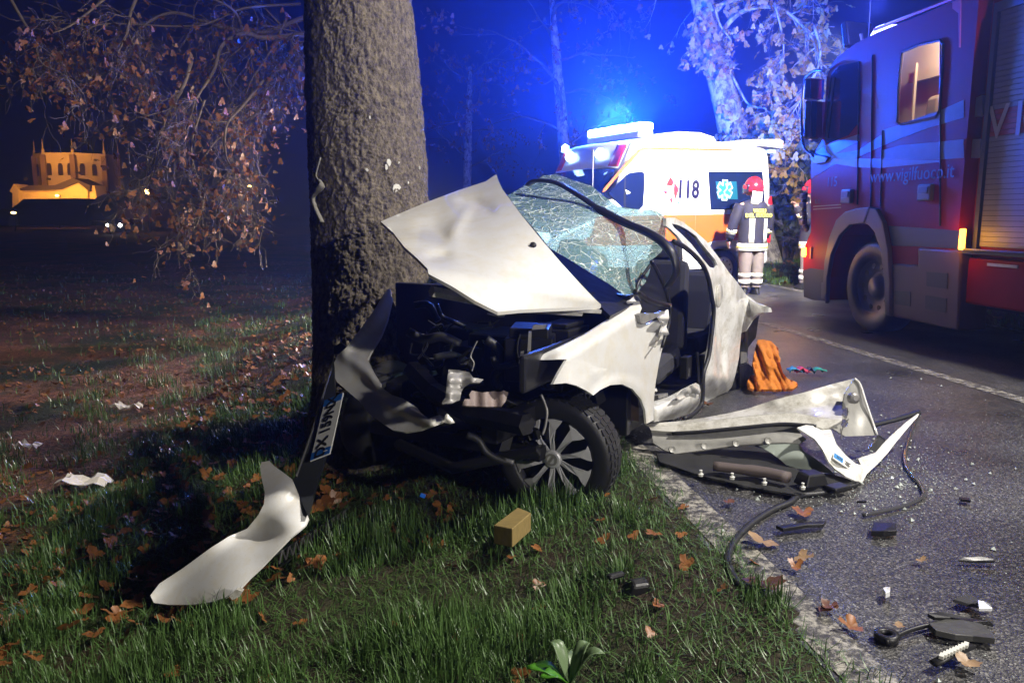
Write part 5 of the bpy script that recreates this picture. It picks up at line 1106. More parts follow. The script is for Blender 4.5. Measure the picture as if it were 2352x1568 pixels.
cab += [(tsz(600, 68)[0], zr), (sc_, zr + 0.02), (sc_, 0.52), (tsz(500, 1340)[0], 0.50)] + [tsz(*p) for p in [(478, 1300), (462, 1150), (440, 1040), (410, 975), (370, 948), (320, 955), (275, 1000), (240, 1080), (222, 1180), (214, 1275)]]
win_px = [(530, 222), (600, 192), (690, 172), (704, 190), (700, 300), (688, 470), (672, 498), (640, 506), (525, 530), (508, 520), (512, 420), (520, 300)]
win = [tsz(*p) for p in win_px]
CABP = panel('cab_side', cab, lambda s, z: TM @ Vector((s, 0, z)), M_RED, TRK, res=0.16, solid=0.0, holes=[win], smooth=False)
b = MB(); n = len(cab)
b.grid([[TM @ Vector((s, 0.0, z)) for s, z in cab + cab[:1]], [TM @ Vector((s, 0.75, z)) for s, z in cab + cab[:1]]]); b.build('cab_shell', M_RED, TRK)
b = MB(); b.prism([TM @ Vector((s, 0.75, z)) for s, z in cab], RX * 1.75); b.build('cab_core', M_RED, TRK)
M_CREAM = mat('cab_lining', (0.62, 0.57, 0.48), 0.7)
b = MB(); b.prism([TM @ Vector((s, 0.42, z)) for s, z in [(win[0][0] + 0.85, 1.5), (sc_ + 0.03, 1.5), (sc_ + 0.03, zr - 0.03), (win[0][0] + 0.85, zr - 0.12)]], RX * 0.01); LIN = b.build('cab_lining', M_CREAM, TRK)
b = MB(); c = win[6][0]; b.box((c + 0.42, 0.30, 1.90), (0.34, 0.16, 0.75), TM, taper=(0.8, 0.85)); b.box((c + 0.42, 0.30, 2.36), (0.22, 0.14, 0.22), TM, taper=(0.8, 0.8)); b.build('crew_seat', mat('pale_seat', (0.42, 0.36, 0.28), 0.8), TRK, bevel=0.04)
b = MB(); b.box((c + 0.80, 0.30, 2.2), (0.025, 0.025, 1.3), TM); b.box((c + 0.5, 0.36, 2.72), (0.9, 0.08, 0.10), TM); b.build('grab_rail', M_CREAM, TRK)
lamp('cab_lamp', 'POINT', TM @ Vector((c + 0.15, 0.16, zr - 0.10)), 60, (1.0, 0.83, 0.58), 0.06, parent=TRK)
def tglass():
    m = bpy.data.materials.new('rain_spotted_glass'); m.use_nodes = True; nt = m.node_tree; N = nt.nodes; L = nt.links; bb = N['Principled BSDF']
    tr = N.new('ShaderNodeBsdfTransparent'); tr.inputs[0].default_value = (0.86, 0.86, 0.84, 1); ms = N.new('ShaderNodeMixShader'); ms.inputs[0].default_value = 0.10
    bb.inputs['Base Color'].default_value = (0.1, 0.1, 0.12, 1); bb.inputs['Roughness'].default_value = 0.1
    L.new(tr.outputs[0], ms.inputs[1]); L.new(bb.outputs[0], ms.inputs[2]); L.new(ms.outputs[0], N['Material Output'].inputs['Surface']); return m
panel('crew_window', win, lambda s, z: TM @ Vector((s, 0.02, z)), tglass(), TRK, res=0.3, solid=0, smooth=False)
b = MB(); P = [TM @ Vector((s, -0.006, z)) for s, z in win + win[:1]]; b.tube(P, 0.014, 6); b.build('window_gasket', M_TDARK, TRK)
fw = tpanel('driver_window', [(200, 590), (212, 420), (226, 320), (262, 280), (348, 262), (352, 400), (345, 520), (300, 575), (240, 600), (205, 612)], mat('driver_glass', (0.010, 0.016, 0.03), 0.08, spec=0.8), CABP, off=0.006)
b = MB(); b.tube([TM @ Vector((tsz(210, 590)[0], -0.014, tsz(210, 590)[1])), TM @ Vector((tsz(240, 330)[0], -0.014, tsz(240, 330)[1]))], 0.012, 5); b.build('window_channel', M_TGREY, fw)
# swooping stripes, lettering, gaps
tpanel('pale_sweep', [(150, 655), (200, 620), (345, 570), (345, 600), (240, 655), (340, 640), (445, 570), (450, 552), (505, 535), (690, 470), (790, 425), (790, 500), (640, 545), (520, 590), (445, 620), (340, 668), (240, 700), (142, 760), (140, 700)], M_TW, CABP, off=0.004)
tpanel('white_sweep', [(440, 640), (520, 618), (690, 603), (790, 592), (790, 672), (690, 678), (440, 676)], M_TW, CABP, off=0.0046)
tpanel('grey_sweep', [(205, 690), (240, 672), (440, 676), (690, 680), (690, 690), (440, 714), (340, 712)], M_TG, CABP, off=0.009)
def tframe(px, py, off=0.012): s, z = tsz(px, py); return frame(TM @ Vector((s, -off, z)), -RD, (0, 0, 1))
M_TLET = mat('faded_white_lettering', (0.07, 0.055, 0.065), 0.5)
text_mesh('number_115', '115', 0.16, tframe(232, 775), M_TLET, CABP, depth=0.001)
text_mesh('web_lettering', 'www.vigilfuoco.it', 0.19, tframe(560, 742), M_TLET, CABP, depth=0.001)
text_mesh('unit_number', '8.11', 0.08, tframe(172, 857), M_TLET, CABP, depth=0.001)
for zl in (872, 884): tpanel('gold_line', [(150, zl + 4), (268, zl - 4), (268, zl), (150, zl + 8)], mat('gold_line', (0.45, 0.30, 0.12), 0.4), CABP, off=0.005)
for x0, y0, x1, y1 in ((345, 265, 338, 870), (402, 235, 395, 880), (445, 555, 436, 880), (692, 175, 690, 960)):
    a, c2 = tsz(x0, y0), tsz(x1, y1); b = MB(); b.tube([TM @ Vector((a[0], -0.004, a[1])), TM @ Vector((c2[0], -0.004, c2[1]))], 0.010, 5); b.build('door_gap', M_TDARK, CABP)
for x in (300, 635):
    y = 835 if x == 300 else 818
    b = MB(); s, z = tsz(x, y); b.box((s, -0.02, z), (0.20, 0.05, 0.16), TM); h = b.build('door_handle', M_TGREY, TRK, bevel=0.015)
    b = MB(); b.box((s, -0.05, z + 0.02), (0.13, 0.01, 0.06), TM); b.build('handle_recess', M_TDARK, h)
# grey arch, steps, bumper corner, black band
arch_o = [(215, 1290), (206, 1200), (212, 1110), (232, 1010), (262, 935), (300, 900), (345, 886), (402, 880), (432, 888), (462, 945), (484, 1060), (492, 1200), (492, 1345), (470, 1335), (468, 1180), (452, 1060), (425, 985), (402, 958), (380, 948), (320, 955), (275, 1000), (240, 1080), (222, 1180), (218, 1285)]
tpanel('wheel_arch_trim', arch_o, M_TGREY, TRK, off=0.05, th=0.055, bevel=0.012)
tpanel('arch_joint', [(402, 880), (408, 880), (384, 948), (378, 948)], M_TDARK, TRK, off=0.056, th=0.006)
tpanel('dark_band', [(470, 960), (700, 975), (800, 985), (800, 1060), (600, 1048), (485, 1045)], M_TDARK, CABP, off=0.006)
LOWG = [(492, 1120), (600, 1126), (600, 1052), (780, 1066), (784, 1120), (770, 1405), (492, 1345)]
LP = tpanel('side_step_panel', LOWG, mat('dull_plum_panel', (0.085, 0.045, 0.05), 0.5), TRK, off=0.02, th=0.3, bevel=0.02)
for q in ([(505, 1235), (572, 1240), (570, 1302), (505, 1292)], [(640, 1155), (730, 1162), (728, 1228), (640, 1216)], [(636, 1255), (726, 1268), (722, 1330), (634, 1312)]): tpanel('step_recess', q, M_TDARK, LP, off=0.026, th=0.006)
tpanel('bumper_corner_panel', [(112, 1262), (108, 1150), (140, 1140), (205, 1150), (206, 1250), (200, 1280), (150, 1275)], M_TDARK, TRK, off=0.01, th=0.012)
tpanel('grab_step', [(200, 1200), (212, 1200), (212, 1270), (198, 1268)], M_TGREY, TRK, off=0.05, th=0.05)
b = MB(); b.tube([TM @ Vector((*[(lambda q: (q[0], -0.01, q[1]))(tsz(x, y))][0],)) for x, y in ((118, 820), (112, 860), (116, 960), (126, 975))], 0.05, 8, flat=0.6); b.build('corner_deflector', M_TDARK, TRK, smooth=True)
for y in (835, 872, 908, 945):
    b = MB(); s, z = tsz(120, y); b.box((s, -0.05, z), (0.10, 0.05, 0.07), TM); b.build('deflector_vane', mat('blue_grey_vane', (0.10, 0.11, 0.18), 0.3), TRK, bevel=0.015)
M_AMBER = mat('amber_lens', (0.9, 0.35, 0.02), 0.3, emit=(1.0, 0.38, 0.04), estr=9)
b = MB(); s, z = tsz(116, 1072); b.box((s + 0.03, 0.03, z), (0.10, 0.10, 0.12), TM); b.build('front_indicator', M_AMBER, TRK, bevel=0.02); lamp('indicator_light', 'POINT', TM @ Vector((s + 0.02, -0.22, z)), 9, (1, 0.42, 0.06), 0.05, parent=TRK)
b = MB(); s, z = tsz(795, 1017); b.box((s, -0.03, z), (0.035, 0.05, 0.19), TM); b.build('side_indicator', M_AMBER, TRK, bevel=0.01); lamp('indicator_light', 'POINT', TM @ Vector((s, -0.16, z)), 4, (1, 0.42, 0.06), 0.05, parent=TRK)
b = MB(); s, z = tsz(143, 1075); b.box((s, -0.012, z), (0.02, 0.02, 0.14), TM); b.build('amber_reflector', mat('amber_reflector', (0.7, 0.25, 0.03), 0.3), TRK)
# body with roller shutter and lockers
SB = sc_ - 0.03; SE = -6.9
b = MB(); b.box(((SB + SE) / 2, 1.3, 1.87), (SB - SE, 2.4, 2.76), TM); BOX = b.build('equipment_body', M_RED, TRK, bevel=0.03)
sh0 = tsz(858, 600)[0]; zt = 3.02; zb = tsz(850, 1050)[1]
tpanel('corner_post', [(800, 10), (838, 0), (835, 205), (828, 205), (826, 60), (800, 40)], mat('bright_red', (0.75, 0.06, 0.03), 0.5, ), BOX, off=0.14, th=0.004)
tpanel('pale_post', [(790, 425), (840, 405), (842, 490), (790, 500)], M_TW, TRK, off=-0.06, th=0.165); tpanel('pale_post', [(790, 592), (835, 590), (832, 670), (790, 672)], M_TW, TRK, off=-0.06, th=0.165)
b = MB(); b.box((sh0 + 0.03, 0.085, (zt + zb) / 2), (0.05, 0.05, zt - zb + 0.1), TM); b.box((sh0 - 1.0, 0.085, zt + 0.04), (2.1, 0.05, 0.08), TM); b.build('shutter_frame', M_TGREY, BOX)
SH = MB(); SH.box((sh0 - 1.0, 0.10, (zt + zb) / 2), (2.0, 0.01, zt - zb), TM); SHO = SH.build('roller_shutter', M_TDARK, TRK)
M_SLAT = mat('shutter_slat', (0.20, 0.20, 0.22), 0.5, metal=0.3, var=0.15, vscale=3); M_SLATR = mat('shutter_slat_red', (0.26, 0.02, 0.025), 0.4, var=0.2, vscale=5)
ns = 44; hs = (zt - zb) / ns
sb = MB(); sb.box((0, 0, 0), (1.98, 0.016, hs * 0.90)); sme = sb.mesh('slat'); sme.materials.append(M_SLAT); sme2 = sme.copy(); sme2.materials.clear(); sme2.materials.append(M_SLATR)
ra, rb_ = tsz(900, 470)[1], tsz(900, 578)[1]
for k in range(ns):
    z = zb + hs * (k + 0.5); o = bpy.data.objects.new('slat', sme2 if rb_ < z < ra else sme); COL.objects.link(o)
    o.matrix_basis = TM @ Matrix.Translation((sh0 - 1.0, 0.088, z)); o.parent = SHO
for k, ch in enumerate('VIGILI'): text_mesh('shutter_letter', ch, 0.40, frame(TM @ Vector((sh0 - 0.10 - (0.0, 0.24, 0.42, 0.66, 0.84, 1.05)[k], 0.076, (ra + rb_) / 2)), -RD, (0, 0, 1)), mat('shutter_lettering', (0.38, 0.36, 0.36), 0.5), SHO, bold=0.004, depth=0.002)
b = MB(); b.box((sh0 - 0.9, 0.05, zb - 0.045), (2.2, 0.10, 0.04), TM); b.tube([TM @ Vector((sh0 + 0.05, -0.02, zb - 0.03)), TM @ Vector((sh0 - 2.0, -0.02, zb - 0.03))], 0.014, 6); b.build('shutter_rail', M_TGREY, TRK)
zl1, zl0 = zb - 0.10, 0.48
b = MB(); b.box((sh0 - 0.95, 0.075, (zl1 + zl0) / 2), (2.06, 0.05, zl1 - zl0), TM); LK = b.build('lower_locker', M_RED, TRK, bevel=0.02)
b = MB(); b.box((sh0 - 0.35, 0.045, zl1 - 0.05), (0.35, 0.012, 0.025), TM); b.build('locker_latch', M_SILVER, LK)
b = MB(); b.box((sh0 - 3.6, 0.09, 1.7), (2.8, 0.02, 2.2), TM); b.build('rear_shutter', M_SLAT, TRK)
def truck_wheel(s, w):
    M = TM @ Matrix.Translation((s, w, 0.5)) @ Matrix.Rotation(math.pi / 2, 4, 'X')
    ty = MB(); ty.lathe([(0.29, -0.13), (0.45, -0.15), (0.495, -0.12), (0.50, 0), (0.495, 0.12), (0.45, 0.15), (0.29, 0.13)], 44, M, closed=True); root = ty.build('wheel', M_RUBBER, TRK, smooth=True)
    r = MB(); r.lathe([(0, 0.10), (0.11, 0.10), (0.12, 0.05), (0.17, 0.045), (0.20, 0.075), (0.27, 0.07), (0.29, 0.12), (0.30, 0.12), (0.30, -0.05), (0, -0.05)], 32, M); rim = r.build('rim', mat('truck_rim', (0.14, 0.14, 0.16), 0.55, metal=0.2), root, smooth=True)
    for k in range(10): a = k * math.pi / 5; h = MB(); h.lathe([(0, 0.07), (0.032, 0.072), (0.03, 0.078), (0, 0.078)], 8, M @ Matrix.Translation((0.235 * math.cos(a), 0.235 * math.sin(a), 0))); h.build('rim_hole', M_TDARK, rim)
    return root
for s in (0.0, -4.4):
    for w in (0.18, 2.3): truck_wheel(s, w)
b = MB(); b.box((-2.4, 1.25, 0.5), (6.5, 1.0, 0.3), TM); b.build('chassis', M_TDARK, TRK)
b = MB(); b.box((0.0, 0.66, 0.75), (1.25, 0.55, 0.9), TM); b.build('wheel_well', M_TDARK, TRK)
# mirrors, beacon, roof edge
M_MIRR = mat('mirror_face', (0.8, 0.8, 0.8), 0.06, metal=1.0)
for (y0, y1, d) in ((338, 428, 0.0), (432, 592, 0.02)):
    a = trk(*ZT(140, (y0 + y1) / 2), 0.12); hgt = abs(tsz(140, y0)[1] - tsz(140, y1)[1]); M = frame(a, RX * 0.92 - RD * -0.30, (0, 0, 1))
    b = MB(); b.box((0, 0, 0.04), (0.25, hgt, 0.10), M, taper=(0.85, 0.9)); hs_ = b.build('mirror_housing', M_TDARK, TRK, bevel=0.03)
    b = MB(); b.box((0, 0, -0.012 if M.to_3x3().col[2].dot(-a) < 0 else 0.092), (0.22, hgt * 0.92, 0.006), M); b.build('mirror_glass', M_MIRR, hs_, bevel=0.002)
b = MB()
b.tube([trk(*ZT(x, y), 0.1) for x, y in cr([(195, 302), (160, 300), (130, 320), (112, 345), (102, 430), (100, 560), (112, 630), (150, 665)], 5)], 0.016, 6); b.build('mirror_arm', M_TGREY, TRK, smooth=True)
b = MB(); b.prism([trk(*ZT(x, y), 0.03) for x, y in [(130, 640), (150, 655), (215, 668), (200, 690), (160, 700), (138, 690)]], RX * 0.1); b.build('mirror_bracket', M_TDARK, TRK, bevel=0.01)
s, z = tsz(365, 152); b = MB(); b.prism([TM @ Vector((s + x, 0.15, z + y)) for x, y in ((0.17, -0.06), (0.15, 0.04), (0.05, 0.11), (-0.10, 0.11), (-0.16, 0.02), (-0.16, -0.06))], RX * 0.5); b.build('roof_beacon', mat('truck_beacon', (0.3, 0.4, 1), 0.2, emit=(0.30, 0.36, 1.0), estr=7), TRK, bevel=0.03)
lamp('truck_beacon_light', 'POINT', TM @ Vector((s, 0.1, z + 0.3)), LIGHTS['blue_truck'], (0.12, 0.16, 1), 0.1, parent=TRK)
b = MB(); s, z = tsz(312, 170); b.tube([TM @ Vector((s, 0.2, z)), TM @ Vector((s, 0.2, z + 0.9))], 0.006, 5); b.build('aerial', M_TDARK, TRK)
b = MB(); b.tube([TM @ Vector((tsz(412, 136)[0], -0.01, tsz(412, 136)[1] + 0.02)), TM @ Vector((sc_ + 0.02, -0.01, zr + 0.04))], 0.016, 6); b.build('roof_edge_strip', mat('bright_red', (0.75, 0.06, 0.03), 0.5), TRK)  # plain bright red strip along the cab roof edge
b = MB(); b.grid([[TM @ Vector((tsz(x, y)[0], w, tsz(x, y)[1])) for x, y in ((150, 650), (188, 590), (200, 440), (208, 330))] for w in (0.1, 1.25, 2.4)]); o = b.build('cab_windscreen', mat('driver_glass', (0.01, 0.016, 0.03), 0.08), TRK); o.location = RD * 0.012
# scene floodlights: one on the cab roof, one head on the telescopic mast, one on a tripod behind the photographer
def floodlight(par, c, aim, pw, cone, pole):
    dv = (Vector(aim) - c).normalized(); M = frame(c, dv.cross((0, 0, 1)), dv.cross((0, 0, 1)).cross(dv))
    b = MB(); b.box((0, 0, 0.05 if M.to_3x3().col[2].dot(dv) < 0 else -0.05), (0.42, 0.30, 0.09), M); hsg = b.build('floodlight_housing', M_TDARK, par, bevel=0.02)
    b = MB(); b.tube([c - dv * 0.08, pole], 0.035, 8); b.build('floodlight_pole', M_TGREY, par)
    lamp('floodlight', 'SPOT', c + dv * 0.06, pw, (1.0, 0.94, 0.85), 0.10, aim, par, cone=cone)
sF = 9.25 - to_road(TP)[1]; sM = 2.3 - to_road(TP)[1]
floodlight(TRK, TM @ Vector((sF, 0.35, zr + 0.16)), road(4.6, 12.9, 2.5), LIGHTS['flood'][1], 1.95, TM @ Vector((sF - 0.1, 0.4, zr - 0.02)))
floodlight(TRK, TM @ Vector((sM, 0.55, 6.5)), road(-1.2, 5.0, 0.0), LIGHTS['flood'][0], 1.75, TM @ Vector((sM, 0.65, 3.15)))
tp = road(3.6, -2.6); TRI = thing('tripod_floodlight', 'tripod floodlight standing on the road behind the photographer', 'floodlight', tp)
floodlight(TRI, tp + Vector((0, 0, 2.7)), road(0.3, 3.8, 0.3), LIGHTS['tripod'], 0.85, tp + Vector((0, 0, 1.0)))
for k in range(3): a = k * 2.094; b = MB(); b.tube([tp + Vector((0, 0, 1.1)), tp + Vector((0.5 * math.cos(a), 0.5 * math.sin(a), 0))], 0.018, 6); b.build('leg', M_TGREY, TRI)
# ------------------------------------------------------------------ firefighters
M_NAVY = mat('navy_turnout_cloth', (0.018, 0.016, 0.032), 0.75, var=0.35, vscale=18, bump=0.4, bscale=30); M_KHAKI = mat('grey_khaki_trousers', (0.24, 0.20, 0.19), 0.8, var=0.3, vscale=14, bump=0.4, bscale=25)
M_REFL = mat('reflective_tape', (0.85, 0.85, 0.78), 0.4); M_YEL = mat('yellow_tape', (0.72, 0.66, 0.10), 0.5); M_HELM = mat('red_helmet_shell', (0.52, 0.015, 0.03), 0.18, coat=0.5)
M_SKIN = mat('skin', (0.45, 0.27, 0.20), 0.5); M_FLAP = mat('silver_neck_cloth', (0.68, 0.66, 0.66), 0.45, metal=0.2, bump=0.3, bscale=30); M_BOOT = mat('black_boot', (0.02, 0.02, 0.022), 0.4); M_GLOVE = mat('dark_glove', (0.03, 0.025, 0.04), 0.7)
def ring(c, rx, ry, n=20, yaw=0.0, fold=0.0, ph=0.0):
    out = []
    for k in range(n):
        a = 2 * math.pi * k / n; f = 1 + fold * math.sin(5 * a + ph) + fold * 0.6 * math.sin(9 * a + 2.1 * ph)
        x, y = rx * math.cos(a) * f, ry * math.sin(a) * f
        out.append(Vector((c[0] + x * math.cos(yaw) - y * math.sin(yaw), c[1] + x * math.sin(yaw) + y * math.cos(yaw), c[2])))
    return out
def person(label, loc, rz, armL, armR, head_yaw, lettering=True, handL=None):
    P = thing('person', label, 'person', Vector((0, 0, 0)))
    # body: one continuous skinned surface
    sk = [(0, 0, 0.95), (0, 0, 1.15), (0, 0, 1.38), (0, -0.01, 1.50), (0, 0.01, 1.66), (0, 0.02, 1.76)]
    rad = [0.13, 0.12, 0.14, 0.055, 0.085, 0.07]; ed = [(0, 1), (1, 2), (2, 3), (3, 4), (4, 5)]
    def chain(pts, rr, root):
        i = len(sk); prev = root
        for p, r in zip(pts, rr): sk.append(tuple(p)); rad.append(r); ed.append((prev, len(sk) - 1)); prev = len(sk) - 1
        return prev
    for s, arm in ((-1, armL), (1, armR)):
        w = chain(arm, [0.065, 0.047, 0.033], 2)
        d = (Vector(arm[2]) - Vector(arm[1])).normalized(); sd = d.cross(Vector((0, 1, 0))).normalized() if abs(d.y) < 0.9 else Vector((1, 0, 0))
        palm = chain([Vector(arm[2]) + d * 0.07], [0.036], w)
        for j in range(4):
            o = (j - 1.5) * 0.019; q = Vector(arm[2]) + d * 0.085 + Vector((0, 1, 0)) * o
            L = (0.075, 0.085, 0.08, 0.062)[j]; chain([q, q + d * L * 0.55 - sd * 0.012 * s, q + d * L - sd * 0.035 * s], [0.0095, 0.009, 0.008], palm)
        q = Vector(arm[2]) + d * 0.045 - Vector((0, 1, 0)) * 0.035; chain([q, q + d * 0.035 - Vector((0, 0.02, 0)), q + d * 0.065 - Vector((0, 0.025, 0))], [0.011, 0.010, 0.009], palm)
        chain([(0.095 * s, 0, 0.86), (0.10 * s, -0.01, 0.48), (0.10 * s, 0.02, 0.10), (0.11 * s, 0.13, 0.04)], [0.085, 0.055, 0.042, 0.035], 0)
    me = bpy.data.meshes.new('body'); me.from_pydata(sk, ed, []); body = link('body', me, M_SKIN, P)
    md = body.modifiers.new('skin', 'SKIN'); md.use_smooth_shade = True
    for v, r in zip(me.skin_vertices[0].data, rad): v.radius = (r, r)
    me.skin_vertices[0].data[0].use_root = True; finish(body, subsurf=1)
    # jacket with sleeves
    J = MB(); rows = [ring((0, 0, z), rx, ry, 28, 0, f, ph) for z, rx, ry, f, ph in [(1.52, 0.075, 0.07, 0, 0), (1.50, 0.12, 0.09, 0, 0), (1.465, 0.20, 0.115, 0.01, 0), (1.41, 0.245, 0.135, 0.012, 0.4), (1.28, 0.245, 0.145, 0.015, 0.8), (1.10, 0.235, 0.145, 0.02, 1.4), (0.92, 0.235, 0.145, 0.02, 2.0), (0.80, 0.24, 0.15, 0.015, 2.5), (0.70, 0.245, 0.152, 0.012, 2.8)]]
    J.grid(rows, close=True); J.add(rows[-1], [tuple(range(len(rows[-1])))])
    for arm in (armL, armR):
        A = cr([tuple(v) for v in arm], 5); J.tube(A, [lerp(0.098, 0.066, i / (len(A) - 1)) * (1 + 0.05 * math.sin(i * 2.1)) for i in range(len(A))], 14)
    JK = J.build('jacket', M_NAVY, P, smooth=True)
    # collar, tape
    def band(z0, z1, k, m, name, par, arc=None):
        def at_z(z):
            zs = [1.41, 1.28, 1.10, 0.92, 0.80, 0.70]; rx = [0.245, 0.245, 0.235, 0.235, 0.24, 0.245]; ry = [0.135, 0.145, 0.145, 0.145, 0.15, 0.152]
            return np.interp(-z, [-q for q in zs], rx) + k, np.interp(-z, [-q for q in zs], ry) + k
        b = MB(); rr = []
        for z in np.linspace(z1, z0, 4):
            rx, ry = at_z(z); N_ = 32
            a0, a1 = arc or (0, 2 * math.pi); rr.append([Vector((rx * math.cos(a0 + (a1 - a0) * i / N_), ry * math.sin(a0 + (a1 - a0) * i / N_), z)) for i in range(N_ + 1)])
        b.grid(rr); return b.build(name, m, par, smooth=True, solid=0.004)
    band(0.705, 0.825, 0.010, M_REFL, 'hem_tape', JK); band(0.755, 0.775, 0.016, M_YEL, 'hem_tape_stripe', JK)
    for x0, x1 in ((-0.118, -0.035), (0.135, 0.198)):      # two upright bars on the back
        a0 = -math.acos(x0 / 0.25); a1 = -math.acos(x1 / 0.25); band(0.83, 1.22, 0.010, M_REFL, 'back_tape', JK, (a0, a1))
    if lettering:
        for body_, z in (('VIGILI', 1.335), ('DEL FUOCO', 1.265)):
            me2 = text_mesh('back_lettering', body_, 0.078, frame(Vector((0.035, -0.163, z)), (1, 0, 0), (0, 0, 1)), M_YEL, JK, depth=0.003, bold=0.0035, space=1.05)
            for v in me2.data.vertices: v.co.y += 0.30 * (v.co.x) ** 2 * 2.2
    for arm in (armL, armR):
        e, w = Vector(arm[1]), Vector(arm[2]); d = (w - e).normalized(); b = MB(); b.tube([w - d * 0.16, w - d * 0.07], [0.084, 0.080], 14); cb = b.build('cuff_tape', M_REFL, JK, smooth=True)
        b = MB(); b.tube([w - d * 0.122, w - d * 0.108], 0.087, 14); b.build('cuff_stripe', M_YEL, cb, smooth=True)
        b = MB(); b.tube([w - d * 0.03, w + d * 0.05], [0.05, 0.046], 10); b.build('glove_cuff', M_GLOVE, P, smooth=True)
    # trousers
    for s in (-1, 1):
        T = MB(); L = [((0.075 * s, 0, 0.74), 0.125, 0.135), ((0.09 * s, 0, 0.62), 0.112, 0.125), ((0.10 * s, -0.005, 0.48), 0.098, 0.105), ((0.10 * s, 0.0, 0.36), 0.092, 0.10), ((0.10 * s, 0.01, 0.2), 0.088, 0.095), ((0.10 * s, 0.015, 0.12), 0.085, 0.09)]
        T.grid([ring(c, rx, ry, 18, 0, 0.03, 3 * c[2] + s) for c, rx, ry in L], close=True); TR = T.build('trouser_leg', M_KHAKI, P, smooth=True)
        for z0, z1 in ((0.285, 0.345), (0.175, 0.245)):
            b = MB(); b.grid([ring((0.10 * s, 0.008, z), 0.101, 0.108, 18) for z in (z0, (z0 + z1) / 2, z1)], close=True); b.build('leg_tape', M_REFL, TR, smooth=True, solid=0.004)
        B = MB(); rows = [ring((0.10 * s, 0.02, 0.19), 0.07, 0.075, 14), ring((0.10 * s, 0.025, 0.10), 0.066, 0.08, 14), ring((0.105 * s, 0.05, 0.06), 0.058, 0.125, 14), ring((0.105 * s, 0.06, 0.02), 0.062, 0.15, 14), ring((0.105 * s, 0.06, 0.0), 0.060, 0.148, 14)]
        B.grid(rows, close=True); B.add(rows[-1], [tuple(range(14))]); B.build('boot', M_BOOT, P, smooth=True)
    # helmet with visor, neck cloth
    HM = Matrix.Translation((-0.01, 0.02, 1.70)) @ Matrix.Rotation(head_yaw, 4, 'Z') @ Matrix.Rotation(0.12, 4, 'X')
    h = MB(); rows = []
    for i in range(12):
        t = i / 11; a = math.pi / 2 - t * 2.0; z = 0.165 * math.sin(a); r = math.cos(a)
        rows.append([Vector((0.135 * r * math.cos(q), 0.158 * r * math.sin(q) + (0.02 if math.sin(q) > 0.3 and i > 7 else 0), z + (0.02 if i > 8 and math.sin(q) > 0.5 else 0))) for q in [2 * math.pi * k / 24 for k in range(24)]])
    h.grid([[HM @ v for v in r] for r in rows], close=True); HE = h.build('helmet', M_HELM, P, smooth=True, solid=0.006)
    h = MB(); h.grid([[HM @ Vector((0.142 * math.cos(q), 0.166 * math.sin(q), z)) for q in np.linspace(0.35, math.pi - 0.35, 12)] for z in (0.05, 0.0, -0.06, -0.11)]); h.build('visor', mat('dark_visor', (0.02, 0.015, 0.03), 0.1), HE, smooth=True, solid=0.004)
    h = MB(); h.tube([HM @ Vector((0, 0.15 * math.cos(a), 0.172 * math.sin(a))) for a in np.linspace(0.6, 2.6, 10)], 0.016, 6, flat=0.5); h.build('helmet_ridge', M_HELM, HE, smooth=True)
    h = MB(); h.lathe([(0.02, 0), (0.045, 0.004), (0.02, 0.012)], 10, HM @ Matrix.Translation((0.132, -0.03, 0.01)) @ Matrix.Rotation(math.pi / 2, 4, 'Y')); h.build('helmet_badge', mat('orange_badge', (0.8, 0.35, 0.05), 0.4), HE)
    f = MB(); f.grid([[HM @ Vector(((0.138 + 0.03 * t) * math.cos(q), (0.15 + 0.02 * t) * math.sin(q) * (1 + 0.04 * math.sin(9 * q)), -0.05 - 0.20 * t)) for q in np.linspace(math.pi * 1.02, math.pi * 2.02, 18)] for t in (0, 0.3, 0.65, 1.0)]); f.build('neck_cloth', M_FLAP, HE, smooth=True, solid=0.006)
    # face
    fm = MB(); fr = []
    for z, rx, ry, cyy in [(0.06, 0.078, 0.092, 0.0), (0.0, 0.08, 0.10, 0.0), (-0.05, 0.074, 0.10, 0.005), (-0.09, 0.062, 0.092, 0.01), (-0.125, 0.04, 0.07, 0.02)]: fr.append([HM @ Vector((rx * math.cos(q), ry * math.sin(q) + cyy + (0.02 if abs(q - math.pi / 2) < 0.2 and -0.06 < z < 0.01 else 0), z)) for q in [2 * math.pi * k / 20 for k in range(20)]])
    fm.grid(fr, close=True); fm.add(fr[-1], [tuple(range(20))]); fm.build('head', M_SKIN, P, smooth=True)
    for s in (-1, 1):
        e_ = MB(); e_.lathe([(0.0, -0.006), (0.009, -0.003), (0.009, 0.003), (0.0, 0.006)], 8, HM @ Matrix.Translation((0.03 * s, 0.098, 0.0)) @ Matrix.Rotation(math.pi / 2, 4, 'X')); e_.build('eye', M_TDARK, P)
    P.location = loc; P.rotation_euler = (0, 0, rz)
    for ch in P.children: ch.matrix_parent_inverse = Matrix.Identity(4)
    return P
FF = gz(1722, 676, 0.0)
person('firefighter in red helmet and navy jacket seen from behind beside the ambulance', FF, math.radians(6), [(-0.22, 0.0, 1.42), (-0.33, -0.02, 1.15), (-0.37, 0.03, 0.90)], [(0.22, 0.0, 1.42), (0.27, 0.02, 1.15), (0.25, 0.10, 0.92)], math.radians(62))
F2 = gz(1856, 664, 0.0)
person('second firefighter mostly hidden behind the front of the fire engine, one sleeve showing', F2, math.radians(35), [(-0.22, 0.0, 1.42), (-0.30, -0.10, 1.16), (-0.44, -0.02, 1.38)], [(0.22, 0.0, 1.42), (0.30, 0.02, 1.15), (0.30, 0.12, 0.92)], math.radians(30), lettering=False)

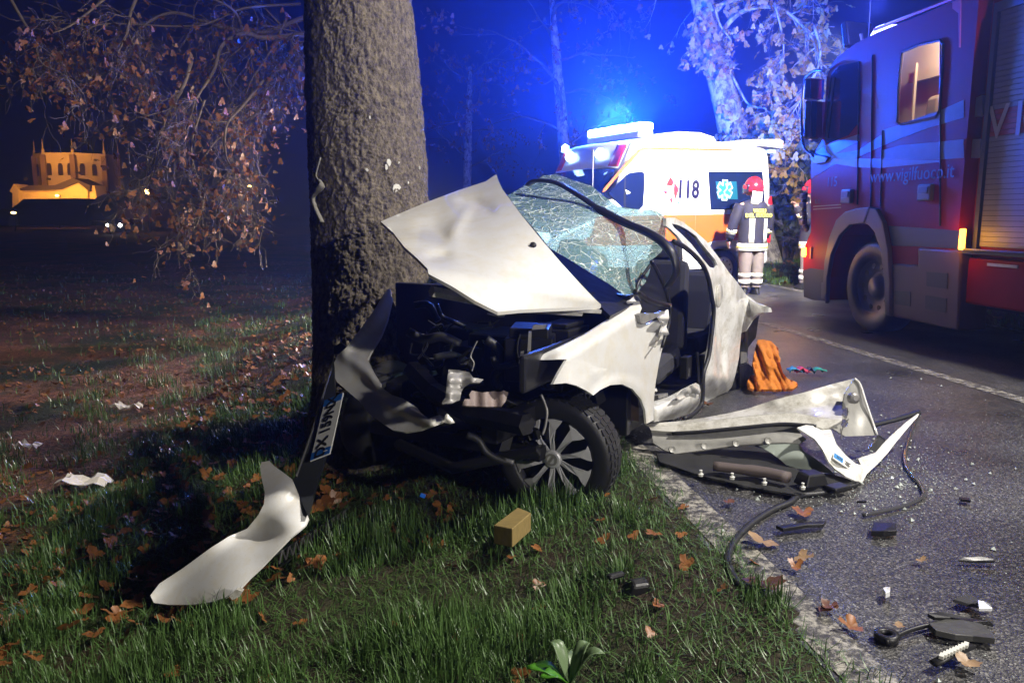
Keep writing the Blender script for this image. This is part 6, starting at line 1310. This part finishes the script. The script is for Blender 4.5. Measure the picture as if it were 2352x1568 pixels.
# ------------------------------------------------------------------ things left on the road and in the grass
def blanket():
    o = zz(Z4, [(1045, 800), (1090, 795), (1160, 810), (1220, 870), (1225, 930), (1240, 960), (1235, 1000), (1260, 1080), (1300, 1130), (1378, 1158), (1388, 1185), (1345, 1215), (1200, 1222), (1000, 1216), (965, 1202), (958, 1150), (985, 1100), (1030, 1095), (1018, 1050), (1002, 1000), (1020, 900), (1032, 850)])
    bdp = invdepth([(1750, 790, 6.28), (1725, 890, 5.98), (1830, 888, 6.0)])
    def f(x, y):
        qx, qy = (x - 1458.2) / 0.27, (y - 564.5) / 0.27
        fl = (qx - (qy - 800) * 0.42); h = 0.0
        for k, (fx, fy, a) in enumerate(((0.017, 0.0016, 0.12), (0.036, 0.003, 0.045))): h += a * (1 - 2 * abs(noise.noise(Vector((fl * fx, qy * fy, 3.0 + k)))))
        d = bdp(x, y) - h * sstep(790, 860, qy) - 0.10 * gauss(qx, qy, 1100, 1000, 120, 160) - 0.10 * sstep(1120, 1215, qy)
        return at(x, y, d)
    ob = panel('orange_blanket', o, f, mat('orange_fleece', (0.62, 0.20, 0.025), 0.9, var=0.3, vscale=30, bump=0.4, bscale=140), None, res=5, solid=0.02)
    tag(ob, 'crumpled orange blanket hanging from the car rear onto the road', 'blanket')
blanket()
rg = random.Random(77)
def rag():
    c = gz(1822, 858, 0.03); T = thing('patterned_rag', 'small blue and red patterned cloth behind the orange blanket', 'cloth', c)
    for j, (dx, m) in enumerate([(-0.03, mat('rag_blue', (0.05, 0.25, 0.45), 0.8)), (0.03, mat('rag_red', (0.45, 0.04, 0.10), 0.8)), (0.09, mat('rag_dark', (0.03, 0.03, 0.06), 0.8)), (0.17, mat('rag_teal', (0.03, 0.30, 0.26), 0.8))]):
        b = MB(); b.grid([[c + Vector((dx + 0.025 * i + rg.gauss(0, 0.006), 0.03 * k, 0.02 + rg.random() * 0.03 - 0.012 * abs(i - 2))) for i in range(5)] for k in range(4)]); b.build('fold', m, T, smooth=True, solid=0.006)
rag()
M_WOOD = mat('yellow_painted_wood', (0.25, 0.18, 0.06), 0.8, var=0.35, vscale=25, stretch=(1, 4, 1)); M_WOODE = mat('end_grain', (0.38, 0.18, 0.05), 0.7, var=0.4, vscale=40)
b = MB(); d0 = 3.28
T8 = [at(*Z10(*p), d) for p, d in (((535, 265), 3.28), ((655, 288), 3.20), ((775, 185), 3.36), ((690, 150), 3.44))]; dn = Vector((0.0, 0.01, -0.085))
b.add(T8 + [p + dn for p in T8], [(0, 1, 2, 3), (7, 6, 5, 4), (0, 4, 5, 1), (1, 5, 6, 2), (2, 6, 7, 3), (3, 7, 4, 0)]); o = b.build('wooden_block', M_WOOD, bevel=0.004); tag(o, 'yellow wedge-shaped wooden block standing in the grass', 'block')
def shard(name, label, cat, pts, Zf, m, th=0.012, lift=0.012, tilt=0.0):
    P = [gz(*Zf(*p), lift) for p in pts]; P = [p + Vector((rg.gauss(0, 0.006), rg.gauss(0, 0.008), tilt * (k / len(P)) + 0.012 * rg.random())) for k, p in enumerate(P)]
    b = MB(); b.prism(P, (0, 0, th)); o = b.build(name, m, bevel=0.002); tag(o, label, cat); return o
shard('black_debris', 'black block of broken plastic alone on open asphalt right of the rubber seal', 'debris', [(1475, 1030), (1540, 1022), (1610, 1035), (1612, 1075), (1540, 1085), (1480, 1070)], Z7, M_BLACK, 0.022)
shard('black_debris', 'flat forked black plastic strip inside the curve of the rubber seal', 'debris', [(925, 1040), (1000, 1025), (1100, 1020), (1198, 1008), (1198, 1040), (1100, 1045), (950, 1055)], Z7, M_BLACK, 0.015)
shard('black_debris', 'thin black plastic rod lying on the asphalt at the right edge', 'debris', [(1985, 1218), (2100, 1226), (2200, 1236), (2198, 1246), (2080, 1240), (1985, 1226)], Z7, M_BLACK, 0.01)
shard('black_debris', 'small black chip on the asphalt under the hooked trim strip', 'debris', [(1395, 885), (1440, 888), (1440, 898), (1400, 896)], Z7, M_BLACK, 0.01)
shard('black_debris', 'small dark chip on the road right of the trim strip', 'debris', [(1990, 868), (2040, 874), (2042, 888), (1995, 884)], Z7, M_BLACK, 0.012)
shard('foil_scrap', 'white crumpled foil scrap on asphalt near the bottom', 'litter', [(1525, 1415), (1555, 1403), (1590, 1415), (1585, 1435), (1540, 1442)], Z7, mat('white_foil', (0.8, 0.82, 0.85), 0.25, metal=0.3), 0.02)
ZB = Zw(1834.6, 1176.0, 0.2502)
shard('black_debris', 'long black torn plastic blade at the bottom right of the road', 'debris', [(1190, 985), (1280, 960), (1450, 985), (1640, 1010), (1755, 1045), (1740, 1065), (1600, 1050), (1400, 1015), (1230, 1005)], ZB, M_BLACK, 0.012)
shard('grey_lamp_shell', 'grey speckled lamp cover piece under the black blade', 'debris', [(1200, 1085), (1330, 1050), (1500, 1050), (1680, 1080), (1790, 1180), (1770, 1225), (1600, 1190), (1420, 1170), (1280, 1145)], ZB, mat('grey_lamp_cover', (0.06, 0.06, 0.058), 0.5, var=0.4, vscale=40), 0.02)
shard('dark_glass_piece', 'dark triangular glass fragment with a white corner at the right', 'debris', [(1430, 850), (1530, 790), (1640, 850), (1745, 880), (1740, 915), (1690, 915), (1560, 885)], ZB, mat('dark_mirror_shard', (0.06, 0.06, 0.065), 0.15), 0.012)
shard('white_chip', 'bright chip on the corner of the dark glass fragment', 'debris', [(1660, 850), (1710, 848), (1748, 880), (1742, 915), (1680, 918)], ZB, mat('white_foil', (0.8, 0.82, 0.85), 0.25), 0.012, 0.028)
P = [gz(*ZB(*p), 0.02) for p in cr([(800, 1190), (870, 1150), (980, 1095), (1100, 1055), (1270, 1015)], 5)]
LV = thing('metal_lever', 'dark wiper-like metal arm with a ring end on the asphalt', 'debris', P[0]); b = MB(); b.tube(P, 0.008, 6); b.build('arm', M_BLACK, LV, smooth=True)
b = MB(); b.lathe([(0.018, 0.0), (0.036, 0.0), (0.036, 0.025), (0.018, 0.025)], 16, Matrix.Translation(gz(*ZB(800, 1190), 0.0) + Vector((0, 0, 0.006))), closed=True); b.build('ring', M_BLACK, LV, smooth=True)
P = [gz(*ZB(*p), 0.03) for p in [(1240, 1385), (1400, 1300), (1585, 1225)]]
GC = thing('grille_chip', 'short slotted plastic grille piece at the bottom right', 'debris', P[1]); b = MB(); b.tube(P, 0.016, 6, flat=0.5); b.build('bar', M_BLACK, GC, smooth=True)
for k in range(9): b = MB(); b.box(lerp(P[0], P[2], 0.2 + 0.08 * k) + Vector((0, 0, 0.012)), (0.024, 0.012, 0.01), None, Matrix.Rotation(0.9, 3, 'Z')); b.build('tooth', mat('chrome_tooth', (0.6, 0.6, 0.55), 0.3), GC)
for (zf, pt, s, col, lab) in [(ZB, (1540, 1390), 0.10, 2, 'pale curled leaf beside the slotted grille piece'), (ZB, (470, 1040), 0.11, 0, 'orange upturned leaf on the asphalt beside the edge line'), (ZB, (270, 870), 0.09, 1, 'brown leaf on the asphalt above the edge line'), (ZB, (920, 1050), 0.06, 2, 'small tan leaf near the metal arm'),
                            (Z7, (1085, 945), 0.15, 0, 'golden flat leaf inside the rubber seal curve'), (Z7, (835, 1110), 0.17, 2, 'large pale curled leaf by the rubber seal'), (Z7, (1090, 1195), 0.11, 2, 'curled tan leaf right of the seal'), (Z7, (1040, 1250), 0.09, 0, 'yellow leaf scrap below the curled tan leaf'),
                            (Z7, (880, 1370), 0.20, 3, 'dark red-brown leaf clump at the lower end of the seal'), (Z7, (1225, 1485), 0.10, 1, 'brown leaf low on the asphalt'), (Z7, (1770, 1218), 0.06, 2, 'tiny tan leaf on open asphalt'), (Z7, (660, 885), 0.09, 1, 'rusty leaf in the shadow of the door'), (Z7, (530, 325), 0.12, 1, 'brown leaf between the sill and the blanket')]:
    c = gz(*zf(*pt), 0.02); b = MB(); V2, F2_ = fallen_leaf_template(rg.uniform(0.3, 0.9)); b.add(V2, F2_, Matrix.Translation(c) @ Matrix.Rotation(rg.uniform(0, 6), 4, 'Z') @ Matrix.Rotation(rg.gauss(0, 0.25), 4, 'X') @ Matrix.Scale(s * 0.72, 4)); o = b.build('fallen_leaf', LEAFM[col], smooth=True); tag(o, lab, 'leaf', 'fallen leaves on the asphalt')
# scraps of paper on the field
for (x, y, s, lab) in [(196, 1128, 0.17, 'large crumpled white paper lying on the field grass'), (292, 945, 0.15, 'torn grey paper strip on the leafy field'), (68, 1040, 0.09, 'small crumpled white cup lid at the left edge of the field')]:
    c = gnd(x, y) + Vector((0, 0, 0.05)); r2 = random.Random(x); b = MB()
    b.grid([[c + Vector(((i - 3) * s / 3.2, (k - 2) * s / 3.2 * (0.8 if x != 292 else 0.5), r2.random() * 0.05 + 0.02 * math.sin(i * 1.7))) for i in range(7)] for k in range(5)]); o = b.build('paper_scrap', mat('dirty_paper', (0.72, 0.66, 0.58), 0.8, var=0.25, vscale=20), solid=0.003); tag(o, lab, 'paper', 'paper scraps on the field')
# black lamp shell and a blue chip in the grass
c = gnd(*Z10(1460, 690)) + Vector((0, 0, 0.02)); b = MB(); b.box(c, (0.11, 0.07, 0.045), None, Matrix.Rotation(0.3, 3, 'Z') @ Matrix.Rotation(0.35, 3, 'X'), taper=(0.55, 0.6)); b.box(c + Vector((-0.08, 0.02, 0.03)), (0.07, 0.03, 0.02), None, Matrix.Rotation(0.5, 3, 'Z')); o = b.build('plastic_housing', M_BLACK, bevel=0.015); tag(o, 'black plastic mirror housing half buried in the verge grass', 'debris')
c = gnd(*Z10(85, 140)) + Vector((0, 0, 0.04)); b = MB(); b.box(c, (0.028, 0.015, 0.02), None, Matrix.Rotation(0.4, 3, 'Y')); o = b.build('blue_chip', mat('bright_blue_plastic', (0.02, 0.16, 0.75), 0.4), bevel=0.003); tag(o, 'tiny bright blue plastic chip in the grass below the engine', 'debris')
# broad-leaved weed at the bottom of the frame
wp = gnd(1310, 1590); WD = thing('dock_plant', 'broad-leaved green weed at the bottom edge of the grass', 'plant', wp)
for j, (tx, ty, w, m) in enumerate([(-0.13, 0.01, 0.034, 0), (-0.06, 0.06, 0.022, 1), (0.015, 0.11, 0.020, 1), (0.06, 0.05, 0.022, 1), (-0.09, -0.04, 0.03, 0), (0.10, -0.01, 0.022, 1)]):
    b = MB(); rows = []
    for i in range(8):
        t = i / 7; wv = w * math.sin(math.pi * min(0.97, 0.08 + 0.9 * t)) ** 0.8; d = Vector((tx, ty, 0)); pr = Vector((-ty, tx, 0)).normalized()
        cc = wp + d * t + Vector((0, 0, 0.02 + 0.10 * math.sin(t * 2.0) * (0.5 + 0.6 * (j % 2)))); rows.append([cc + pr * wv * q + Vector((0, 0, 0.010 * abs(q) + 0.004 * math.sin(9 * t + 3 * q))) for q in (-1, -0.5, 0, 0.5, 1)])
    b.grid(rows); b.build('leaf', mat('lush_green_leaf', (0.05, 0.17, 0.012), 0.35) if m == 0 else mat('grey_green_leaf', (0.10, 0.15, 0.07), 0.4), WD, smooth=True, solid=0.002)
# glass crumbs and grit: nobody could count them
pos = []; 
for _ in range(2600):
    if rg.random() < 0.55: p = gz(rg.gauss(2010, 110), rg.gauss(1090, 60), 0.006)
    else: p = road(rg.uniform(1.3, 4.2), 1.3 + 6 * rg.random() ** 1.2, 0.006)
    if to_road(p)[0] > 1.25: pos.append(p)
n = len(pos); CV = [(-0.5, -0.4, 0), (0.5, -0.5, 0), (0.4, 0.5, 0), (-0.4, 0.4, 0), (0, 0, 0.6)]
scatter('glass_crumbs', CV, [(0, 1, 4), (1, 2, 4), (2, 3, 4), (3, 0, 4)], pos, [rg.uniform(0, 6.28) for _ in range(n)], [rg.gauss(0, 0.3) for _ in range(n)], [0] * n, [rg.uniform(0.002, 0.006) if rg.random() < 0.95 else rg.uniform(0.008, 0.022) for _ in range(n)],
        [mat('glass_crumb', (0.5, 0.55, 0.52), 0.2), mat('dark_grit', (0.03, 0.028, 0.026), 0.6), mat('tan_grit', (0.35, 0.28, 0.2), 0.7)], [0 if rg.random() < 0.30 else 1 if rg.random() < 0.75 else 2 for _ in range(n)], label='glass crumbs and grit scattered over the asphalt', smooth=False)

# ------------------------------------------------------------------ far side of the field: lit church, dark houses, lamps
ZC = Zw(0.0, 310.5, 0.18); DC = 112.0
def fp(x, y, d=DC): return at(*ZC(x, y), d)
M_STUC = mat('ochre_stucco', (0.62, 0.50, 0.32), 0.85, var=0.2, vscale=0.6); M_TILE = mat('dark_roof_tiles', (0.035, 0.025, 0.022), 0.8); M_NIGHT = mat('dark_house_wall', (0.05, 0.045, 0.05), 0.85)
fl = at(130, 490, DC); fl.z = -0.6
CH = thing('church', 'octagonal church lit orange beyond the field at the left', 'church', fl)
xc = (fp(250, 400).x + fp(1215, 400).x) / 2; Rr = (fp(1215, 400).x - fp(250, 400).x) / 2 / 0.98; zt0, zt1 = fp(700, 620).z, fp(700, 232).z
cen = Vector((xc, fp(700, 400).y + Rr, 0)); oc = [(math.cos(a), math.sin(a)) for a in [math.pi / 8 + k * math.pi / 4 for k in range(8)]]
b = MB(); b.prism([cen + Vector((c * Rr, s * Rr, 1.0)) for c, s in oc], (0, 0, zt1 - 1.0)); DR = b.build('drum', M_STUC, CH)
b = MB(); b.prism([cen + Vector((c * Rr * 1.05, s * Rr * 1.05, zt1 - 0.25)) for c, s in oc], (0, 0, 0.35)); b.build('cornice', M_STUC, DR)
for c, s in oc:
    b = MB(); b.box(cen + Vector((c * Rr * 1.0, s * Rr * 1.0, (zt1 + 1) / 2)), (0.7, 0.7, zt1 - 1.4)); b.build('pilaster', mat('dark_stone', (0.22, 0.15, 0.10), 0.85), DR)  # pilasters in a darker colour than the drum walls
    b = MB(); b.lathe([(0.20, 0), (0.22, 0.3), (0.10, 0.6), (0.06, 1.1), (0.015, 1.9)], 8, Matrix.Translation(cen + Vector((c * Rr, s * Rr, zt1 + 0.1)))); b.build('spire', M_STUC, CH)
for k in (4, 5, 6):
    a0, a1 = oc[(k) % 8], oc[(k + 1) % 8]; m0 = cen + Vector(((a0[0] + a1[0]) / 2 * Rr, (a0[1] + a1[1]) / 2 * Rr, 0)); nn = Vector((a0[0] + a1[0], a0[1] + a1[1], 0)).normalized(); tt = Vector((-nn.y, nn.x, 0))
    for q in (-1.0, 0.6, 2.0) if k != 5 else (-1.4, 0.2, 1.5):
        b = MB(); c = m0 + tt * q + nn * 0.01; w = 0.32
        b.prism([c + tt * x + Vector((0, 0, zt0 + 1.2 + z)) for x, z in ((-w, 0), (w, 0), (w, 1.3), (0.6 * w, 1.65), (-0.6 * w, 1.65), (-w, 1.3))], nn * 0.08); b.build('window', M_TILE, DR)
yn = fp(700, 700).y - 2
def wall(name, pts, m, dep, par, d=DC - 3): b = MB(); b.prism([fp(x, y, d) for x, y in pts], (0, dep, 0)); return b.build(name, m, par)
NV = wall('nave_wall', [(240, 700), (640, 690), (760, 680), (980, 590), (1120, 690), (1120, 1050), (240, 1050)], M_STUC, 3, CH)
wall('nave_roof', [(230, 690), (380, 640), (700, 640), (930, 545), (1150, 640), (1140, 720), (985, 596), (760, 690), (640, 698), (240, 706)], M_TILE, 4, CH, DC - 3.6)
wall('gable_front', [(118, 720), (178, 622), (240, 705), (240, 1100), (160, 1100), (158, 735)], M_STUC, 3, CH, DC - 4)
wall('side_apse', [(1145, 650), (1205, 640), (1232, 780), (1200, 1000), (1145, 1000)], M_STUC, 3, CH, DC - 3)
for x, y, d, pw, up in ((300, 1000, DC - 10, 0.5, 5), (560, 1000, DC - 10, 0.5, 5), (950, 1000, DC - 10, 0.5, 5), (1190, 1000, DC - 10, 0.3, 5), (330, 560, DC - 8, 0.35, 0.5), (620, 560, DC - 8, 0.4, 0.5), (1000, 480, DC - 8, 0.5, 0.5)):
    c = fp(x, y, d); b = MB(); b.box(c, (0.4, 0.3, 0.3)); b.build('church_floodlight', M_TDARK, CH); lamp('church_light', 'SPOT', c + Vector((0, 0, 0.4)), LIGHTS['church'] * pw, (1.0, 0.42, 0.06), 0.3, c + Vector((0, 8, up)), CH, cone=2.0)
def house(label, pts_wall, pts_roof, d, dep, m=M_NIGHT):
    c = fp((pts_wall[0][0] + pts_wall[1][0]) / 2, 1000, d); c.z = -0.6
    Hh = thing('house', label, 'house', c)
    b = MB(); P = [fp(x, y, d) for x, y in pts_wall]; lo = min(p.z for p in P); b.prism(P, (0, dep, 0)); b.build('wall', m, Hh)
    b = MB(); b.prism([fp(x, y, d - 0.4) for x, y in pts_roof], (0, dep + 0.8, 0)); b.build('roof', M_TILE, Hh); return Hh
house('long dark house roof in front of the church', [(180, 900), (1130, 860), (1130, 1150), (180, 1150)], [(120, 960), (300, 815), (1000, 805), (1180, 830), (1130, 900), (200, 940)], 92, 7)
house('dark house right of the church', [(1180, 860), (1480, 860), (1480, 1150), (1180, 1150)], [(1150, 860), (1240, 790), (1330, 755), (1420, 800), (1500, 860)], 88, 6)
house('dim reddish gabled house under the pair of street lamps', [(1500, 850), (1980, 850), (1980, 1100), (1500, 1100)], [(1470, 860), (1700, 735), (1830, 790), (2000, 860)], 84, 6, mat('reddish_wall', (0.16, 0.06, 0.04), 0.85))
house('low dark house at the far left edge', [(-60, 1000), (110, 1000), (110, 1160), (-60, 1160)], [(-90, 1010), (20, 940), (140, 1010)], 90, 6)
M_LAMPO = mat('street_lamp_glow', (1, 0.7, 0.3), 0.4, emit=(1.0, 0.62, 0.20), estr=18)
def street_lamp(label, x, y, d, pw, r=0.16):
    p = at(x, y, d); g = p.copy(); g.z = -0.6; S = thing('street_lamp', label, 'street lamp', g)
    b = MB(); b.tube([g, Vector((p.x + 0.4, p.y, p.z + 0.1)), p + Vector((0, 0, 0.12))], [0.07, 0.05, 0.04], 6); b.build('post', M_TDARK, S)
    b = MB(); b.lathe([(0.02, 0.15), (r, 0.08), (r, -0.05), (0.02, -0.12)], 10, Matrix.Translation(p)); b.build('lantern', M_LAMPO, S, smooth=True)
    if pw: lamp('lamp_light', 'POINT', p + Vector((0, -0.3, -0.3)), pw, (1, 0.5, 0.13), 0.12, parent=S)
street_lamp('upper of the two street lamps above the reddish house', 335, 438, 78, 250, 0.19); street_lamp('lower of the two street lamps above the reddish house', 338.5, 443.5, 80, 0, 0.16)
street_lamp('single street lamp between the hanging branches and the trunk', 573, 428, 85, 120, 0.2); street_lamp('small street lamp in front of the church wall', 131, 449.5, 100, 0, 0.2); street_lamp('dim street lamp at the far left below the church', 31, 489, 86, 0, 0.24)
# oncoming car across the field
p = at(262, 512, 72); c = p.copy(); c.z = -0.6
FC = thing('distant_car', 'distant car with bright headlights across the field', 'car', c)
b = MB(); b.prism([c + Vector((-0.85, y, z)) for y, z in ((0, 0.25), (0, 0.75), (0.9, 0.95), (1.6, 1.4), (3.2, 1.42), (4.0, 0.95), (4.1, 0.3))], (1.7, 0, 0)); b.build('body', M_TDARK, FC, bevel=0.08)
for dx, r in ((-0.58, 0.13), (0.56, 0.17)):
    b = MB(); b.lathe([(0.0, -0.02), (r, -0.01), (r, 0.03), (0, 0.04)], 12, Matrix.Translation(c + Vector((dx, -0.05, 0.85))) @ Matrix.Rotation(math.pi / 2, 4, 'X')); b.build('headlamp', mat('headlight_glow', (1, 1, 0.9), 0.3, emit=(1.0, 0.95, 0.78), estr=26), FC)
for dx in (-0.7, 0.7):
    b = MB(); b.lathe([(0.15, -0.1), (0.3, -0.1), (0.3, 0.1), (0.15, 0.1)], 16, Matrix.Translation(c + Vector((dx, 0.7, 0.3))) @ Matrix.Rotation(math.pi / 2, 4, 'Y'), closed=True); b.build('wheel', M_RUBBER, FC)
